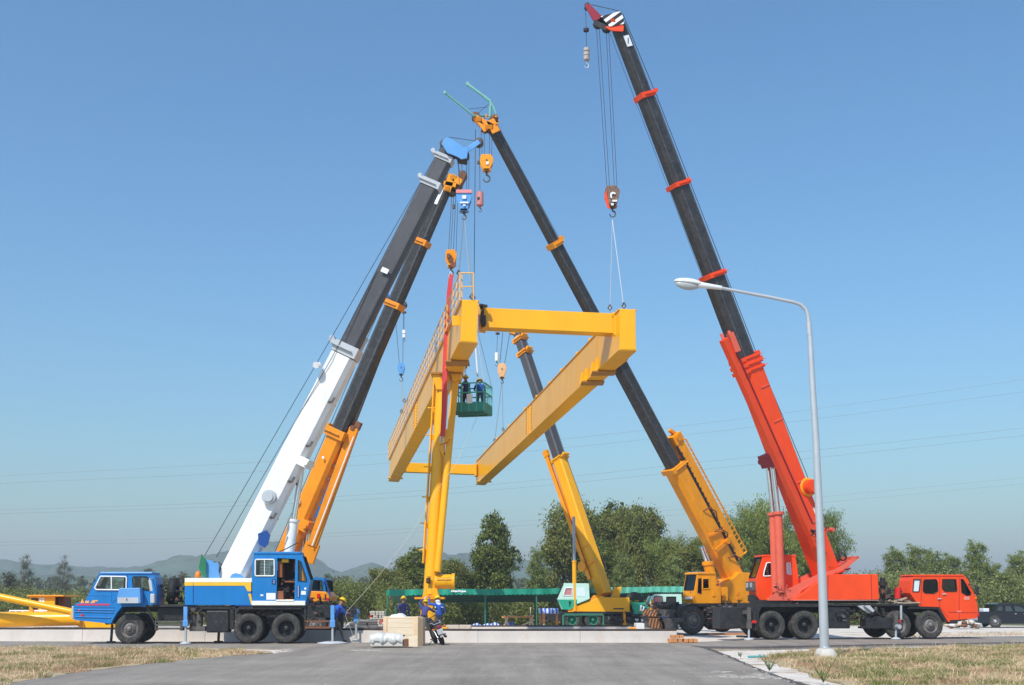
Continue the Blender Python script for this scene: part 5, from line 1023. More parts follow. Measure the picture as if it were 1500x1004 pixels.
    c = V(K.location); R = Matrix.Rotation(K.rotation_euler.z,3,'Z'); X = R@V((.68,0,0)); Yv = R@V((0,.68,0)); Z = V((0,0,1)); h = 1.32
    m = MB(); m.box(c+Z*.05, (1.36,1.36,.08), R); m.box(c-Z*.02, (1.36,.10,.12), R); m.box(c-Z*.02+R@V((0,-.5,0)), (1.3,.1,.1), R); m.build('floor', DGREEN, K)
    m = MB()
    for s in (-1,1): m.box(c+X*s+Z*.27, (.02,1.36,.40), R); m.box(c+Yv*s+Z*.27, (1.36,.02,.40), R)
    m.build('toe_board', BASKG, K)
    m = MB()
    for sx in (-1,-.5,0,.5,1):
        for sy in (-1,1): m.beam(c+X*sx+Yv*sy+Z*.05, c+X*sx+Yv*sy+Z*h, .05,.05); m.beam(c+X*sy+Yv*sx+Z*.05, c+X*sy+Yv*sx+Z*h, .045,.045)
    for z in (h,.9):
        for s in (-1,1): m.beam(c-X+Yv*s+Z*z, c+X+Yv*s+Z*z, .05,.05); m.beam(c-Yv+X*s+Z*z, c+Yv+X*s+Z*z, .045,.05)
    m.build('guard_rail', mat('basket_rail_green',(.06,.40,.30),.5,.15,.15), K)
    m = MB(); m.box(c-Yv*1.04+Z*.62+X*.05, (.26,.02,.42), R); m.build('notice_plate', PAPER, K)
    ap = W(694,462,51.5); m = MB()
    for sx in (-1,1):
        for sy in (-1,1): m.cyl(c+X*sx+Yv*sy+Z*h, ap, .014, n=5)
    m.build('suspension_wire', GALV, K); m = MB(); m.cyl(c+X*.55-Yv*.9+Z*(h+.3), (c+X*.55-Yv*.9+Z*h).lerp(ap,.5), .04, n=8); m.build('white_hose', CLOTHW, K)
    ropes([(ap, W(696.5,190,51.5))], .016, 'hoist_rope', K)
    return K
BK = gantry()

# ================================================================= PEOPLE
def person(label, loc, rz, J, cols, helmet=None, sc=1.0, group=None, arm_shift=None, curl=.6):
    """J overrides of joint positions in metres: x right, y forwards, z up, before turning by rz"""
    D = dict(pel=(0,0,.94), spi=(0,.01,1.12), che=(0,.02,1.32), nek=(0,.02,1.49), hd0=(0,.04,1.57), hd1=(0,.05,1.64), hd2=(0,.04,1.71),
             shL=(-.18,.01,1.42), elL=(-.25,-.03,1.15), wrL=(-.25,.10,.92), shR=(.18,.01,1.42), elR=(.25,-.03,1.15), wrR=(.25,.10,.92),
             hpL=(-.10,0,.90), knL=(-.11,.03,.49), anL=(-.11,-.02,.09), toL=(-.13,.15,.035), hpR=(.10,0,.90), knR=(.11,.03,.49), anR=(.11,-.02,.09), toR=(.13,.15,.035))
    D.update(J); shirt, trou, skin, boot, glove = cols
    vs = []; ed = []; rad = []; seg = []
    def v(p, r): vs.append(V(p)); rad.append(r); return len(vs)-1
    I = {}
    for k, r in dict(pel=.13, spi=.125, che=.14, nek=.058, hd0=.078, hd1=.094, hd2=.075, shL=.068, elL=.048, wrL=.032, shR=.068, elR=.048, wrR=.032, hpL=.095, knL=.062, anL=.045, toL=.04, hpR=.095, knR=.062, anR=.045, toR=.04).items(): I[k] = v(D[k], r)
    def e(a, b, m): ed.append((a,b)); seg.append(m)
    for a, b, m in (('pel','spi',shirt),('spi','che',shirt),('che','nek',shirt),('nek','hd0',skin),('hd0','hd1',skin),('hd1','hd2',HAIR if not helmet else skin),('che','shL',shirt),('shL','elL',shirt),('elL','wrL',shirt),('che','shR',shirt),('shR','elR',shirt),('elR','wrR',shirt),('pel','hpL',trou),('hpL','knL',trou),('knL','anL',trou),('anL','toL',boot),('pel','hpR',trou),('hpR','knR',trou),('knR','anR',trou),('anR','toR',boot)): e(I[a],I[b],m)
    # nose
    h0 = V(D['hd0']); h1 = V(D['hd1']); up = (h1-h0).normalized(); fw = (V((0,1,0))-up*up.y).normalized()
    nz = v(h1+fw*.10-up*.02, .014); e(I['hd1'], nz, skin)
    for s in ('L','R'):
        w = V(D['wr'+s]); el = V(D['el'+s]); d = (w-el).normalized(); sx = -1 if s == 'L' else 1
        side = d.cross(V((0,0,1))); side = V((1,0,0)) if side.length < .2 else side.normalized(); side *= sx; pn = side.cross(d)
        pl = v(w+d*.055, .030); e(I['wr'+s], pl, glove)
        for q, (ln, oo) in enumerate(((.065,-.030),(.078,-.010),(.074,.010),(.058,.030))):
            p1 = w+d*.10+side*oo; a = v(p1, .011); e(pl, a, glove); b = v(p1+d*ln*.45-pn*ln*.3*curl, .0095); e(a, b, glove); c = v(p1+d*ln*.6-pn*ln*.8*curl, .008); e(b, c, glove)
        a = v(w+d*.06-side*.045-pn*.01, .012); e(pl, a, glove); b = v(w+d*.095-side*.06-pn*.03, .0095); e(a, b, glove)
    me = bpy.data.meshes.new('person'); me.from_pydata([tuple(q) for q in vs], ed, []); o = bpy.data.objects.new('person', me); COL.objects.link(o)
    sk = o.modifiers.new('Skin','SKIN'); sub = o.modifiers.new('Sub','SUBSURF'); sub.levels = 1; sub.render_levels = 1
    sv = me.skin_vertices[0].data
    for i, r in enumerate(rad): sv[i].radius = (r, r*(.82 if i in (I['pel'],I['spi'],I['che']) else 1)); sv[i].use_root = (i == I['pel'])
    dg = bpy.context.evaluated_depsgraph_get(); dg.update(); nm = bpy.data.meshes.new_from_object(o.evaluated_get(dg)); o.modifiers.clear(); o.data = nm
    nm.materials.clear(); ml = []
    for m in seg:
        if m not in ml: ml.append(m); nm.materials.append(m)
    for p in nm.polygons:
        c = p.center; best = 1e9; bi = 0
        for k, (a, b) in enumerate(ed):
            A, B = vs[a], vs[b]; AB = B-A; tt = max(0, min(1, (c-A).dot(AB)/max(AB.length_squared,1e-9))); q = (c-(A+AB*tt)).length-(rad[a]*(1-tt)+rad[b]*tt)*.9
            if q < best: best = q; bi = k
        p.material_index = ml.index(seg[bi]); p.use_smooth = True
    o.location = loc; o.rotation_euler = (0,0,rz); o.scale = (sc,sc,sc); tag(o, label, 'person', group)
    if helmet:
        hc = V(D['hd1'])+up*.045+fw*-.005; Rq = up.to_track_quat('Z','Y').to_matrix()
        mb = MB(); mb.ell(hc, (.118,.140,.115), 20, 10, Rq, z0=-.05)
        mb.lathe([(.112,-.012),(.155,-.022),(.155,-.012),(.112,.0)], hc, up, 24); mb.beam(hc+up*.118-fw*.09, hc+up*.118+fw*.09, .03,.012, up=up); mb.build('hard_hat', helmet, o, local=True)
    # fabric creases: belt and collar
    mb = MB(); pe = V(D['pel']); mb.lathe([(.132,-.02),(.142,-.02),(.142,.02),(.132,.02)], pe.lerp(V(D['spi']),.15), (V(D['spi'])-pe), 20); mb.build('belt', BLK, o, local=True)
    return o
S1 = (SH_B, TR_G, SKIN, BOOT, SKIN)
p = G(502,939.5)
person('worker in bright blue shirt pulling the pale rope beside the rear of the blue truck', (p.x-.05, 45.75, 0), math.radians(-50),
    dict(pel=(0,-.08,.90), spi=(0,-.05,1.08), che=(0,.10,1.26), nek=(0,.20,1.40), hd0=(0,.25,1.47), hd1=(0,.29,1.54), hd2=(0,.29,1.61), shL=(-.18,.14,1.36), shR=(.18,.12,1.36), elL=(-.20,.36,1.14), wrL=(-.06,.56,1.10), elR=(.24,.30,1.10), wrR=(.06,.50,1.02),
         knL=(-.13,.10,.50), anL=(-.16,-.02,.09), toL=(-.18,.16,.035), knR=(.14,.16,.52), anR=(.16,.30,.09), toR=(.18,.46,.035), hpL=(-.1,-.06,.86), hpR=(.1,-.06,.86)), S1, HELM, 1.0)
p = W(496,935,49.4)
person('worker whose yellow helmet shows just behind the rope puller in the bright blue shirt', (p.x+.02, 49.4, 0), math.radians(-30), dict(che=(0,.08,1.24), nek=(0,.14,1.39), hd0=(0,.17,1.46), hd1=(0,.19,1.53), hd2=(0,.19,1.60), shL=(-.18,.1,1.33), shR=(.18,.1,1.33)), (SH_N, TR_D, SKIN, BOOT, SKIN), HELM, .98)
p = W(590,935,52)
person('worker in purple blue shirt and yellow helmet with his back turned, behind the plywood crate', (p.x, 52, 0), math.radians(4), {}, (SH_P, TR_D, SKIN, BOOT, SKIN), HELM, .98)
p = W(616,935,48.0)
person('stooping worker in dark purple shirt reaching one white gloved hand up to the leg foot', (p.x+.12, 48.0, 0), math.radians(-12),
    dict(spi=(0,.06,1.10), che=(.0,.16,1.24), nek=(-.02,.24,1.36), hd0=(-.03,.28,1.42), hd1=(-.03,.31,1.49), hd2=(-.03,.31,1.56), shL=(-.18,.18,1.34), shR=(.17,.16,1.30), elL=(-.27,.24,1.52), wrL=(-.12,.34,1.66), elR=(.34,.30,1.15), wrR=(.44,.45,1.2), knL=(-.12,.1,.5), knR=(.14,.05,.5)), (SH_P, TR_G, SKIN, BOOT, GLOVE), HELM, .98)
p = W(642,935,48.0)
o5 = person('worker in bright blue shirt with a white face cloth, beside the leg foot', (p.x, 48.0, 0), math.radians(20),
    dict(che=(0,.06,1.32), nek=(0,.10,1.47), hd0=(0,.12,1.55), hd1=(-.01,.14,1.62), hd2=(-.01,.14,1.69), elL=(-.32,.2,1.42), wrL=(-.30,.36,1.62), elR=(.27,.05,1.14), wrR=(.22,.28,1.05)), S1, HELM, 1.0)
mb = MB(); mb.ell((-.01,.11,1.54), (.105,.115,.075), 16, 8); mb.lathe([(.075,0),(.11,-.02),(.15,-.09),(.14,-.10),(.07,-.03)], (0,.09,1.49), (0,0,1), 18); mb.build('face_cloth', CLOTHW, o5, local=True)
mb = MB(); mb.beam((-.15,.16,1.40),(.16,-.1,1.30),.03,.02); mb.beam((-.14,-.1,1.15),(-.16,.0,1.40),.03,.02); mb.build('harness', GLOVE, o5, local=True)
c = V(BK.location); z0 = c.z+.09; R = Matrix.Rotation(BK.rotation_euler.z,3,'Z')
q = c+R@V((-.36,.1,0)); person('worker in navy shirt standing in the green basket, left one, nearer the leg', (q.x,q.y,z0), math.radians(40), dict(wrL=(-.22,.3,1.2), elL=(-.27,.05,1.15), wrR=(.15,.35,1.35), elR=(.27,.12,1.2)), (SH_N, TR_D, SKIN, BOOT, SKIN), HELM, .98)
q = c+R@V((.28,.15,0)); person('worker in blue shirt and grey trousers in the green basket, right one, head bowed', (q.x,q.y,z0), math.radians(10), dict(che=(0,.08,1.24), nek=(0,.13,1.38), hd0=(0,.17,1.44), hd1=(0,.20,1.50), hd2=(0,.21,1.56), shL=(-.18,.08,1.32), shR=(.18,.08,1.32), elL=(-.26,.12,1.1), wrL=(-.2,.35,1.1), elR=(.26,.12,1.1), wrR=(.2,.35,1.1), spi=(0,.02,1.08), pel=(0,0,.9)), (SH_B, TR_G, SKIN, BOOT, SKIN), mat('dull_yellow_helmet',(.5,.38,.08),.4,.1), .98)
rc = [o for o in bpy.data.objects if o.name == 'truck_crane.003' or ('large bright red' in o.get('label',''))][0]
def seatedat(P_, px, py, off, rz, lab, sh):
    q = P_.w2(px, py, off); person(lab, (q.x, q.y, q.z-.93), rz, dict(hpL=(-.1,.05,.90), hpR=(.1,.05,.90), knL=(-.14,.45,.92), knR=(.14,.45,.92), anL=(-.14,.5,.5), anR=(.14,.5,.5), toL=(-.15,.68,.46), toR=(.15,.68,.46), wrL=(-.2,.35,1.2), wrR=(.2,.35,1.2), elL=(-.26,.1,1.15), elR=(.26,.1,1.15)), (sh, TR_D, SKIN, BOOT, SKIN), None, .9)
oo = G(1132,937.6); seatedat(Plane(Plane((oo.x,oo.y,0),7).w2(1132,937.6,1.35)*1.0,7), 1128, 858, .45, math.radians(97), 'crane operator in light blue shirt sitting in the red operator cab', SH_L)

# tag line from the basket to the man at the blue truck
m = MB(); pts = [W(701,607,51.2), W(690,632,50), W(678,656,48.9), W(668,680,48.2), W(643,715,47.9), W(600,785,47.2), W(558,840,46.6), W(530,872,46.1), W(508,896,45.7)]
m.tube(pts, .0075, 6); m.tube([W(508,896,45.7), W(506,902,45.7), W(511,915,45.8), V((W(516,925,45.8).x,45.8,.35)), V((W(518,940,45.9).x,45.85,.01))], 0.008, 6)
onething(m, 'tag_rope', TAG, 'long pale rope slanting from the green basket down to the worker at the blue truck', 'rope', pts[-1])

# ================================================================= MOTORCYCLE seen from behind, leaning on its stand
def motorcycle():
    b = G(649,945.0); t = thing('motorcycle', 'black and silver motorcycle leaning on its side stand beside the plywood crate', 'motorcycle', b, 0)
    lean = math.radians(-21); fwd = Matrix.Rotation(math.radians(15),3,'Z')   # heading away, slightly left
    LR = fwd@Matrix.Rotation(lean,3,'Y')
    def q(x,y,z): return b+LR@V((x,y,z))
    def pr(mb, pts, x0, x1):    # side profile (y,z)
        A = [q(x0,y,z) for y,z in pts]; B = [q(x1,y,z) for y,z in pts]; n = len(A)
        mb.add(A+B, [tuple(range(n)), tuple(range(2*n-1,n-1,-1))]+[(i,n+i,n+(i+1)%n,(i+1)%n) for i in range(n)])
    for y in (0,1.25):
        m = MB(); ax = LR@V((1,0,0)); c = q(0,y,.29); m.lathe([(.235,-.04),(.27,-.055),(.29,-.03),(.30,0),(.29,.03),(.27,.055),(.235,.04)], c, ax, 36); w = m.build('wheel', RUB, t)
        m = MB(); m.lathe([(.235,-.03),(.215,0),(.235,.03)], c, ax, 30); m.cyl(c-ax*.07, c+ax*.07, .05, n=14)
        for k in range(5):
            a = 2*math.pi*k/5; m.beam(c, c+LR@V((0,math.cos(a)*.22,math.sin(a)*.22)), .03,.04)
        m.build('rim', BLK, w)
    m = MB(); pr(m,[(-.28,.50),(-.2,.44),(.0,.60),(.25,.62),(.3,.70),(-.05,.80),(-.28,.78),(-.36,.70)],-.10,.10); m.build('tail_body', BLK, t, .03)
    m = MB(); pr(m,[(-.10,.79),(.25,.72),(.62,.74),(.66,.80),(.3,.84),(-.05,.88),(-.12,.86)],-.13,.13); m.build('seat', RUB, t, .03)
    m = MB(); pr(m,[(.62,.60),(.75,.55),(1.0,.62),(1.05,.85),(.9,.92),(.68,.84)],-.12,.12); m.build('fuel_tank', BLK, t, .04)
    m = MB(); pr(m,[(.35,.30),(.75,.26),(.9,.4),(.85,.58),(.4,.58)],-.11,.11); m.build('engine', BLK, t, .03)
    m = MB(); pr(m,[(-.32,.30),(-.29,.30),(-.18,.58),(-.25,.60)],-.085,.085); m.build('rear_mudguard', BLK, t, .01)
    m = MB(); pr(m,[(-.40,.42),(-.385,.42),(-.36,.62),(-.375,.62)],-.11,.11); m.build('number_plate', mat('dusty_plate',(.45,.44,.44),.6,.1), t, .004)
    m = MB(); pr(m,[(-.37,.31),(-.35,.31),(-.34,.40),(-.36,.40)],-.06,.06); m.build('reflector', mat('pale_reflector',(.6,.5,.5),.3,.1), t)
    m = MB(); pr(m,[(-.40,.66),(-.36,.66),(-.34,.74),(-.38,.74)],-.07,.07); m.build('tail_light', MAROON, t, .008)
    for s in (-1,1):
        m = MB(); m.cyl(q(s*.08,-.33,.66), q(s*.2,-.34,.66), .012, n=6); m.ell(q(s*.23,-.34,.66), (.035,.04,.03)); m.build('indicator', AMB, t)
        m = MB(); m.cyl(q(s*.09,0,.29), q(s*.12,.22,.64), .03, n=8); m.build('shock_absorber', CHROME, t)
        m = MB(); m.cyl(q(s*.08,1.25,.29), q(s*.09,1.02,.95), .028, n=8); m.build('fork', DGR, t)
        m = MB(); m.tube([q(s*.28,.86,1.06), q(s*.33,.88,1.2)], .01, 6); m.ell(q(s*.36,.88,1.22), (.06,.02,.045)); m.build('mirror', BLK, t)
        m = MB(); m.cyl(q(s*.10,.42,.30), q(s*.30,.40,.30), .015, n=6); m.cyl(q(s*.2,.40,.30), q(s*.31,.40,.30), .022, n=8); m.build('footrest', RUB, t)
    m = MB(); m.tube([q(-.38,.80,1.0),q(-.22,.90,1.02),q(0,.98,.98),q(.22,.90,1.02),q(.38,.80,1.0)], .014, 8); m.cyl(q(-.38,.80,1.0),q(-.26,.87,1.015),.022,n=8); m.cyl(q(.38,.80,1.0),q(.26,.87,1.015),.022,n=8); m.build('handlebar', BLK, t)
    m = MB(); m.ell(q(0,1.10,.90), (.11,.09,.11)); m.build('headlight', BLK, t)
    m = MB(); m.lathe([(.035,-.35),(.05,-.3),(.05,.25),(.03,.35)], q(.17,.15,.30), LR@V((0,1,.12)), 14); m.build('exhaust', DGR, t)
    m = MB(); m.tube([q(-.13,-.30,.82),q(-.15,-.1,.88),q(-.15,.2,.86)], .012, 6); m.tube([q(.13,-.30,.82),q(.15,-.1,.88),q(.15,.2,.86)], .012, 6); m.tube([q(-.13,-.30,.82),q(.13,-.30,.82)], .012, 6); m.build('grab_rail', GALV, t)
    m = MB(); a = q(-.1,.5,.3); g = V((a.x-.22,a.y-.1,.0)); m.cyl(a, g, .014, n=6); m.build('side_stand', BLK, t)
    m = MB(); 
    for k in range(18): y0 = -.26+k*.001; 
    m.lathe([(.10,-.01),(.10,.01),(.06,.012),(.06,-.012)], q(-.06,0,.29), LR@V((1,0,0)), 20); m.build('sprocket', DGR, t)
motorcycle()

# ================================================================= LOOSE THINGS
def crate():
    P = Plane(G(590,946.8),-4)
    t = thing('plywood_crate', 'large plywood crate or stacked panels of raw pine beside the motorcycle', 'crate', V(P.o), P.yaw)
    m = MB(); m.rect(P,567,904,606,947,0,.9); m.build('front_board', WOOD, t, .01)
    m = MB(); m.rect(P,561.5,903.5,567,947,-.03,.9); m.rect(P,606,903.5,612.5,947,-.03,.9); m.build('corner_post', mat('pine_edge',(.74,.54,.33),.8,.12,.1,(.5,.33,.18)), t, .01)
    m = MB()
    for k in range(4): m.rect(P,612.8+k*1.3,904+k*.5,613.6+k*1.3,947,.02+.05*k,.9)
    m.build('side_board', mat('pine_edge'.strip(),(0,0,0)), t, .003)
    m = MB(); a = P.w2(571,904,.1); 
    pts = [(569,904),(573,900.8),(580,900),(584,898.6),(588,900.5),(592,904)]; m.prism(P, pts, .1, .7); m.build('paper_sheet', PAPER, t, .01)
    m = MB(); 
    for y in (906,912.5,919,930,940): m.cyl(P.w2(568,y,-.002),P.w2(605,y+.6,-.002),.003,n=4)
    m.build('board_joint', mat('pine_joint',(.4,.25,.13),.9,.1), t)
crate()
def bags():
    c = G(571,949.2); t = thing('wrapped_block_pallet', 'low pallet of pale blocks under crumpled white plastic, in front of the plywood crate', 'pallet', c)
    P = Plane(c, 0); m = MB(); m.rect(P,542.5,938,590,947.2,0,.8); m.build('block_row', CONC, t, .02)
    rd = random.Random(4); NG = [[rd.random() for _ in range(20)] for _ in range(10)]; m = MB(); n, k = 30, 12; vs = []
    for j in range(k):
        for i in range(n):
            x = 541.5+ i*(48.5/(n-1)); base = P.w2(x,938,0); gx, gy = i/2.6, j/2.2; ix, iy = int(gx), int(gy); fx, fy = gx-ix, gy-iy; q4 = (NG[iy][ix]*(1-fx)+NG[iy][ix+1]*fx)*(1-fy)+(NG[iy+1][ix]*(1-fx)+NG[iy+1][ix+1]*fx)*fy; z = base.z+.03+.20*min(1,2.2*math.sin(math.pi*(j+1)/(k+1)))*(.45+.75*q4)+rd.uniform(-.01,.012)
            if j in (0,): z = base.z-.05-.05*math.sin(i*.7)-rd.uniform(0,.03)
            vs.append(V((base.x, base.y-.04+.9*j/(k-1)*1.0+rd.uniform(-.02,.02), z)))
    m.add(vs, [(j*n+i, j*n+i+1, (j+1)*n+i+1, (j+1)*n+i) for j in range(k-1) for i in range(n-1)], True); o = m.build('plastic_sheet', PLAST, t); s = o.modifiers.new('Solidify','SOLIDIFY'); s.thickness = .01
    m = MB(); m.rect(P,590.5,937,599,947,.05,.8); m.build('stained_block', RUST, t, .02); m = MB(); m.rect(P,599,931,612,947.3,-.1,-.04); m.build('loose_panel', WOOD, t)
bags()
def stack(name, lab, cat, px0, px1, py0, py1, Y, depth, rows, cols, m_, group=None, seed=1, jit=.02, gap=.02, m2=None, m2f=.2, lift=False):
    a = W(px0,py1,Y); b = W(px1,py0,Y); t = thing(name, lab, cat, V(((a.x+b.x)/2,Y,max(a.z,0))), 0, group); a.z = 0 if abs(a.z) < .4 and not lift else a.z; rd = random.Random(seed); w = (b.x-a.x)/cols; h = (b.z-a.z)/rows; mb = MB()
    for r in range(rows):
        for c in range(cols):
            mb.cur = 1 if (m2 and rd.random() < m2f) else 0
            mb.box(V((a.x+w*(c+.5)+rd.uniform(-jit,jit), Y+depth/2+rd.uniform(-jit,jit), a.z+h*(r+.5))), (w-gap, depth, h-gap), Matrix.Rotation(rd.uniform(-.03,.03),3,'Z'))
    mb.build({'brick_stack':'bricks','plank_stack':'planks'}.get(name,'pieces'), [m_, m2] if m2 else m_, t, .006); return t
stack('block_stack','short stack of white blocks with red ends left of the plywood crate','blocks',541,563,895.5,907.5,52.5,.8,4,5,CONC,m2=REDL,m2f=.12,seed=2)
stack('block_stack','lower white and red block pile just left of the crate edge','blocks',553,563,908,918,48.2,.6,3,3,CONC,m2=REDF,m2f=.3,seed=5)
stack('plank_stack','pile of pale slabs and planks behind the kerb left of the crate','planks',519,560,909,919,50.5,1.5,3,2,mat('pale_plank',(.62,.52,.42),.85,.1,.15),seed=3,jit=.08)
stack('plank_stack','flat row of pale planks behind the kerb just right of the motorcycle','planks',650,690,916,920.5,54.6,1.2,2,2,mat('pale_plank',(0,0,0)),seed=8,jit=.08)
stack('timber_blocks','row of orange timber blocks on the road edge in front of the big-tyred yellow crane','timber',979,1022,935.5,942.2,45.7,.5,1,6,WOODO,seed=6,jit=.04,gap=.035)
stack('timber_blocks','few orange timber blocks stacked on top of the row before the big-tyred yellow crane','timber',983,1004,930,935.5,45.8,.35,1,3,WOODO,seed=7,jit=.05,gap=.03,lift=True)
stack('timber_blocks','two orange timber blocks beside the wheels of the green cab crane','timber',877,890,916,923,64.0,.5,2,2,WOODO,seed=9,jit=.05)
stack('white_block','large white cube block near the front of the rough terrain crane','block',932,944,913,926,56.5,1.0,1,1,mat('clean_white_block',(.78,.76,.73),.8,.05),seed=10)
def heap(name, lab, cat, px0, px1, py1, py0, Y, n, ms, seed, s=.22):
    rd = random.Random(seed); a = W(px0,py1,Y); b_ = W(px1,py0,Y); t = thing(name, lab, cat, V(((a.x+b_.x)/2,Y,0))); mb = MB()
    for i in range(n):
        u = rd.random(); h = math.sin(math.pi*u)**.6*rd.random(); mb.cur = rd.randrange(len(ms)); R_ = Matrix.Rotation(rd.uniform(0,3),3,'Z')@Matrix.Rotation(rd.uniform(-.4,.4),3,'X'); mb.ell((a.x+(b_.x-a.x)*u, Y+rd.uniform(0,1.2), .08+h*(b_.z-.1)), (s*rd.uniform(.7,1.5), s*rd.uniform(.5,1), s*rd.uniform(.3,.55)), 10, 6, R_)
    mb.build('sacks', ms, t)
heap('sack_pile','heap of pale sacks and rubble behind the red carrier cab','sacks',1398,1440,919,910,68,46,[mat('pale_sacks',(.6,.5,.4),.9,.2,.2),RUST,PLAST],12)
heap('rubble_heap','low pale rubble heap on the sand behind the second rail beam, left of the crate','rubble',505,560,921,909,56,60,[mat('pale_rubble',(.60,.52,.44),.9,.2,.2),CONC],15,.3)
def drum(lab, px, y0, y1, Y, m_, r=.17):
    a, b = W(px,y1,Y), W(px,y0,Y); t = thing('jerry_can', lab, 'can', a); m = MB(); m.box((a+b)/2,(r*2,r*1.4,(b-a).length)); m.build('body', m_, t, .03); m = MB(); m.cyl(b+V((-.05,0,0)), b+V((-.05,0,.06)), .035, n=10); m.cyl(b+V((.08,0,0)),b+V((.08,0,.05)),.02,n=8); m.build('cap', BLK, t)
drum('small orange can standing on the far kerb near the green cab crane', 927.5, 919, 926, 56.7, CYEL)
# trestle and tarps
def trestle():
    t = thing('wooden_trestle', 'crude trestle of pale boards on crossed legs in front of the green awning', 'trestle', W(762,921,66))
    m = MB(); m.beam(W(735,904,66),W(782,903.5,66),.9,.08); m.build('board', WOODO, t)
    m = MB()
    for x in (742,778):
        for s in (-1,1): m.beam(W(x-5*s,921.5,66.2+s*.2), W(x+3*s,902,66.2-s*.1), .09,.06)
    m.beam(W(757,920,66),W(783,908,66),.12,.08); m.beam(W(777,921,65.8),W(777,890,65.8),.05,.05); m.build('trestle_leg', WOOD, t)
trestle()
def tarp(lab, px0, px1, py0, py1, Y, mt, seed, dep=1.5):
    a, b = W(px0,py1,Y), W(px1,py0,Y); n, k = 36, 14; rd = random.Random(seed); vs = []; ph = [rd.uniform(0,6) for _ in range(6)]; base = max(a.z,0.0)
    for j in range(k):
        for i in range(n):
            u, v = i/(n-1), j/(k-1); env = math.sin(math.pi*min(1,max(0,v)))**.5*math.sin(math.pi*u)**.35
            h = (b.z-base)*env*(.65+.2*math.sin(u*9+ph[0])+.15*math.sin(u*23+v*7+ph[1]))+.04*rd.random()*env
            vs.append(V((a.x+(b.x-a.x)*u, Y+dep*v, base+.01+h)))
    m = MB(); m.add(vs, [(j*n+i, j*n+i+1, (j+1)*n+i+1, (j+1)*n+i) for j in range(k-1) for i in range(n-1)], True); c = V(((a.x+b.x)/2,Y,base)); o = onething(m, 'tarpaulin', mt, lab, 'tarpaulin', c); s = o.modifiers.new('Solidify','SOLIDIFY'); s.thickness = .012
BW = mat('blue_white_stripes', (.1,.2,.6), .5, .2)
nt = BW.node_tree; N = nt.nodes; wv = N.new('ShaderNodeTexWave'); wv.inputs['Scale'].default_value = 1.6; wv.inputs['Distortion'].default_value = 2; tc = N.new('ShaderNodeTexCoord'); nt.links.new(tc.outputs['Object'], wv.inputs[0]); cr = N.new('ShaderNodeValToRGB'); cr.color_ramp.elements[0].color = (.05,.13,.5,1); cr.color_ramp.elements[0].position = .45; cr.color_ramp.elements[1].position = .55; cr.color_ramp.elements[1].color = (.65,.68,.75,1); nt.links.new(wv.outputs[0], cr.inputs[0]); nt.links.new(cr.outputs[0], N['Principled BSDF'].inputs['Base Color'])
tarp('crumpled blue tarpaulin on the ground left of the wooden trestle', 686, 737, 911.5, 921.5, 65.5, BW, 1)
tarp('small blue tarpaulin heap lying under the wooden trestle board', 739, 754, 908, 921.5, 67.5, TARPB, 2, .8)
t = thing('covered_table', 'low table under a blue and white striped sheet left of the green cab crane', 'table', W(804,921,63))
m = MB(); n, k = 20, 8; a, b = W(789,892.5,62.6), W(818,892.5,62.6); vs = [V((a.x+(b.x-a.x)*i/(n-1), 62.6+1.4*j/(k-1), a.z+.06*math.sin(i*.8)*math.sin(j)-(.22 if j == 0 else 0))) for j in range(k) for i in range(n)]
m.add(vs, [(j*n+i, j*n+i+1, (j+1)*n+i+1, (j+1)*n+i) for j in range(k-1) for i in range(n-1)], True); o = m.build('striped_sheet', BW, t); s = o.modifiers.new('Solidify','SOLIDIFY'); s.thickness = .02
m = MB()
for x in (792,816):
    for y in (62.8,63.8): q = W(x,895,62.6); m.beam((q.x,y,0),(q.x,y,q.z+.03),.07,.07)
m.build('leg', WOODO, t)

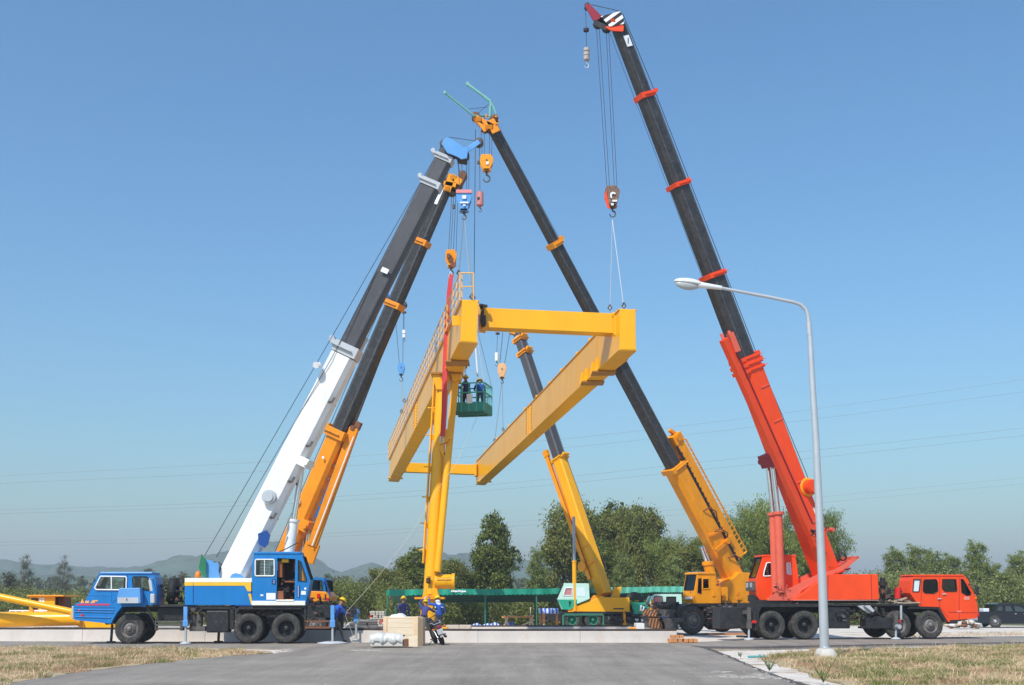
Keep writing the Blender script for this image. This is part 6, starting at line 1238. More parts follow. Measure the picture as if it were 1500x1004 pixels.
# lamp post
def lamp():
    b = G(1209.5,963); Y = b.y; t = thing('street_lamp', 'galvanised street lamp with a long bent arm on a round concrete base, right foreground', 'street lamp', (b.x,Y,0))
    k = mpp(1209,900,Y); pts = [W(1208.5,948,Y)]
    pts[0] = V((b.x-.02,Y,.25)); 
    for x,y in ((1205,860),(1200,750),(1195,640),(1190,560),(1187,500),(1185,475)): pts.append(W(x,y,Y))
    for x,y in ((1183.5,462),(1180,453),(1173,446.5),(1163,443)): pts.append(W(x,y,Y))
    for x,y in ((1130,436),(1090,428.5),(1048,420.5)): pts.append(W(x,y,Y))
    m = MB(); n = len(pts); 
    m.tube(pts[:7], 6.9*k, 20, 3.4*k); m.build('pole', GALV, t); m = MB(); m.tube(pts[6:], 3.3*k, 16, 2.4*k); m.build('arm', GALV, t)
    m = MB(); m.cyl(pts[6]-V((0,0,.35)), pts[6]+V((.02*0,0,.05)), 4.1*k, n=18); m.build('sleeve', GALV, t)
    m = MB(); a, e = W(1050,421,Y), W(989,413,Y); d = (e-a).normalized(); up = d.cross(V((0,1,0))); up = up if up.z > 0 else -up
    R = Matrix((d, V((0,1,0)), up)).transposed()
    m.cyl(a-d*.15, a.lerp(e,.45), 3.2*k, 5.2*k, n=18); m.ell(a.lerp(e,.68)+up*.01, ((e-a).length*.36, .16, 8*k), 24, 12, R, z0=-.25); hd = m.build('lamp_head', mat('lamp_housing',(.72,.74,.75),.3,.05,metal=.1), t)
    m = MB(); m.ell(a.lerp(e,.70)-up*.02, ((e-a).length*.30, .13, 9.5*k), 22, 12, R@Matrix.Rotation(math.pi,3,'X'), z0=-.1); m.build('lamp_glass', mat('frosted_lamp_glass',(.42,.44,.44),.15,.1), hd)
    m = MB(); m.lathe([(0,.0),(17.5*k,.0),(17*k,.15),(12*k,.33),(7*k,.36),(0,.36)], V((b.x,Y,-.1)), (0,0,1), 28); m.build('concrete_base', mat('rough_concrete',(.55,.52,.47),.9,.15,.3,(.35,.31,.27),3,bump=.8,bscale=9), t)
    m = MB(); m.lathe([(0,.26),(8.5*k,.26),(8.5*k,.29),(0,.29)], V((b.x,Y,0)), (0,0,1), 20); m.build('base_plate', GALV, t)
lamp()

# pickup
def pickup():
    Y = 71.0; P = Plane((W(1470,900,Y).x,Y,0),0); t = thing('pickup_truck', 'dark blue-black pickup truck parked at the far right edge behind the red crane', 'pickup', V(P.o))
    out = [(1433.5,896.5),(1457,896),(1461,885.5),(1464,884.3),(1492,884.3),(1501,887),(1511,895),(1533,898.5),(1537,903),(1537,914),(1434,914),(1432.8,905)]
    DK = mat('blue_black_paint', (.010,.014,.022), .22, .1, coat=.7)
    c = cab(P, t, out, [[(1459,895),(1462.5,887.5),(1469,887),(1469,895.5)],[(1472,887),(1481,887),(1484,896),(1472,896)],[(1484,887),(1494,887.5),(1504,895),(1504,896.5),(1487,896.5)]], 1.8, {5: GLSD, 1: GLSD}, 0, DK, name='body', glassm={0:mat('painted_reflection_glass',(.03,.055,.07),.06,.1,spec=.9),1:mat('painted_reflection_glass',(0,0,0)),2:mat('painted_reflection_glass',(0,0,0))}, frames={})  # opaque panes, reflected sky put into their dark blue-grey base colour
    m = MB(); m.rect(P,1432.5,903,1434,909,.1,1.7); m.build('rear_bumper', GALV, c, .01); m = MB(); m.rect(P,1432.3,897,1433.8,903,-.02,.2); m.build('tail_light', REDL, c)
    m = MB(); m.rect(P,1486,899,1489,900,-.04,0); m.rect(P,1499,899,1502,900,-.04,0); m.build('door_handle', CHROME, c)
    m = MB(); m.cyl(P.w2(1458,911.5,-.01),P.w2(1458,911.5,.02),9*P.m(1458,911),n=26); m.cyl(P.w2(1525,911.5,-.01),P.w2(1525,911.5,.02),9*P.m(1458,911),n=26); m.build('wheel_arch', BLK, c)
    for px in (1458,1525):
        for s in (0,1): h = wheel(P, t, px, 912, .36, -.03 if s == 0 else 1.8, .22, 'front', mat('alloy_rim',(.5,.5,.52),.3,.1,metal=.5), False, flip=(s==1)); h.location.z = .33
    m = MB(); m.rect(P,1446,891.5,1454,896.5,.5,1.2); o = m.build('load', PAPER, t, .02)
pickup()

# awnings
def awning(px0, px1, yl, yr, Y, mt, lab, posts, seed):
    t = thing('awning', lab, 'awning', W((px0+px1)/2,921,Y)); n = 90; rd = random.Random(seed); ph = rd.uniform(0,6)
    A, B = [], []; roof = []
    for i in range(n+1):
        u = i/n; x = px0+(px1-px0)*u; sg = .45*math.sin(u*11+ph)+.3*math.sin(u*27); tp = W(x, yl+(yr-yl)*u+sg*.4, Y); bt = W(x, yl+(yr-yl)*u+8.2+sg+(.9 if i % 2 else -.4), Y); tp.y += .02*math.sin(i*.8); bt.y += .06*math.sin(i*.9); A.append(tp); B.append(bt)
    m = MB(); m.add(A+B, [(i,i+1,n+2+i,n+1+i) for i in range(n)], False); o = m.build('valance', mt, t); o.modifiers.new('Solidify','SOLIDIFY').thickness = .012
    m = MB(); k = 5; vs = []
    for j in range(k+1):
        for i in range(n+1): p = V(A[i]); p.y += 5.0*j/k; p.z += -.02-.75*j/k-.10*math.sin(math.pi*j/k)*abs(math.sin(i*.2)); vs.append(p)
    m.add(vs, [(j*(n+1)+i, j*(n+1)+i+1, (j+1)*(n+1)+i+1, (j+1)*(n+1)+i) for j in range(k) for i in range(n)], True); o = m.build('roof_sheet', mat('shade_tinted_green_sheet',(.012,.10,.07),.7,.2), t); o.modifiers.new('Solidify','SOLIDIFY').thickness = .012  # roof painted darker than the valance, standing in for shade under the awning
    for x in posts:
        q = W(x, yl+(yr-yl)*(x-px0)/(px1-px0)+2, Y); 
        for dy in (.12, 4.9): m = MB(); m.cyl((q.x,Y+dy,0),(q.x,Y+dy,q.z+.05*dy),.05,n=10); m.build('post', DGREEN, t)
    m = MB()
    for dy in (.12,4.9): a_, b_ = V(A[0]), V(A[-1]); m.cyl(a_+V((0,dy,-.05)), b_+V((0,dy,-.05)), .03, n=8)
    m.build('ridge_pipe', DGREEN, t)
    return t
AW = mat('green_awning_sheet', (.010,.26,.17), .5, .12, .1, (.2,.5,.4), .6, bump=.6, bscale=3); AW2 = mat('pale_green_awning_sheet', (.12,.48,.35), .35, .15, .25, (.4,.65,.55), .6, bump=.6, bscale=3)
t = awning(566,864,864,862,70,AW,'long green sheet awning on thin posts behind the gantry leg, left part',[568,640,711,786,860],3)
rd = random.Random(8); m = MB()
x = 661
while x < 682: w = rd.uniform(1.2,2.6); m.cur = 0; p = W(x,rd.uniform(865.5,867),69.93); q = W(x+w,rd.uniform(865.5,868),69.93); m.beam(p,q,.01,.09); x += w+.4
m.build('lettering', PAPER, t)
awning(866,1012,861,859,70.4,AW2,'paler shiny green awning sheet behind the yellow crane bodies, right part',[868,940,1008],5)

# kerb beams
def kerb():
    RB = mat('white_stained_concrete', (.60,.55,.50), .85, .10, .30, (.55,.36,.28), .8, bump=.3, bscale=9, streak=(1,1,.35))
    t = thing('rail_beam', 'long whitish concrete rail beam with reddish stains running behind the blue truck', 'concrete beam', (0,45,0))
    def zt(px): return V((0,0,0))
    pts = [(-90,938.2),(120,938.3),(300,938.4),(430,938.7),(560,940.2),(700,941.2),(850,941.3),(992,941.3)]
    G0 = [G(x,y) for x,y in pts]; m = MB()
    for i in range(len(G0)-1):
        a, b = G0[i], G0[i+1]; d = (b-a).normalized(); n = V((-d.y,d.x,0)); a2 = a+d*.004; b2 = b-d*.004; H = V((0,0,.42)); D = n*.55; z = V((0,0,-.1))
        m.hexa([a2+z,b2+z,b2+D+z,a2+D+z],[a2+H,b2+H,b2+D+H,a2+D+H])
    m.build('concrete_body', RB, t, .012)
    m = MB()
    for i in range(len(G0)-1): 
        d = (G0[i+1]-G0[i]).normalized(); n = V((-d.y,d.x,0)); a, b = G0[i]+n*.12+V((0,0,.46)), G0[i+1]+n*.12+V((0,0,.46)); m.beam(a,b,.16,.08)
    m.build('steel_rail', mat('shade_dark_rail',(.05,.035,.03),.7,.3,.3), t)  # rail coloured dark so it also draws the shadow gap along the beam top
    t = thing('rail_beam', 'second concrete rail beam farther back, passing behind the workers and under the awning view', 'concrete beam', (0,54,0)); m = MB()
    a, b = G(430,928.5), G(930,927.5); m.hexa([a,b,b+V((0,.6,0)),a+V((0,.6,0))],[a+V((0,0,.30)),b+V((0,0,.30)),b+V((0,.6,.30)),a+V((0,.6,.30))]); m.build('concrete_body', RB, t, .012)
    m = MB(); m.beam(a+V((0,.15,.34)), b+V((0,.15,.34)), .14,.07); m.build('steel_rail', mat('shade_dark_rail',(0,0,0)), t)
kerb()

# yellow gantry parts lying at the left
def parts():
    m0 = mpp(50,905,51.4)
    t = thing('steel_column', 'thick yellow gantry tube lying flat behind the concrete beam at far left', 'gantry leg', W(30,925,51.5))
    m = MB(); m.cyl(W(-60,909,51.5), W(118,906.5,51.5), 11.3*m0, 9.8*m0, n=32); m.build('main_tube', YEL, t)
    m = MB(); m.cyl(W(117,906.5,51.5),W(121,906.4,51.5),12*m0,n=30); m.rect(Plane((0,51.1,0),0),121,908,168,921,0,.8); 
    m.build('end_flange', YEL, t, .01)
    m = MB()
    for k in range(12): q = W(54+k*9.5,921,51.2); m.box(q,(.22,.1,.12))
    m.build('bolt_lug', YELD, t)
    t = thing('steel_column', 'thinner yellow gantry tube sloping down to the right at far left', 'gantry leg', W(50,925,50.6)); m = MB(); m.cyl(W(-60,862,50.6), W(109,897.5,50.6), 4.9*m0, n=24); m.build('main_tube', YEL, t)
    m = MB(); m.beam(W(106,897,50.6),W(109,897.5,50.6),.4,.4); m.build('end_plate', YEL, t)
    t = thing('crane_cabin', 'small yellow crane operator cabin with a flat roof among the yellow parts at far left', 'crane cabin', W(60,925,54))
    P = Plane((0,54,0),0)
    cab(P, t, [(43,874),(80,874),(80,899),(43,899)], [[(46.5,877),(55,877),(55,881.5),(46.5,881.5)],[(46.5,888),(55,888),(55,892.5),(46.5,892.5)]], 1.6, {1: GLSD}, 0, YEL, name='cabin_body', glassm={1: GLSD})
    m = MB(); m.rect(P,41,872,95,874,-.15,1.75); m.build('roof', CYEL, t, .01); m = MB(); m.rect(P,58,875,61,898,-.02,0); m.rect(P,62,875,65,898,-.02,0); m.build('door_strip', PAPER, t); m = MB(); m.rect(P,81,875,90,899,.3,1.2); m.build('open_side', mat('dark_brown_panel',(.12,.05,.03),.7,.2), t)
    m = MB()
    for x in (47,54,60,76): m.rect(P,x,871,x+2,872,.2,.4)
    m.build('roof_lug', CYEL, t)
    t = thing('handrail', 'low white handrail lying in front of the yellow cabin', 'handrail', W(48,921,53.2)); m = MB()
    for y in (895,899): m.cyl(W(14,y,53.2),W(80,y+.3,53.2),.035,n=8)
    for k in range(8): m.cyl(W(14+k*9.4,895,53.2),W(14+k*9.4,903,53.2),.03,n=8)
    m.build('rail', PAPER, t)
    t = thing('girder_piece', 'flat yellow girder piece with brackets lying behind the thick tube at far left', 'girder', W(60,921,52.8)); P = Plane((0,52.8,0),0); m = MB(); m.prism(P,[(-40,897),(10,897),(24,900),(110,897.5),(112,905),(-40,905)],0,1.0); m.build('web', YEL, t, .01)
    m = MB(); m.prism(P,[(42,896),(47,890.5),(50,896)],-.05,.05); m.prism(P,[(68,897),(70,893),(90,893),(92,897)],0,.3); m.cyl(P.w2(36,899,-.1),P.w2(50,899,-.1),.12,n=12); m.build('bracket', CYEL, t)
parts()
m = MB(); a = G(1096,964.5); b = G(1121,964); m.cyl(a+V((0,0,.04)), b+V((0,0,.04)), .035, n=10); onething(m,'plastic_pipe', mat('teal_pipe',(.12,.38,.38),.5,.1), 'short teal plastic pipe lying on the sand beside the road', 'pipe', a)
for i, (x0,y0,x1,y1,lab) in enumerate(((1040,931,1092,930,'weathered board lying on the sand behind the road, left of the red crane wheels'),(1082,934,1098,935,'short dark plank lying beside the rear outrigger of the red crane'))):
    m = MB(); a, b = G(x0,y0), G(x1,y1); m.beam(a+V((0,0,.05)), b+V((0,0,.05)), .25,.08); onething(m,'loose_board', [WOODO, BLK][i], lab, 'board', a, bevel=.005)
# power lines
for k, (pts, lab) in enumerate((( [(-250,713),(0,697.5),(380,677),(700,655),(1050,618),(1500,556),(1750,515)], 'highest thin power line crossing the whole sky'),
    ([(-250,722),(0,708.5),(380,691),(700,668),(1050,632),(1500,574),(1750,540)], 'second power line, close below the highest one'),
    ([(-250,757),(0,747.5),(380,734),(700,712),(1050,675),(1500,627),(1750,598)], 'third power line from the top'),
    ([(-250,762),(0,753),(380,740),(700,720),(1050,686),(1500,638),(1750,610)], 'fourth power line from the top, close below the third'),
    ([(-250,800),(0,794.5),(380,786),(700,768),(1050,742),(1500,700),(1750,678)], 'fifth faint power line from the top'),
    ([(-250,804),(0,799),(380,791),(700,774),(1050,750),(1500,709),(1750,688)], 'lowest faint power line above the hills'))):
    Y = 118; P_ = [W(x,y,Y) for x,y in pts]; fine = []
    for i in range(len(P_)-1):
        p0, p1, p2, p3 = P_[max(i-1,0)], P_[i], P_[i+1], P_[min(i+2,len(P_)-1)]
        for j in range(6):
            u = j/6; fine.append(.5*((2*p1)+(p2-p0)*u+(2*p0-5*p1+4*p2-p3)*u*u+(3*p1-p0-3*p2+p3)*u**3))
    m = MB(); m.tube(fine, .011 if k < 4 else .008, 5); onething(m, 'power_line', mat('aluminium_cable',(.25,.26,.28),.5,.05), lab, 'power line', P_[2], 'power lines across the sky')
# ================================================================= GROUND
def node_ground():
    m = bpy.data.materials.new('ground_soil'); m.use_nodes = True; nt = m.node_tree; N = nt.nodes; L = nt.links; b = N['Principled BSDF']; b.inputs['Roughness'].default_value = .95; b.inputs['Specular IOR Level'].default_value = .15
    tc = N.new('ShaderNodeTexCoord'); sp = N.new('ShaderNodeSeparateXYZ'); L.new(tc.outputs['Object'], sp.inputs[0])
    def noise(s, d=6, r=.6): n = N.new('ShaderNodeTexNoise'); n.inputs['Scale'].default_value = s; n.inputs['Detail'].default_value = d; n.inputs['Roughness'].default_value = r; L.new(tc.outputs['Object'], n.inputs[0]); return n.outputs[0]
    def mix(f, a, c, bl='MIX'):
        x = N.new('ShaderNodeMix'); x.data_type = 'RGBA'; x.blend_type = bl
        for i, q in ((0,f),(6,a),(7,c)):
            if hasattr(q,'links'): L.new(q, x.inputs[i])
            else: x.inputs[i].default_value = q if i == 0 else (*q,1)
        return x.outputs[2]
    def rng(o, a, c, d=0, e=1): r = N.new('ShaderNodeMapRange'); r.inputs[1].default_value = a; r.inputs[2].default_value = c; r.inputs[3].default_value = d; r.inputs[4].default_value = e; L.new(o, r.inputs[0]); return r.outputs[0]
    sand = mix(rng(noise(1.3,8,.7),.35,.65), (.60,.52,.44), (.76,.70,.62)); sand = mix(rng(noise(9,5,.75),.5,.72), sand, (.42,.35,.28)); sand = mix(rng(noise(.35),.55,.65), sand, (.36,.27,.17))
    veg = mix(rng(noise(.2),.4,.6), (.06,.09,.03), (.22,.19,.09))
    ad = N.new('ShaderNodeMath'); ad.operation = 'MULTIPLY_ADD'; ad.inputs[1].default_value = 18; L.new(noise(.12,3), ad.inputs[0]); L.new(sp.outputs[1], ad.inputs[2])
    col = mix(rng(ad.outputs[0], 83, 90), sand, veg); L.new(col, b.inputs['Base Color'])
    bp = N.new('ShaderNodeBump'); bp.inputs['Strength'].default_value = .7; bp.inputs['Distance'].default_value = .05; L.new(noise(7,8,.7), bp.inputs['Height']); L.new(bp.outputs[0], b.inputs['Normal'])
    return m
mb = MB(); xs = [-3000,-600,-200,-80,-40,-20,0,20,40,80,200,600,3000]; ys = [-60,0,12,22,30,36,42,48,56,66,80,110,180,400,900,1800,3200]
mb.add([(x,y,-.05) for y in ys for x in xs], [(j*13+i,j*13+i+1,(j+1)*13+i+1,(j+1)*13+i) for j in range(len(ys)-1) for i in range(12)]); g = mb.build('ground', node_ground()); tag(g, 'pale sandy construction ground reaching back to the trees', kind='structure')
ASP = bpy.data.materials.new('asphalt'); ASP.use_nodes = True
def asphalt(m, base=(.285,.25,.21)):
    nt = m.node_tree; N = nt.nodes; L = nt.links; b = N['Principled BSDF']; b.inputs['Roughness'].default_value = .85; b.inputs['Specular IOR Level'].default_value = .3
    tc = N.new('ShaderNodeTexCoord')
    def noise(s, d=6, r=.6, sc=None):
        n = N.new('ShaderNodeTexNoise'); n.inputs['Scale'].default_value = s; n.inputs['Detail'].default_value = d; n.inputs['Roughness'].default_value = r
        if sc: mp = N.new('ShaderNodeMapping'); mp.inputs['Scale'].default_value = sc; L.new(tc.outputs['Object'], mp.inputs[0]); L.new(mp.outputs[0], n.inputs[0])
        else: L.new(tc.outputs['Object'], n.inputs[0])
        return n.outputs[0]
    def rng(o, a, c, d=0, e=1): r = N.new('ShaderNodeMapRange'); r.inputs[1].default_value = a; r.inputs[2].default_value = c; r.inputs[3].default_value = d; r.inputs[4].default_value = e; L.new(o, r.inputs[0]); return r.outputs[0]
    def mul(a, c): x = N.new('ShaderNodeMath'); x.operation = 'MULTIPLY'; L.new(a, x.inputs[0]); L.new(c, x.inputs[1]); return x.outputs[0]
    f = mul(rng(noise(.35,5),.3,.7,.80,1.15), rng(noise(16,6,.85),.3,.7,.66,1.34)); f = mul(f, rng(noise(1.3,7,.75,(1,.08,1)),.35,.65,1.12,.80))
    mx = N.new('ShaderNodeMix'); mx.data_type = 'RGBA'; mx.blend_type = 'MULTIPLY'; mx.inputs[0].default_value = 1; mx.inputs[6].default_value = (*base,1); L.new(f, mx.inputs[7])
    m2 = N.new('ShaderNodeMix'); m2.data_type = 'RGBA'; L.new(rng(mul(rng(noise(1.1,8,.75),.56,.72),rng(noise(60,3,.8),.42,.6)),.1,1,0,.75), m2.inputs[0]); L.new(mx.outputs[2], m2.inputs[6]); m2.inputs[7].default_value = (.42,.37,.31,1)
    L.new(m2.outputs[2], b.inputs['Base Color'])
    bp = N.new('ShaderNodeBump'); bp.inputs['Strength'].default_value = .6; bp.inputs['Distance'].default_value = .015; L.new(noise(70,4,.8), bp.inputs['Height']); L.new(bp.outputs[0], b.inputs['Normal'])
asphalt(ASP)
def dense(pts, step=.35, jit=0.0, seed=1):
    rd = random.Random(seed); out = []
    for i in range(len(pts)):
        a, b = V(pts[i]), V(pts[(i+1)%len(pts)]); n = max(1, int(min((b-a).length/step, 200)))
        for k in range(n):
            p = a.lerp(b,k/n); far = p.length < 70
            out.append(p+(V((rd.uniform(-jit,jit), rd.uniform(-jit,jit),0)) if far and k else V((0,0,0))))
    return out
def slab(name, px, top, mats, label, jit=.05, seed=1, bottom=-.12, kind='structure'):
    P0 = dense([G(x,y) for x,y in px], .35, jit, seed); n = len(P0); mb = MB(); mb.add([(p.x,p.y,top) for p in P0]+[(p.x,p.y,bottom) for p in P0], [tuple(range(n))]+[(i,(i+1)%n,n+(i+1)%n,n+i) for i in range(n)]); o = mb.build(name, mats); tag(o, label, kind=kind); return o
main = [(-9000,948.5),(-80,946),(0,946.2),(280,947.5),(400,950),(430,953.5),(405,957),(330,961.5),(240,970),(130,983),(60,993),(0,1004),(-120,1030),(-400,1100),(-1500,1500),(3200,1500),(1500,1080),(1250,1030),(1170,1004),(1130,990.5),(1095,976),(1066,962),(1040,953),(1032,950.5),(1100,951),(1200,948.6),(1300,946),(1500,943),(1700,939.5),(7000,905),(6500,899),(1700,929),(1500,932),(1300,934.5),(1130,936.5),(1010,941),(1003,941.6),(850,941.8),(700,941.8),(560,941.5),(430,940.6),(300,940.2),(0,939.6),(-80,939.6),(-9000,941)]
slab('road', main, 0.0, ASP, 'grey asphalt road running away from the camera into a crossing road', .035, 3)
def sheet(name, px, z, m, lab, seed, jit=.06):
    P0 = dense([G(x,y) for x,y in px], .12, jit, seed); mb = MB(); mb.add([(p.x,p.y,z) for p in P0], [tuple(range(len(P0)))]); tag(mb.build(name, m), lab, kind='structure')
SAND = mat('spilled_sand', (.62,.55,.47), .95, .15, .2, (.4,.35,.3), 3, bump=.5)
def ragged(m, s=7, lo=.44, hi=.56):
    nt = m.node_tree; N = nt.nodes; L = nt.links; n = N.new('ShaderNodeTexNoise'); n.inputs['Scale'].default_value = s; n.inputs['Detail'].default_value = 9; n.inputs['Roughness'].default_value = .75; tc = N.new('ShaderNodeTexCoord'); L.new(tc.outputs['Object'], n.inputs[0])
    r = N.new('ShaderNodeMapRange'); r.inputs[1].default_value = lo; r.inputs[2].default_value = hi; L.new(n.outputs[0], r.inputs[0]); L.new(r.outputs[0], N['Principled BSDF'].inputs['Alpha'])
ragged(SAND, 5)
sheet('sand_spill', [(1038,992),(1060,988),(1085,990),(1110,986),(1125,989),(1142,991),(1150,996),(1120,995),(1090,994),(1060,993)], .004, SAND, 'pale sand spilled over the road edge at the right', 3)
sheet('sand_spill', [(1040,984),(1055,983),(1075,984),(1060,986),(1045,986)], .004, SAND, 'small patch of pale sand on the road near the right edge', 5, .04)
sheet('sand_spill', [(505,953),(530,951.5),(562,952.5),(558,954.5),(520,954.5)], .004, SAND, 'pale dust streak on the road below the rope puller', 7, .05)
sheet('sand_spill', [(402,952.5),(420,950.5),(432,952.5),(428,955.5),(408,956)], .004, SAND, 'pale dust patch at the tip of the left grass', 9, .04)
ragged_dust = mat('pale_road_dust',(.36,.31,.26),.95,.2,.2); ragged(ragged_dust, 2.5)
sheet('sand_spill', [(700,945.4),(780,944.6),(960,944.6),(975,945.6),(840,946)], .004, ragged_dust, 'thin pale dust line along the middle of the road', 11, .05)
DASP = bpy.data.materials.new('fresh_asphalt_edge'); DASP.use_nodes = True; asphalt(DASP, (.10,.09,.08))
sheet('road_edge', [(1012,946),(1034,951),(1062,960.5),(1092,974),(1128,989),(1168,1003),(1250,1031),(1268,1031),(1186,1004),(1140,990.5),(1102,976),(1070,961.5),(1042,951),(1030,947)], .006, DASP, 'dark crumbling asphalt edge along the right side of the road', 13, .05)
sheet('road_edge', [(1030,947.2),(1100,947.6),(1200,945.8),(1300,943.6),(1500,941),(1700,937.6),(1700,939.3),(1500,942.8),(1300,945.8),(1200,948.4),(1100,950.7),(1034,950.4)], .005, DASP, 'dark asphalt edge along the crossing road', 14, .05)
# little stones on asphalt
mb = MB(); rd = random.Random(77)
for k in range(110):
    x = rd.uniform(60,1160); y = 946+57*rd.random()**.8
    if y > 948+ (430-x)*.13 and x < 430: y = 948+rd.random()*2
    q = G(x,y); s = rd.uniform(.008,.022); mb.ell(q+V((0,0,s*.4)), (s,s*.8,s*.6), 6, 4)
tag(mb.build('gravel', mat('pale_stones',(.45,.40,.35),.9,.3)), 'small pale stones scattered over the asphalt', kind='stuff')

# verge soil + dry grass
def inpoly(X, Y, poly):
    inside = np.zeros(len(X), bool); n = len(poly)
    for i in range(n):
        x1,y1 = poly[i]; x2,y2 = poly[(i+1)%n]
        c = ((y1>Y)!=(y2>Y)) & (X < (x2-x1)*(Y-y1)/(y2-y1+1e-12)+x1); inside ^= c
    return inside
def vnoise(X, Y, s, seed):
    r = np.random.default_rng(seed); g = r.random((128,128)); x = X*s%127; y = Y*s%127; i = x.astype(int); j = y.astype(int); fx = x-i; fy = y-j; fx = fx*fx*(3-2*fx); fy = fy*fy*(3-2*fy)
    a = g[j,i]; b = g[j,(i+1)%128]; c = g[(j+1)%128,i]; d = g[(j+1)%128,(i+1)%128]; return (a*(1-fx)+b*fx)*(1-fy)+(c*(1-fx)+d*fx)*fy
STRAW = leafmat('dry_grass', (.58,.41,.24), (.74,.57,.36), .2); GRN = leafmat('green_grass', (.14,.17,.045), (.30,.31,.10), .25); BRG = leafmat('brown_grass', (.36,.21,.12), (.54,.36,.22), .2)
def grass(px, n, label, seed, hmul=1.0, greenness=.5, edge=.55):
    pts = [G(x,y) for x,y in px]; poly = [(p.x,p.y) for p in pts]; xs = [p[0] for p in poly]; ys = [p[1] for p in poly]; r = np.random.default_rng(seed)
    X = r.uniform(min(xs),max(xs),n*3); Y = r.uniform(min(ys),max(ys),n*3); X += 0
    jx = (vnoise(X,Y,1.5,seed+5)-.5)*1.2; k = inpoly(X+jx, Y+(vnoise(X,Y,1.3,seed+6)-.5)*1.2, poly); den = vnoise(X,Y,.9,seed+1)*.6+vnoise(X,Y,3.1,seed+2)*.4
    k &= (r.random(len(X)) < np.clip((den-.18)*2.2, .06, 1)); X, Y, den = X[k][:n], Y[k][:n], den[k][:n]; m = len(X)
    gr = vnoise(X,Y,1.4,seed+3)*.6+vnoise(X,Y,5,seed+4)*.4; br = vnoise(X,Y,.8,seed+8)
    h = (0.025+.085*den*r.random(m)+.06*(gr>.62)*r.random(m)+.12*(r.random(m)<.02))*hmul*(.5+1.0*vnoise(X,Y,4.2,seed+9)); w = r.uniform(.003,.009,m); a = r.uniform(0,2*np.pi,m); ln = h*r.uniform(.3,1.6,m)
    dx, dy = np.cos(a)*w, np.sin(a)*w; b = r.uniform(0,2*np.pi,m); cx, cy = np.cos(b)*ln, np.sin(b)*ln; z0 = np.zeros(m)
    P0 = np.stack([X-dx, Y-dy, z0-.03],1); P1 = np.stack([X+dx, Y+dy, z0-.03],1); P2 = np.stack([X+cx*.4+dx*.8, Y+cy*.4+dy*.8, h*.62],1); P3 = np.stack([X+cx*.4-dx*.8, Y+cy*.4-dy*.8, h*.62],1); P4 = np.stack([X+cx, Y+cy, h],1)
    vs = np.stack([P0,P1,P2,P3,P4],1).reshape(-1,3)
    me = bpy.data.meshes.new('dry_grass'); me.vertices.add(len(vs)); me.vertices.foreach_set('co', vs.ravel()); me.loops.add(m*7); me.polygons.add(m*2)
    k5 = np.arange(m)*5; me.loops.foreach_set('vertex_index', np.stack([k5,k5+1,k5+2,k5+3,k5+3,k5+2,k5+4],1).ravel()); ls = np.stack([np.arange(m)*7, np.arange(m)*7+4],1).ravel(); me.polygons.foreach_set('loop_start', ls)
    mi = np.where(gr > 1-greenness+.12*r.standard_normal(m), 1, np.where(br+.15*r.standard_normal(m) > .74, 2, 0)); me.update(); me.validate()
    for q in (STRAW, GRN, BRG): me.materials.append(q)
    me.polygons.foreach_set('material_index', np.repeat(mi,2).astype(np.int32)); o = bpy.data.objects.new('dry_grass', me); COL.objects.link(o); tag(o, label, kind='stuff')
SOIL = mat('straw_soil', (.44,.33,.20), .95, .3, .5, (.27,.24,.11), 2.2, bump=.8, bscale=12)
LP = [(-120,948.5),(0,949),(200,950.2),(300,951.2),(395,954),(400,956),(330,960.5),(240,969),(130,982),(60,992),(0,1003),(-120,1029)]
RP = [(1140,961),(1170,955),(1215,952),(1330,949.5),(1500,946),(1640,943.5),(1700,1100),(1330,1030),(1235,1001),(1185,984),(1140,972),(1115,964)]
slab('verge', LP, -.006, SOIL, 'strip of dry soil under the left grass', .08, 21, bottom=-.2); slab('verge', RP, -.008, SOIL, 'dry soil under the right grass', .1, 22, bottom=-.2)
grass(LP, 110000, 'dry straw-coloured grass on the left verge', 31, 1.0, .30)
grass(RP, 190000, 'dry grass with green tufts on the right verge around the lamp base', 32, 1.05, .40)
grass([(1290,931),(1500,926),(1640,922),(1640,927),(1500,931),(1320,934)], 7000, 'thin dry grass strip behind the crossing road on the right', 33, 1.0, .25)
def weed(px, py, n, s, lab, seed):
    c = G(px,py); r = random.Random(seed); mb = MB()
    for k in range(n):
        a = r.uniform(0,6.28); l = s*r.uniform(.4,1); e = c+V((math.cos(a)*l*.7, math.sin(a)*l*.7, l*r.uniform(.5,1.3))); mb.tube([c, c.lerp(e,.5)+V((0,0,l*.1)), e], .004, 4)
        for j in range(6):
            q = c.lerp(e,.3+.14*j)+V((r.uniform(-.03,.03),r.uniform(-.03,.03),r.uniform(0,.04))); u = V((r.uniform(-1,1),r.uniform(-1,1),r.uniform(-.3,.6))).normalized()*.035; v = u.cross(V((0,0,1))).normalized()*.014; mb.add([q,q+u*.5+v,q+u,q+u*.5-v],[(0,1,2,3)])
    onething(mb, 'weed', leafmat('weed_green',(.10,.17,.03),(.22,.30,.08)), lab, 'weed', c)
weed(1127,983,26,.35,'small green weed growing at the road edge, left of the lamp base',1); weed(1206,1000,18,.45,'thin green weed at the bottom edge below the lamp base',2); weed(1085,963,12,.16,'tiny low green plant on the sand between pipe and road',3)

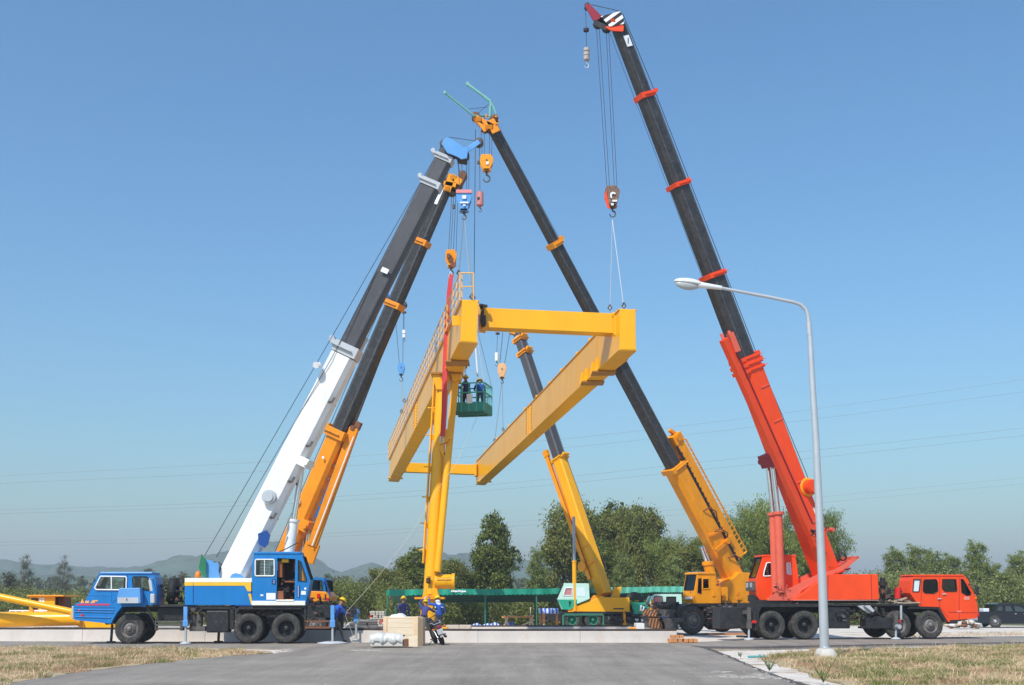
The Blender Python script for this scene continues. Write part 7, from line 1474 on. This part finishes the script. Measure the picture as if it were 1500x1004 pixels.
# ================================================================= VEGETATION
def leafmesh(name, C, N_, size, m, seed, droop=0.0, aspect=.55, bias=.5):
    r = np.random.default_rng(seed); n = len(C); s = size*r.uniform(.55,1.35,n)
    d = r.standard_normal((n,3)); d[:,2] -= droop*1.6; d /= np.linalg.norm(d,axis=1)[:,None]
    nn = r.standard_normal((n,3))*(1-bias)+N_*bias*1.6; nn[:,2] += .35*bias; nn -= (nn*d).sum(1)[:,None]*d; nn /= (np.linalg.norm(nn,axis=1)[:,None]+1e-9); w = np.cross(d, nn)
    a = C-d*s[:,None]*.5; b = C+d*s[:,None]*.5; k = w*(s*aspect*.5)[:,None]; mid = C+nn*(s*.10)[:,None]
    vs = np.stack([a, mid+k, b, mid-k],1).reshape(-1,3); me = bpy.data.meshes.new(name); me.vertices.add(n*4); me.vertices.foreach_set('co', vs.ravel()); me.loops.add(n*4); me.polygons.add(n)
    me.loops.foreach_set('vertex_index', np.arange(n*4)); me.polygons.foreach_set('loop_start', np.arange(n)*4); me.update(); me.validate(); me.materials.append(m); return me
def clumps(lobes, ncl, per, spread, seed, shell=.55):
    r = np.random.default_rng(seed); L_ = np.array([l[:3] for l in lobes]); R_ = np.array([l[3:] for l in lobes]); vol = (R_.prod(1))**.75; idx = r.choice(len(lobes), ncl, p=vol/vol.sum())
    d = r.standard_normal((ncl,3)); d /= np.linalg.norm(d,axis=1)[:,None]; rad = shell+(1-shell)*r.random(ncl)**.5; rad *= r.uniform(.8,1.12,ncl)
    cc = L_[idx]+d*R_[idx]*rad[:,None]; sp = spread*r.uniform(.5,1.5,ncl)
    C = np.repeat(cc,per,0)+r.standard_normal((ncl*per,3))*np.repeat(sp,per)[:,None]*np.array([1,1,.75]); Nn = np.repeat(d,per,0); return C, Nn
def limbs(H, lobes, r0, seed, bend=.04, up=.12):
    rd = random.Random(seed); mb = MB(); pts = [V((0,0,-.1))]; 
    for i in range(1,9): pts.append(V((rd.uniform(-1,1)*bend*H*i/8, rd.uniform(-1,1)*bend*H*i/8, H*.86*i/8)))
    mb.tube(pts, r0, 10, r0*.18)
    for l in lobes:
        z = max(.1*H, l[2]-l[5]*.9-rd.uniform(0,.12)*H); k = min(7, int(z/(H*.86)*8)); a = pts[k]; b = V(l[:3]); mid = a.lerp(b,.5)+V((0,0,-.04*H)); mb.tube([a,mid,b,b+V((0,0,l[5]*.4))], r0*.38, 6, r0*.08)
        for q in range(3): e = b+V((rd.uniform(-1,1)*l[3],rd.uniform(-1,1)*l[4],rd.uniform(-.5,.9)*l[5]))*.8; mb.tube([b, b.lerp(e,.5)+V((0,0,.1)), e], r0*.14, 5, r0*.04)
    return mb
PROTO = {}
def proto(kind, var):
    key = (kind,var)
    if key in PROTO: return PROTO[key]
    rd = random.Random(hash(kind)%1000 if False else sum(map(ord,kind))+var*17); sd = rd.randint(0,9999)
    if kind == 'broad':     # H = 10, dense rounded crown
        lobes = [(0,0,5.0,2.6,2.4,2.2),(0,0,7.2,2.0,1.9,1.9),(0,0,8.9,1.1,1.1,1.0)]+[(rd.uniform(1.4,2.6)*math.cos(a),rd.uniform(1.4,2.4)*math.sin(a),rd.uniform(2.2,7.6),rd.uniform(.9,1.5),rd.uniform(.9,1.5),rd.uniform(.8,1.3)) for a in [k*.75+rd.random() for k in range(11)]]
        C, Nn = clumps(lobes, 620, 34, .25, sd, .5); me = leafmesh('crown', C, Nn, .26, leafmat('dark_foliage',(.055,.085,.012),(.215,.255,.050)), sd, .2, .6); tr = limbs(10, lobes, .22, sd).build
    elif kind == 'bushy':
        lobes = [(0,0,5.5,2.8,2.4,2.4),(-1,0,7.6,1.7,1.6,1.6),(1.3,.2,7.9,1.4,1.4,1.5)]+[(rd.uniform(1.6,3.0)*math.cos(a),rd.uniform(1.4,2.4)*math.sin(a),rd.uniform(1.6,8.4),rd.uniform(.7,1.4),rd.uniform(.8,1.4),rd.uniform(.7,1.4)) for a in [k*.6+rd.random() for k in range(14)]]
        C, Nn = clumps(lobes, 640, 32, .30, sd, .5); me = leafmesh('crown', C, Nn, .27, leafmat('olive_foliage',(.080,.105,.018),(.285,.290,.070)), sd, .35, .5)
    elif kind == 'euca':
        lobes = []
        for k in range(16):
            z = 1.6+8.0*k/15; w = 1.55*math.sin(math.pi*min(1,(1-(z-1)/9.4)*.62+.12))+.15; a = k*2.4; lobes.append((w*.5*math.cos(a), w*.5*math.sin(a), z, w*.62, w*.62, .9))
        C, Nn = clumps(lobes, 460, 34, .20, sd, .35); me = leafmesh('crown', C, Nn, .26, leafmat('pale_green_foliage',(.130,.175,.040),(.320,.370,.120)), sd, 1.0, .32)
    elif kind == 'bamboo':
        cs, ns = [], []; r = np.random.default_rng(sd)
        for k in range(46):
            a = r.uniform(0,6.28); b0 = r.uniform(0,1.0); H = r.uniform(6.0,10.2); out = r.uniform(.8,3.6); 
            for q in range(26):
                u = .18+.82*q/25; x = math.cos(a)*(b0+out*u**2.4); y = math.sin(a)*(b0+out*u**2.4); z = H*(u-.22*max(0,u-.72)**1.2*3); n = int(26*(.5+u*.8)); c = np.array([x,y,z])+r.standard_normal((n,3))*np.array([.30,.30,.28])*(.6+.5*u); cs.append(c); ns.append(np.tile([math.cos(a),math.sin(a),.5],(n,1)))
        C = np.concatenate(cs); Nn = np.concatenate(ns); me = leafmesh('crown', C, Nn, .26, leafmat('bamboo_foliage',(.105,.150,.024),(.300,.350,.080)), sd, .8, .30)
    elif kind == 'casuarina':
        lobes = []
        for k in range(22):
            z = 1.8+8.0*k/21; w = (1.9*(1-(k/21)**1.6)+.35)*rd.uniform(.6,1.2); a = k*2.4+rd.random(); lobes.append((w*.75*math.cos(a), w*.75*math.sin(a), z, w*.5, w*.5, .55))
        C, Nn = clumps(lobes, 330, 30, .22, sd, .2); me = leafmesh('crown', C, Nn, .30, leafmat('grey_green_foliage',(.085,.100,.060),(.210,.205,.145)), sd, -.6, .14)
    elif kind == 'sapling':
        lobes = [(rd.uniform(-.5,.5),rd.uniform(-.5,.5),z,1.0*rd.uniform(.7,1.2),1.0,.9) for z in (1.4,2.2,3.2,4.2,5.2,6.2,7.2,8.2,9.1)]
        C, Nn = clumps(lobes, 200, 26, .30, sd, .3); me = leafmesh('crown', C, Nn, .30, leafmat('brownish_foliage',(.075,.070,.035),(.17,.15,.08)), sd, .2, .35)
    if kind == 'bamboo':
        mb = MB(); r2 = random.Random(sd)
        for k in range(26):
            a = r2.uniform(0,6.28); o = r2.uniform(0,.9); H = r2.uniform(5.5,9); out = r2.uniform(.4,2.6); mb.tube([V((math.cos(a)*(o+out*u**2.2), math.sin(a)*(o+out*u**2.2), H*u)) for u in (0,.25,.5,.75,1)], .05, 5, .015)
        t = mb
    else: t = limbs(10, lobes, {'broad':.24,'bushy':.22,'euca':.12,'casuarina':.13,'sapling':.07}[kind], sd, .02 if kind in ('euca','casuarina') else .05)
    tmp = t.build('trunk', BARKP if kind in ('euca','bamboo') else BARK); tm = tmp.data; bpy.data.objects.remove(tmp)
    PROTO[key] = (tm, me); return PROTO[key]
def tree(kind, var, px, top, Y, lab, wf=1.0, name=None, group=None, cat='tree', sink=0.0):
    base = W(px, 915, Y); H = W(px, top, Y).z+sink; s = H/10; tm, me = proto(kind, var)
    t = thing(name or {'broad':'broadleaf_tree','bushy':'broadleaf_tree','euca':'eucalyptus_tree','bamboo':'bamboo_clump','casuarina':'casuarina_tree','sapling':'young_tree'}[kind], lab, cat, (base.x, Y, -sink), random.Random(px*7+top).uniform(0,6.28), group)
    for nm, q in (('trunk',tm),('crown',me)):
        o = bpy.data.objects.new(nm, q); COL.objects.link(o); o.parent = t; o.scale = (s*wf, s*wf, s)
    return t
GR = 'eucalyptus trees in the right background'
for a in (
 ('casuarina',0,30,812,125,'wispy grey-green tree, leftmost in the photo, above the yellow tubes',1.0), ('casuarina',1,87,813,125,'wispy grey-green tree above the small yellow cabin',.95), ('sapling',0,8,838,110,'small wispy bush-like tree at the left frame edge',1.5),
 ('sapling',1,128,868,95,'low dark young tree between the yellow cabin and the blue cab',1.3), ('sapling',0,262,838,120,'thin brownish young tree behind the black hoses of the blue truck',.8), ('sapling',1,214,833,150,'brownish young tree peeking over the blue carrier cab roof',1.2), ('sapling',0,240,848,118,'low brownish tree beside the blue carrier cab',1.3),
 ('broad',0,607,800,92,'dark broad tree left of the gantry leg',1.15), ('bushy',0,572,828,90,'lower bushy tree at the left end of the green awning',1.2), ('bushy',1,655,812,90,'bushy tree just right of the gantry leg',1.1),
 ('broad',1,722,750,92,'tall dark single tree between the leg and the green crane',.78), ('bushy',0,692,835,94,'low bushy tree left of the tall dark single tree',1.3), ('euca',0,787,808,88,'pale young tree left of the mint green cab',1.0),
 ('bushy',1,836,722,100,'tall olive tree behind the pale yellow boom, left edge of the big clump',.78), ('bushy',0,872,742,104,'olive tree in the middle of the big clump behind the yellow boom',.8), ('broad',0,905,732,106,'dark tree in the big clump, just right of the yellow boom',.85), ('bushy',2,938,728,100,'tall olive tree at the right of the big clump',.7), ('broad',1,885,790,95,'dark lower tree filling the middle of the big clump',1.2),
 ('bamboo',0,975,768,98,'feathery bamboo arching right of the big olive clump',.8), ('euca',1,915,812,84,'pale green young tree in front of the big clump',1.15), ('euca',0,873,838,84,'short pale young tree below the boom of the yellow crane',1.2),
 ('bushy',1,1008,790,96,'bushy green tree left of the rough terrain crane boom',1.1), ('euca',1,990,818,88,'light green young tree behind the rough terrain crane cab',1.3), ('bushy',2,1040,775,96,'bushy tree behind the rough terrain crane boom',.9),
 ('bamboo',1,1078,732,92,'bamboo clump between the yellow and the red luffing cylinders',.85), ('bamboo',0,1128,712,96,'tallest bamboo clump, behind the red luffing cylinders',.75), ('bamboo',1,1172,752,92,'dense bamboo clump behind the red boom foot',.9), ('bamboo',2,1208,728,94,'feathery bamboo arching right behind the red boom and lamp post',.62), ('euca',0,1090,822,84,'light green young tree above the red operator cab',1.3), ('broad',0,1105,770,98,'dark tree inside the bamboo behind the red cab',1.2),
 ): tree(*a)
tree('euca',1,1160,815,84,'light green young tree just behind the red boom foot',1.35)
for k, (px, top, Y, wf, lab) in enumerate(((1262,848,130,1.8,'low far tree right of the red counterweight A frame'),(1287,842,125,1.6,'low far tree above the red counterweight corner'),(1317,806,98,.85,'narrow eucalyptus, first tall one right of the red counterweight'),(1349,803,98,.85,'eucalyptus with a double top above the red carrier cab roof'),
   (1372,808,102,.9,'eucalyptus above the right part of the red cab roof'),(1398,815,104,1.0,'round topped eucalyptus right of the red cab roof'),(1438,797,92,.75,'tallest eucalyptus at the right, above the pickup bed'),(1462,828,100,1.0,'lower eucalyptus between the tallest one and the frame edge'),(1500,812,94,.9,'eucalyptus cut by the right frame edge'),
   (1331,840,92,1.2,'low eucalyptus left of the red carrier cab'),(1415,838,92,1.2,'low eucalyptus just right of the red carrier cab window'),(1480,838,90,1.1,'low eucalyptus above the pickup roof'),(1540,820,96,.9,'eucalyptus just outside the right frame edge'))):
    tree('euca', k%3, px, top, Y, lab, wf*1.5, group=GR)
# undergrowth: one mass of shrubs
def band(pts, Y0, Y1, n, seed, m, size=.20, name='undergrowth', lab='', per=52):
    r = np.random.default_rng(seed); xs = np.array([p[0] for p in pts]); tops = np.array([p[1] for p in pts]); cx = r.uniform(xs.min(), xs.max(), n); Y = r.uniform(Y0, Y1, n); C = []
    tp = np.interp(cx, xs, tops); rr = r.random(n)**.6
    wob = (vnoise(cx, Y, .09, seed)-.5)*14
    X = np.array([W(a,900,b).x for a,b in zip(cx,Y)]); Z = np.array([max(.4, W(a,t_+w,b).z) for a,t_,b,w in zip(cx,tp,Y,wob)])*rr
    base = np.stack([X,Y,Z],1); C = np.repeat(base,per,0)+r.standard_normal((n*per,3))*np.array([.45,.45,.32]); C[:,2] = np.abs(C[:,2]); N_ = np.tile([0,-.5,.7],(len(C),1)).astype(float)
    me = leafmesh('undergrowth', C, N_, size, m, seed, .2, .5, .35); o = bpy.data.objects.new(name, me); COL.objects.link(o); tag(o, lab, kind='stuff')
band([(-80,860),(0,868),(60,874),(110,876),(180,877),(240,868),(300,872),(420,876)], 84, 100, 900, 61, leafmat('bush_green',(.075,.100,.020),(.250,.270,.070)), lab='band of shrubs behind the yellow gantry parts on the left')
band([(420,872),(470,866),(500,861),(530,864),(560,860),(600,858)], 86, 94, 420, 62, leafmat('bush_green',(0,0,0),(0,0,0)), lab='leafy shrubs behind the rope puller')
band([(560,875),(620,872),(700,874),(800,874),(900,872),(1000,872),(1100,868),(1200,862),(1290,866)], 78, 86, 1300, 63, leafmat('bush_green',(0,0,0),(0,0,0)), lab='shrubs behind the green awning and the cranes')
band([(1215,858),(1260,848),(1300,846),(1350,850),(1400,848),(1450,852),(1500,846),(1620,846)], 88, 108, 1500, 64, leafmat('bush_green2',(.105,.135,.034),(.34,.36,.13)), lab='low shrubs under the eucalyptus trees on the right')
# far tree line at the foot of the hills
band([(-150,850),(0,848),(150,852),(300,850),(450,846),(600,850),(800,850),(1000,852),(1250,850),(1500,848),(1700,846)], 260, 330, 1500, 65, leafmat('far_green',(.05,.075,.03),(.15,.17,.08)), 1.1, 'far_wood', 'distant wood at the foot of the hills', 22)

# hills
def hill(name, prof, Y, depth, lab, seed, dens=1.0, m=None):
    xs = np.array([p[0] for p in prof]); zz = np.array([W(p[0],p[1],Y).z for p in prof]); wx = np.array([W(p[0],877,Y).x for p in prof]); n, k = 420, 26; X = np.linspace(wx.min(), wx.max(), n); Hh = np.interp(X, wx, zz)
    r = np.random.default_rng(seed); vs = []; 
    for j in range(k):
        u = j/(k-1); f = math.sin(math.pi*.5*min(1,u/.55)) if u < .55 else math.cos(math.pi*.5*(u-.55)/.45)
        yy = Y-depth*.55+depth*u; rough = (vnoise(X+500, np.full(n,yy), .05*1000/Y, seed)-.5)*.20+(vnoise(X+900, np.full(n,yy), .2*1000/Y, seed+1)-.5)*.07+(vnoise(X+100, np.full(n,yy), .6*1000/Y, seed+2)-.5)*.035
        vs.append(np.stack([X, np.full(n,yy)+r.uniform(-3,3,n), np.maximum(-2, Hh*f*(1+(rough*1.6 if f < .97 else rough*.55))-3*(f < .02))],1))
    vs = np.concatenate(vs); fs = [(j*n+i, j*n+i+1, (j+1)*n+i+1, (j+1)*n+i) for j in range(k-1) for i in range(n-1)]; mb = MB(); mb.add(vs.tolist(), fs, True); tag(mb.build(name, m or HILL), lab, kind='structure')
HILL = mat('forested_hill', (.06,.115,.075), .95, .6, .6, (.15,.18,.12), .05, bump=0); b_ = HILL.node_tree.nodes['Principled BSDF']; b_.inputs['Specular IOR Level'].default_value = 0
hill('hills', [(-400,834),(-100,831),(0,829),(60,828),(130,832),(200,835),(240,834),(262,827),(300,818),(335,812),(365,802),(400,796),(430,802),(456,818),(482,832),(504,842),(522,834),(546,826),(566,833),(585,836),(620,824),(650,816),(690,812),(730,818),(770,822),(830,816),(900,822),(1000,838),(1120,846),(1300,852),(1500,856),(1900,860)], 1150, 500, 'low forested hills along the horizon, hazy blue green', 71)
hill('hills', [(-300,845),(0,842),(150,846),(280,842),(380,838),(440,842),(500,851),(560,848),(640,852),(760,850),(900,856),(1200,862),(1800,862)], 760, 260, 'nearer lower wooded ridge in front of the hazy hills', 75)

# ================================================================= LIGHT, AIR, CAMERA
SUN_EL, SUN_AZ = 50, 208     # azimuth measured clockwise from +Y
el, az = math.radians(SUN_EL), math.radians(SUN_AZ); sd_ = V((math.sin(az)*math.cos(el), math.cos(az)*math.cos(el), math.sin(el)))
w = bpy.data.worlds.new('World'); SC.world = w; w.use_nodes = True; N = w.node_tree.nodes; L = w.node_tree.links
sky = N.new('ShaderNodeTexSky'); sky.sky_type = 'NISHITA'; sky.sun_disc = False; sky.sun_elevation = el; sky.sun_rotation = az; sky.altitude = 0; sky.air_density = 1.5; sky.dust_density = 1.0; sky.ozone_density = 10.0
tn = N.new('ShaderNodeMix'); tn.data_type = 'RGBA'; tn.blend_type = 'MULTIPLY'; tn.inputs[0].default_value = 1; tn.inputs[7].default_value = (.865,1.02,1.035,1); L.new(sky.outputs[0], tn.inputs[6]); L.new(tn.outputs[2], N['Background'].inputs[0]); N['Background'].inputs[1].default_value = 0.10
ld = bpy.data.lights.new('sun','SUN'); ld.energy = 3.1; ld.angle = math.radians(.5); ld.color = (1,.955,.88); lo = bpy.data.objects.new('sun', ld); COL.objects.link(lo); lo.rotation_euler = (-sd_).to_track_quat('-Z','Y').to_euler()
HZ = bpy.data.materials.new('haze'); HZ.use_nodes = True; nt = HZ.node_tree; nt.nodes.remove(nt.nodes['Principled BSDF']); pv = nt.nodes.new('ShaderNodeVolumePrincipled'); pv.inputs['Color'].default_value = (.96,.96,.98,1); pv.inputs['Density'].default_value = 0.0007; pv.inputs['Anisotropy'].default_value = .2
nt.links.new(pv.outputs[0], nt.nodes['Material Output'].inputs['Volume'])
mb = MB(); mb.box((0,1500,35),(7000,3600,76)); hz = mb.build('haze', HZ); tag(hz, 'thin bluish haze over the whole site', kind='stuff')
cd = bpy.data.cameras.new('camera'); cam = bpy.data.objects.new('camera', cd); COL.objects.link(cam); cam.location = (0,0,EYE); cam.rotation_euler = (math.pi/2+TH,0,0); cd.sensor_width = 36; cd.lens = F/1500*36; cd.clip_end = 6000; cd.clip_start = .1; SC.camera = cam
SC.view_settings.view_transform = 'Standard'; SC.view_settings.look = 'None'; SC.view_settings.exposure = 0.57; SC.view_settings.gamma = 1
SC.cycles.volume_bounces = 0; SC.cycles.max_bounces = 8; SC.cycles.transparent_max_bounces = 12
split_loose()
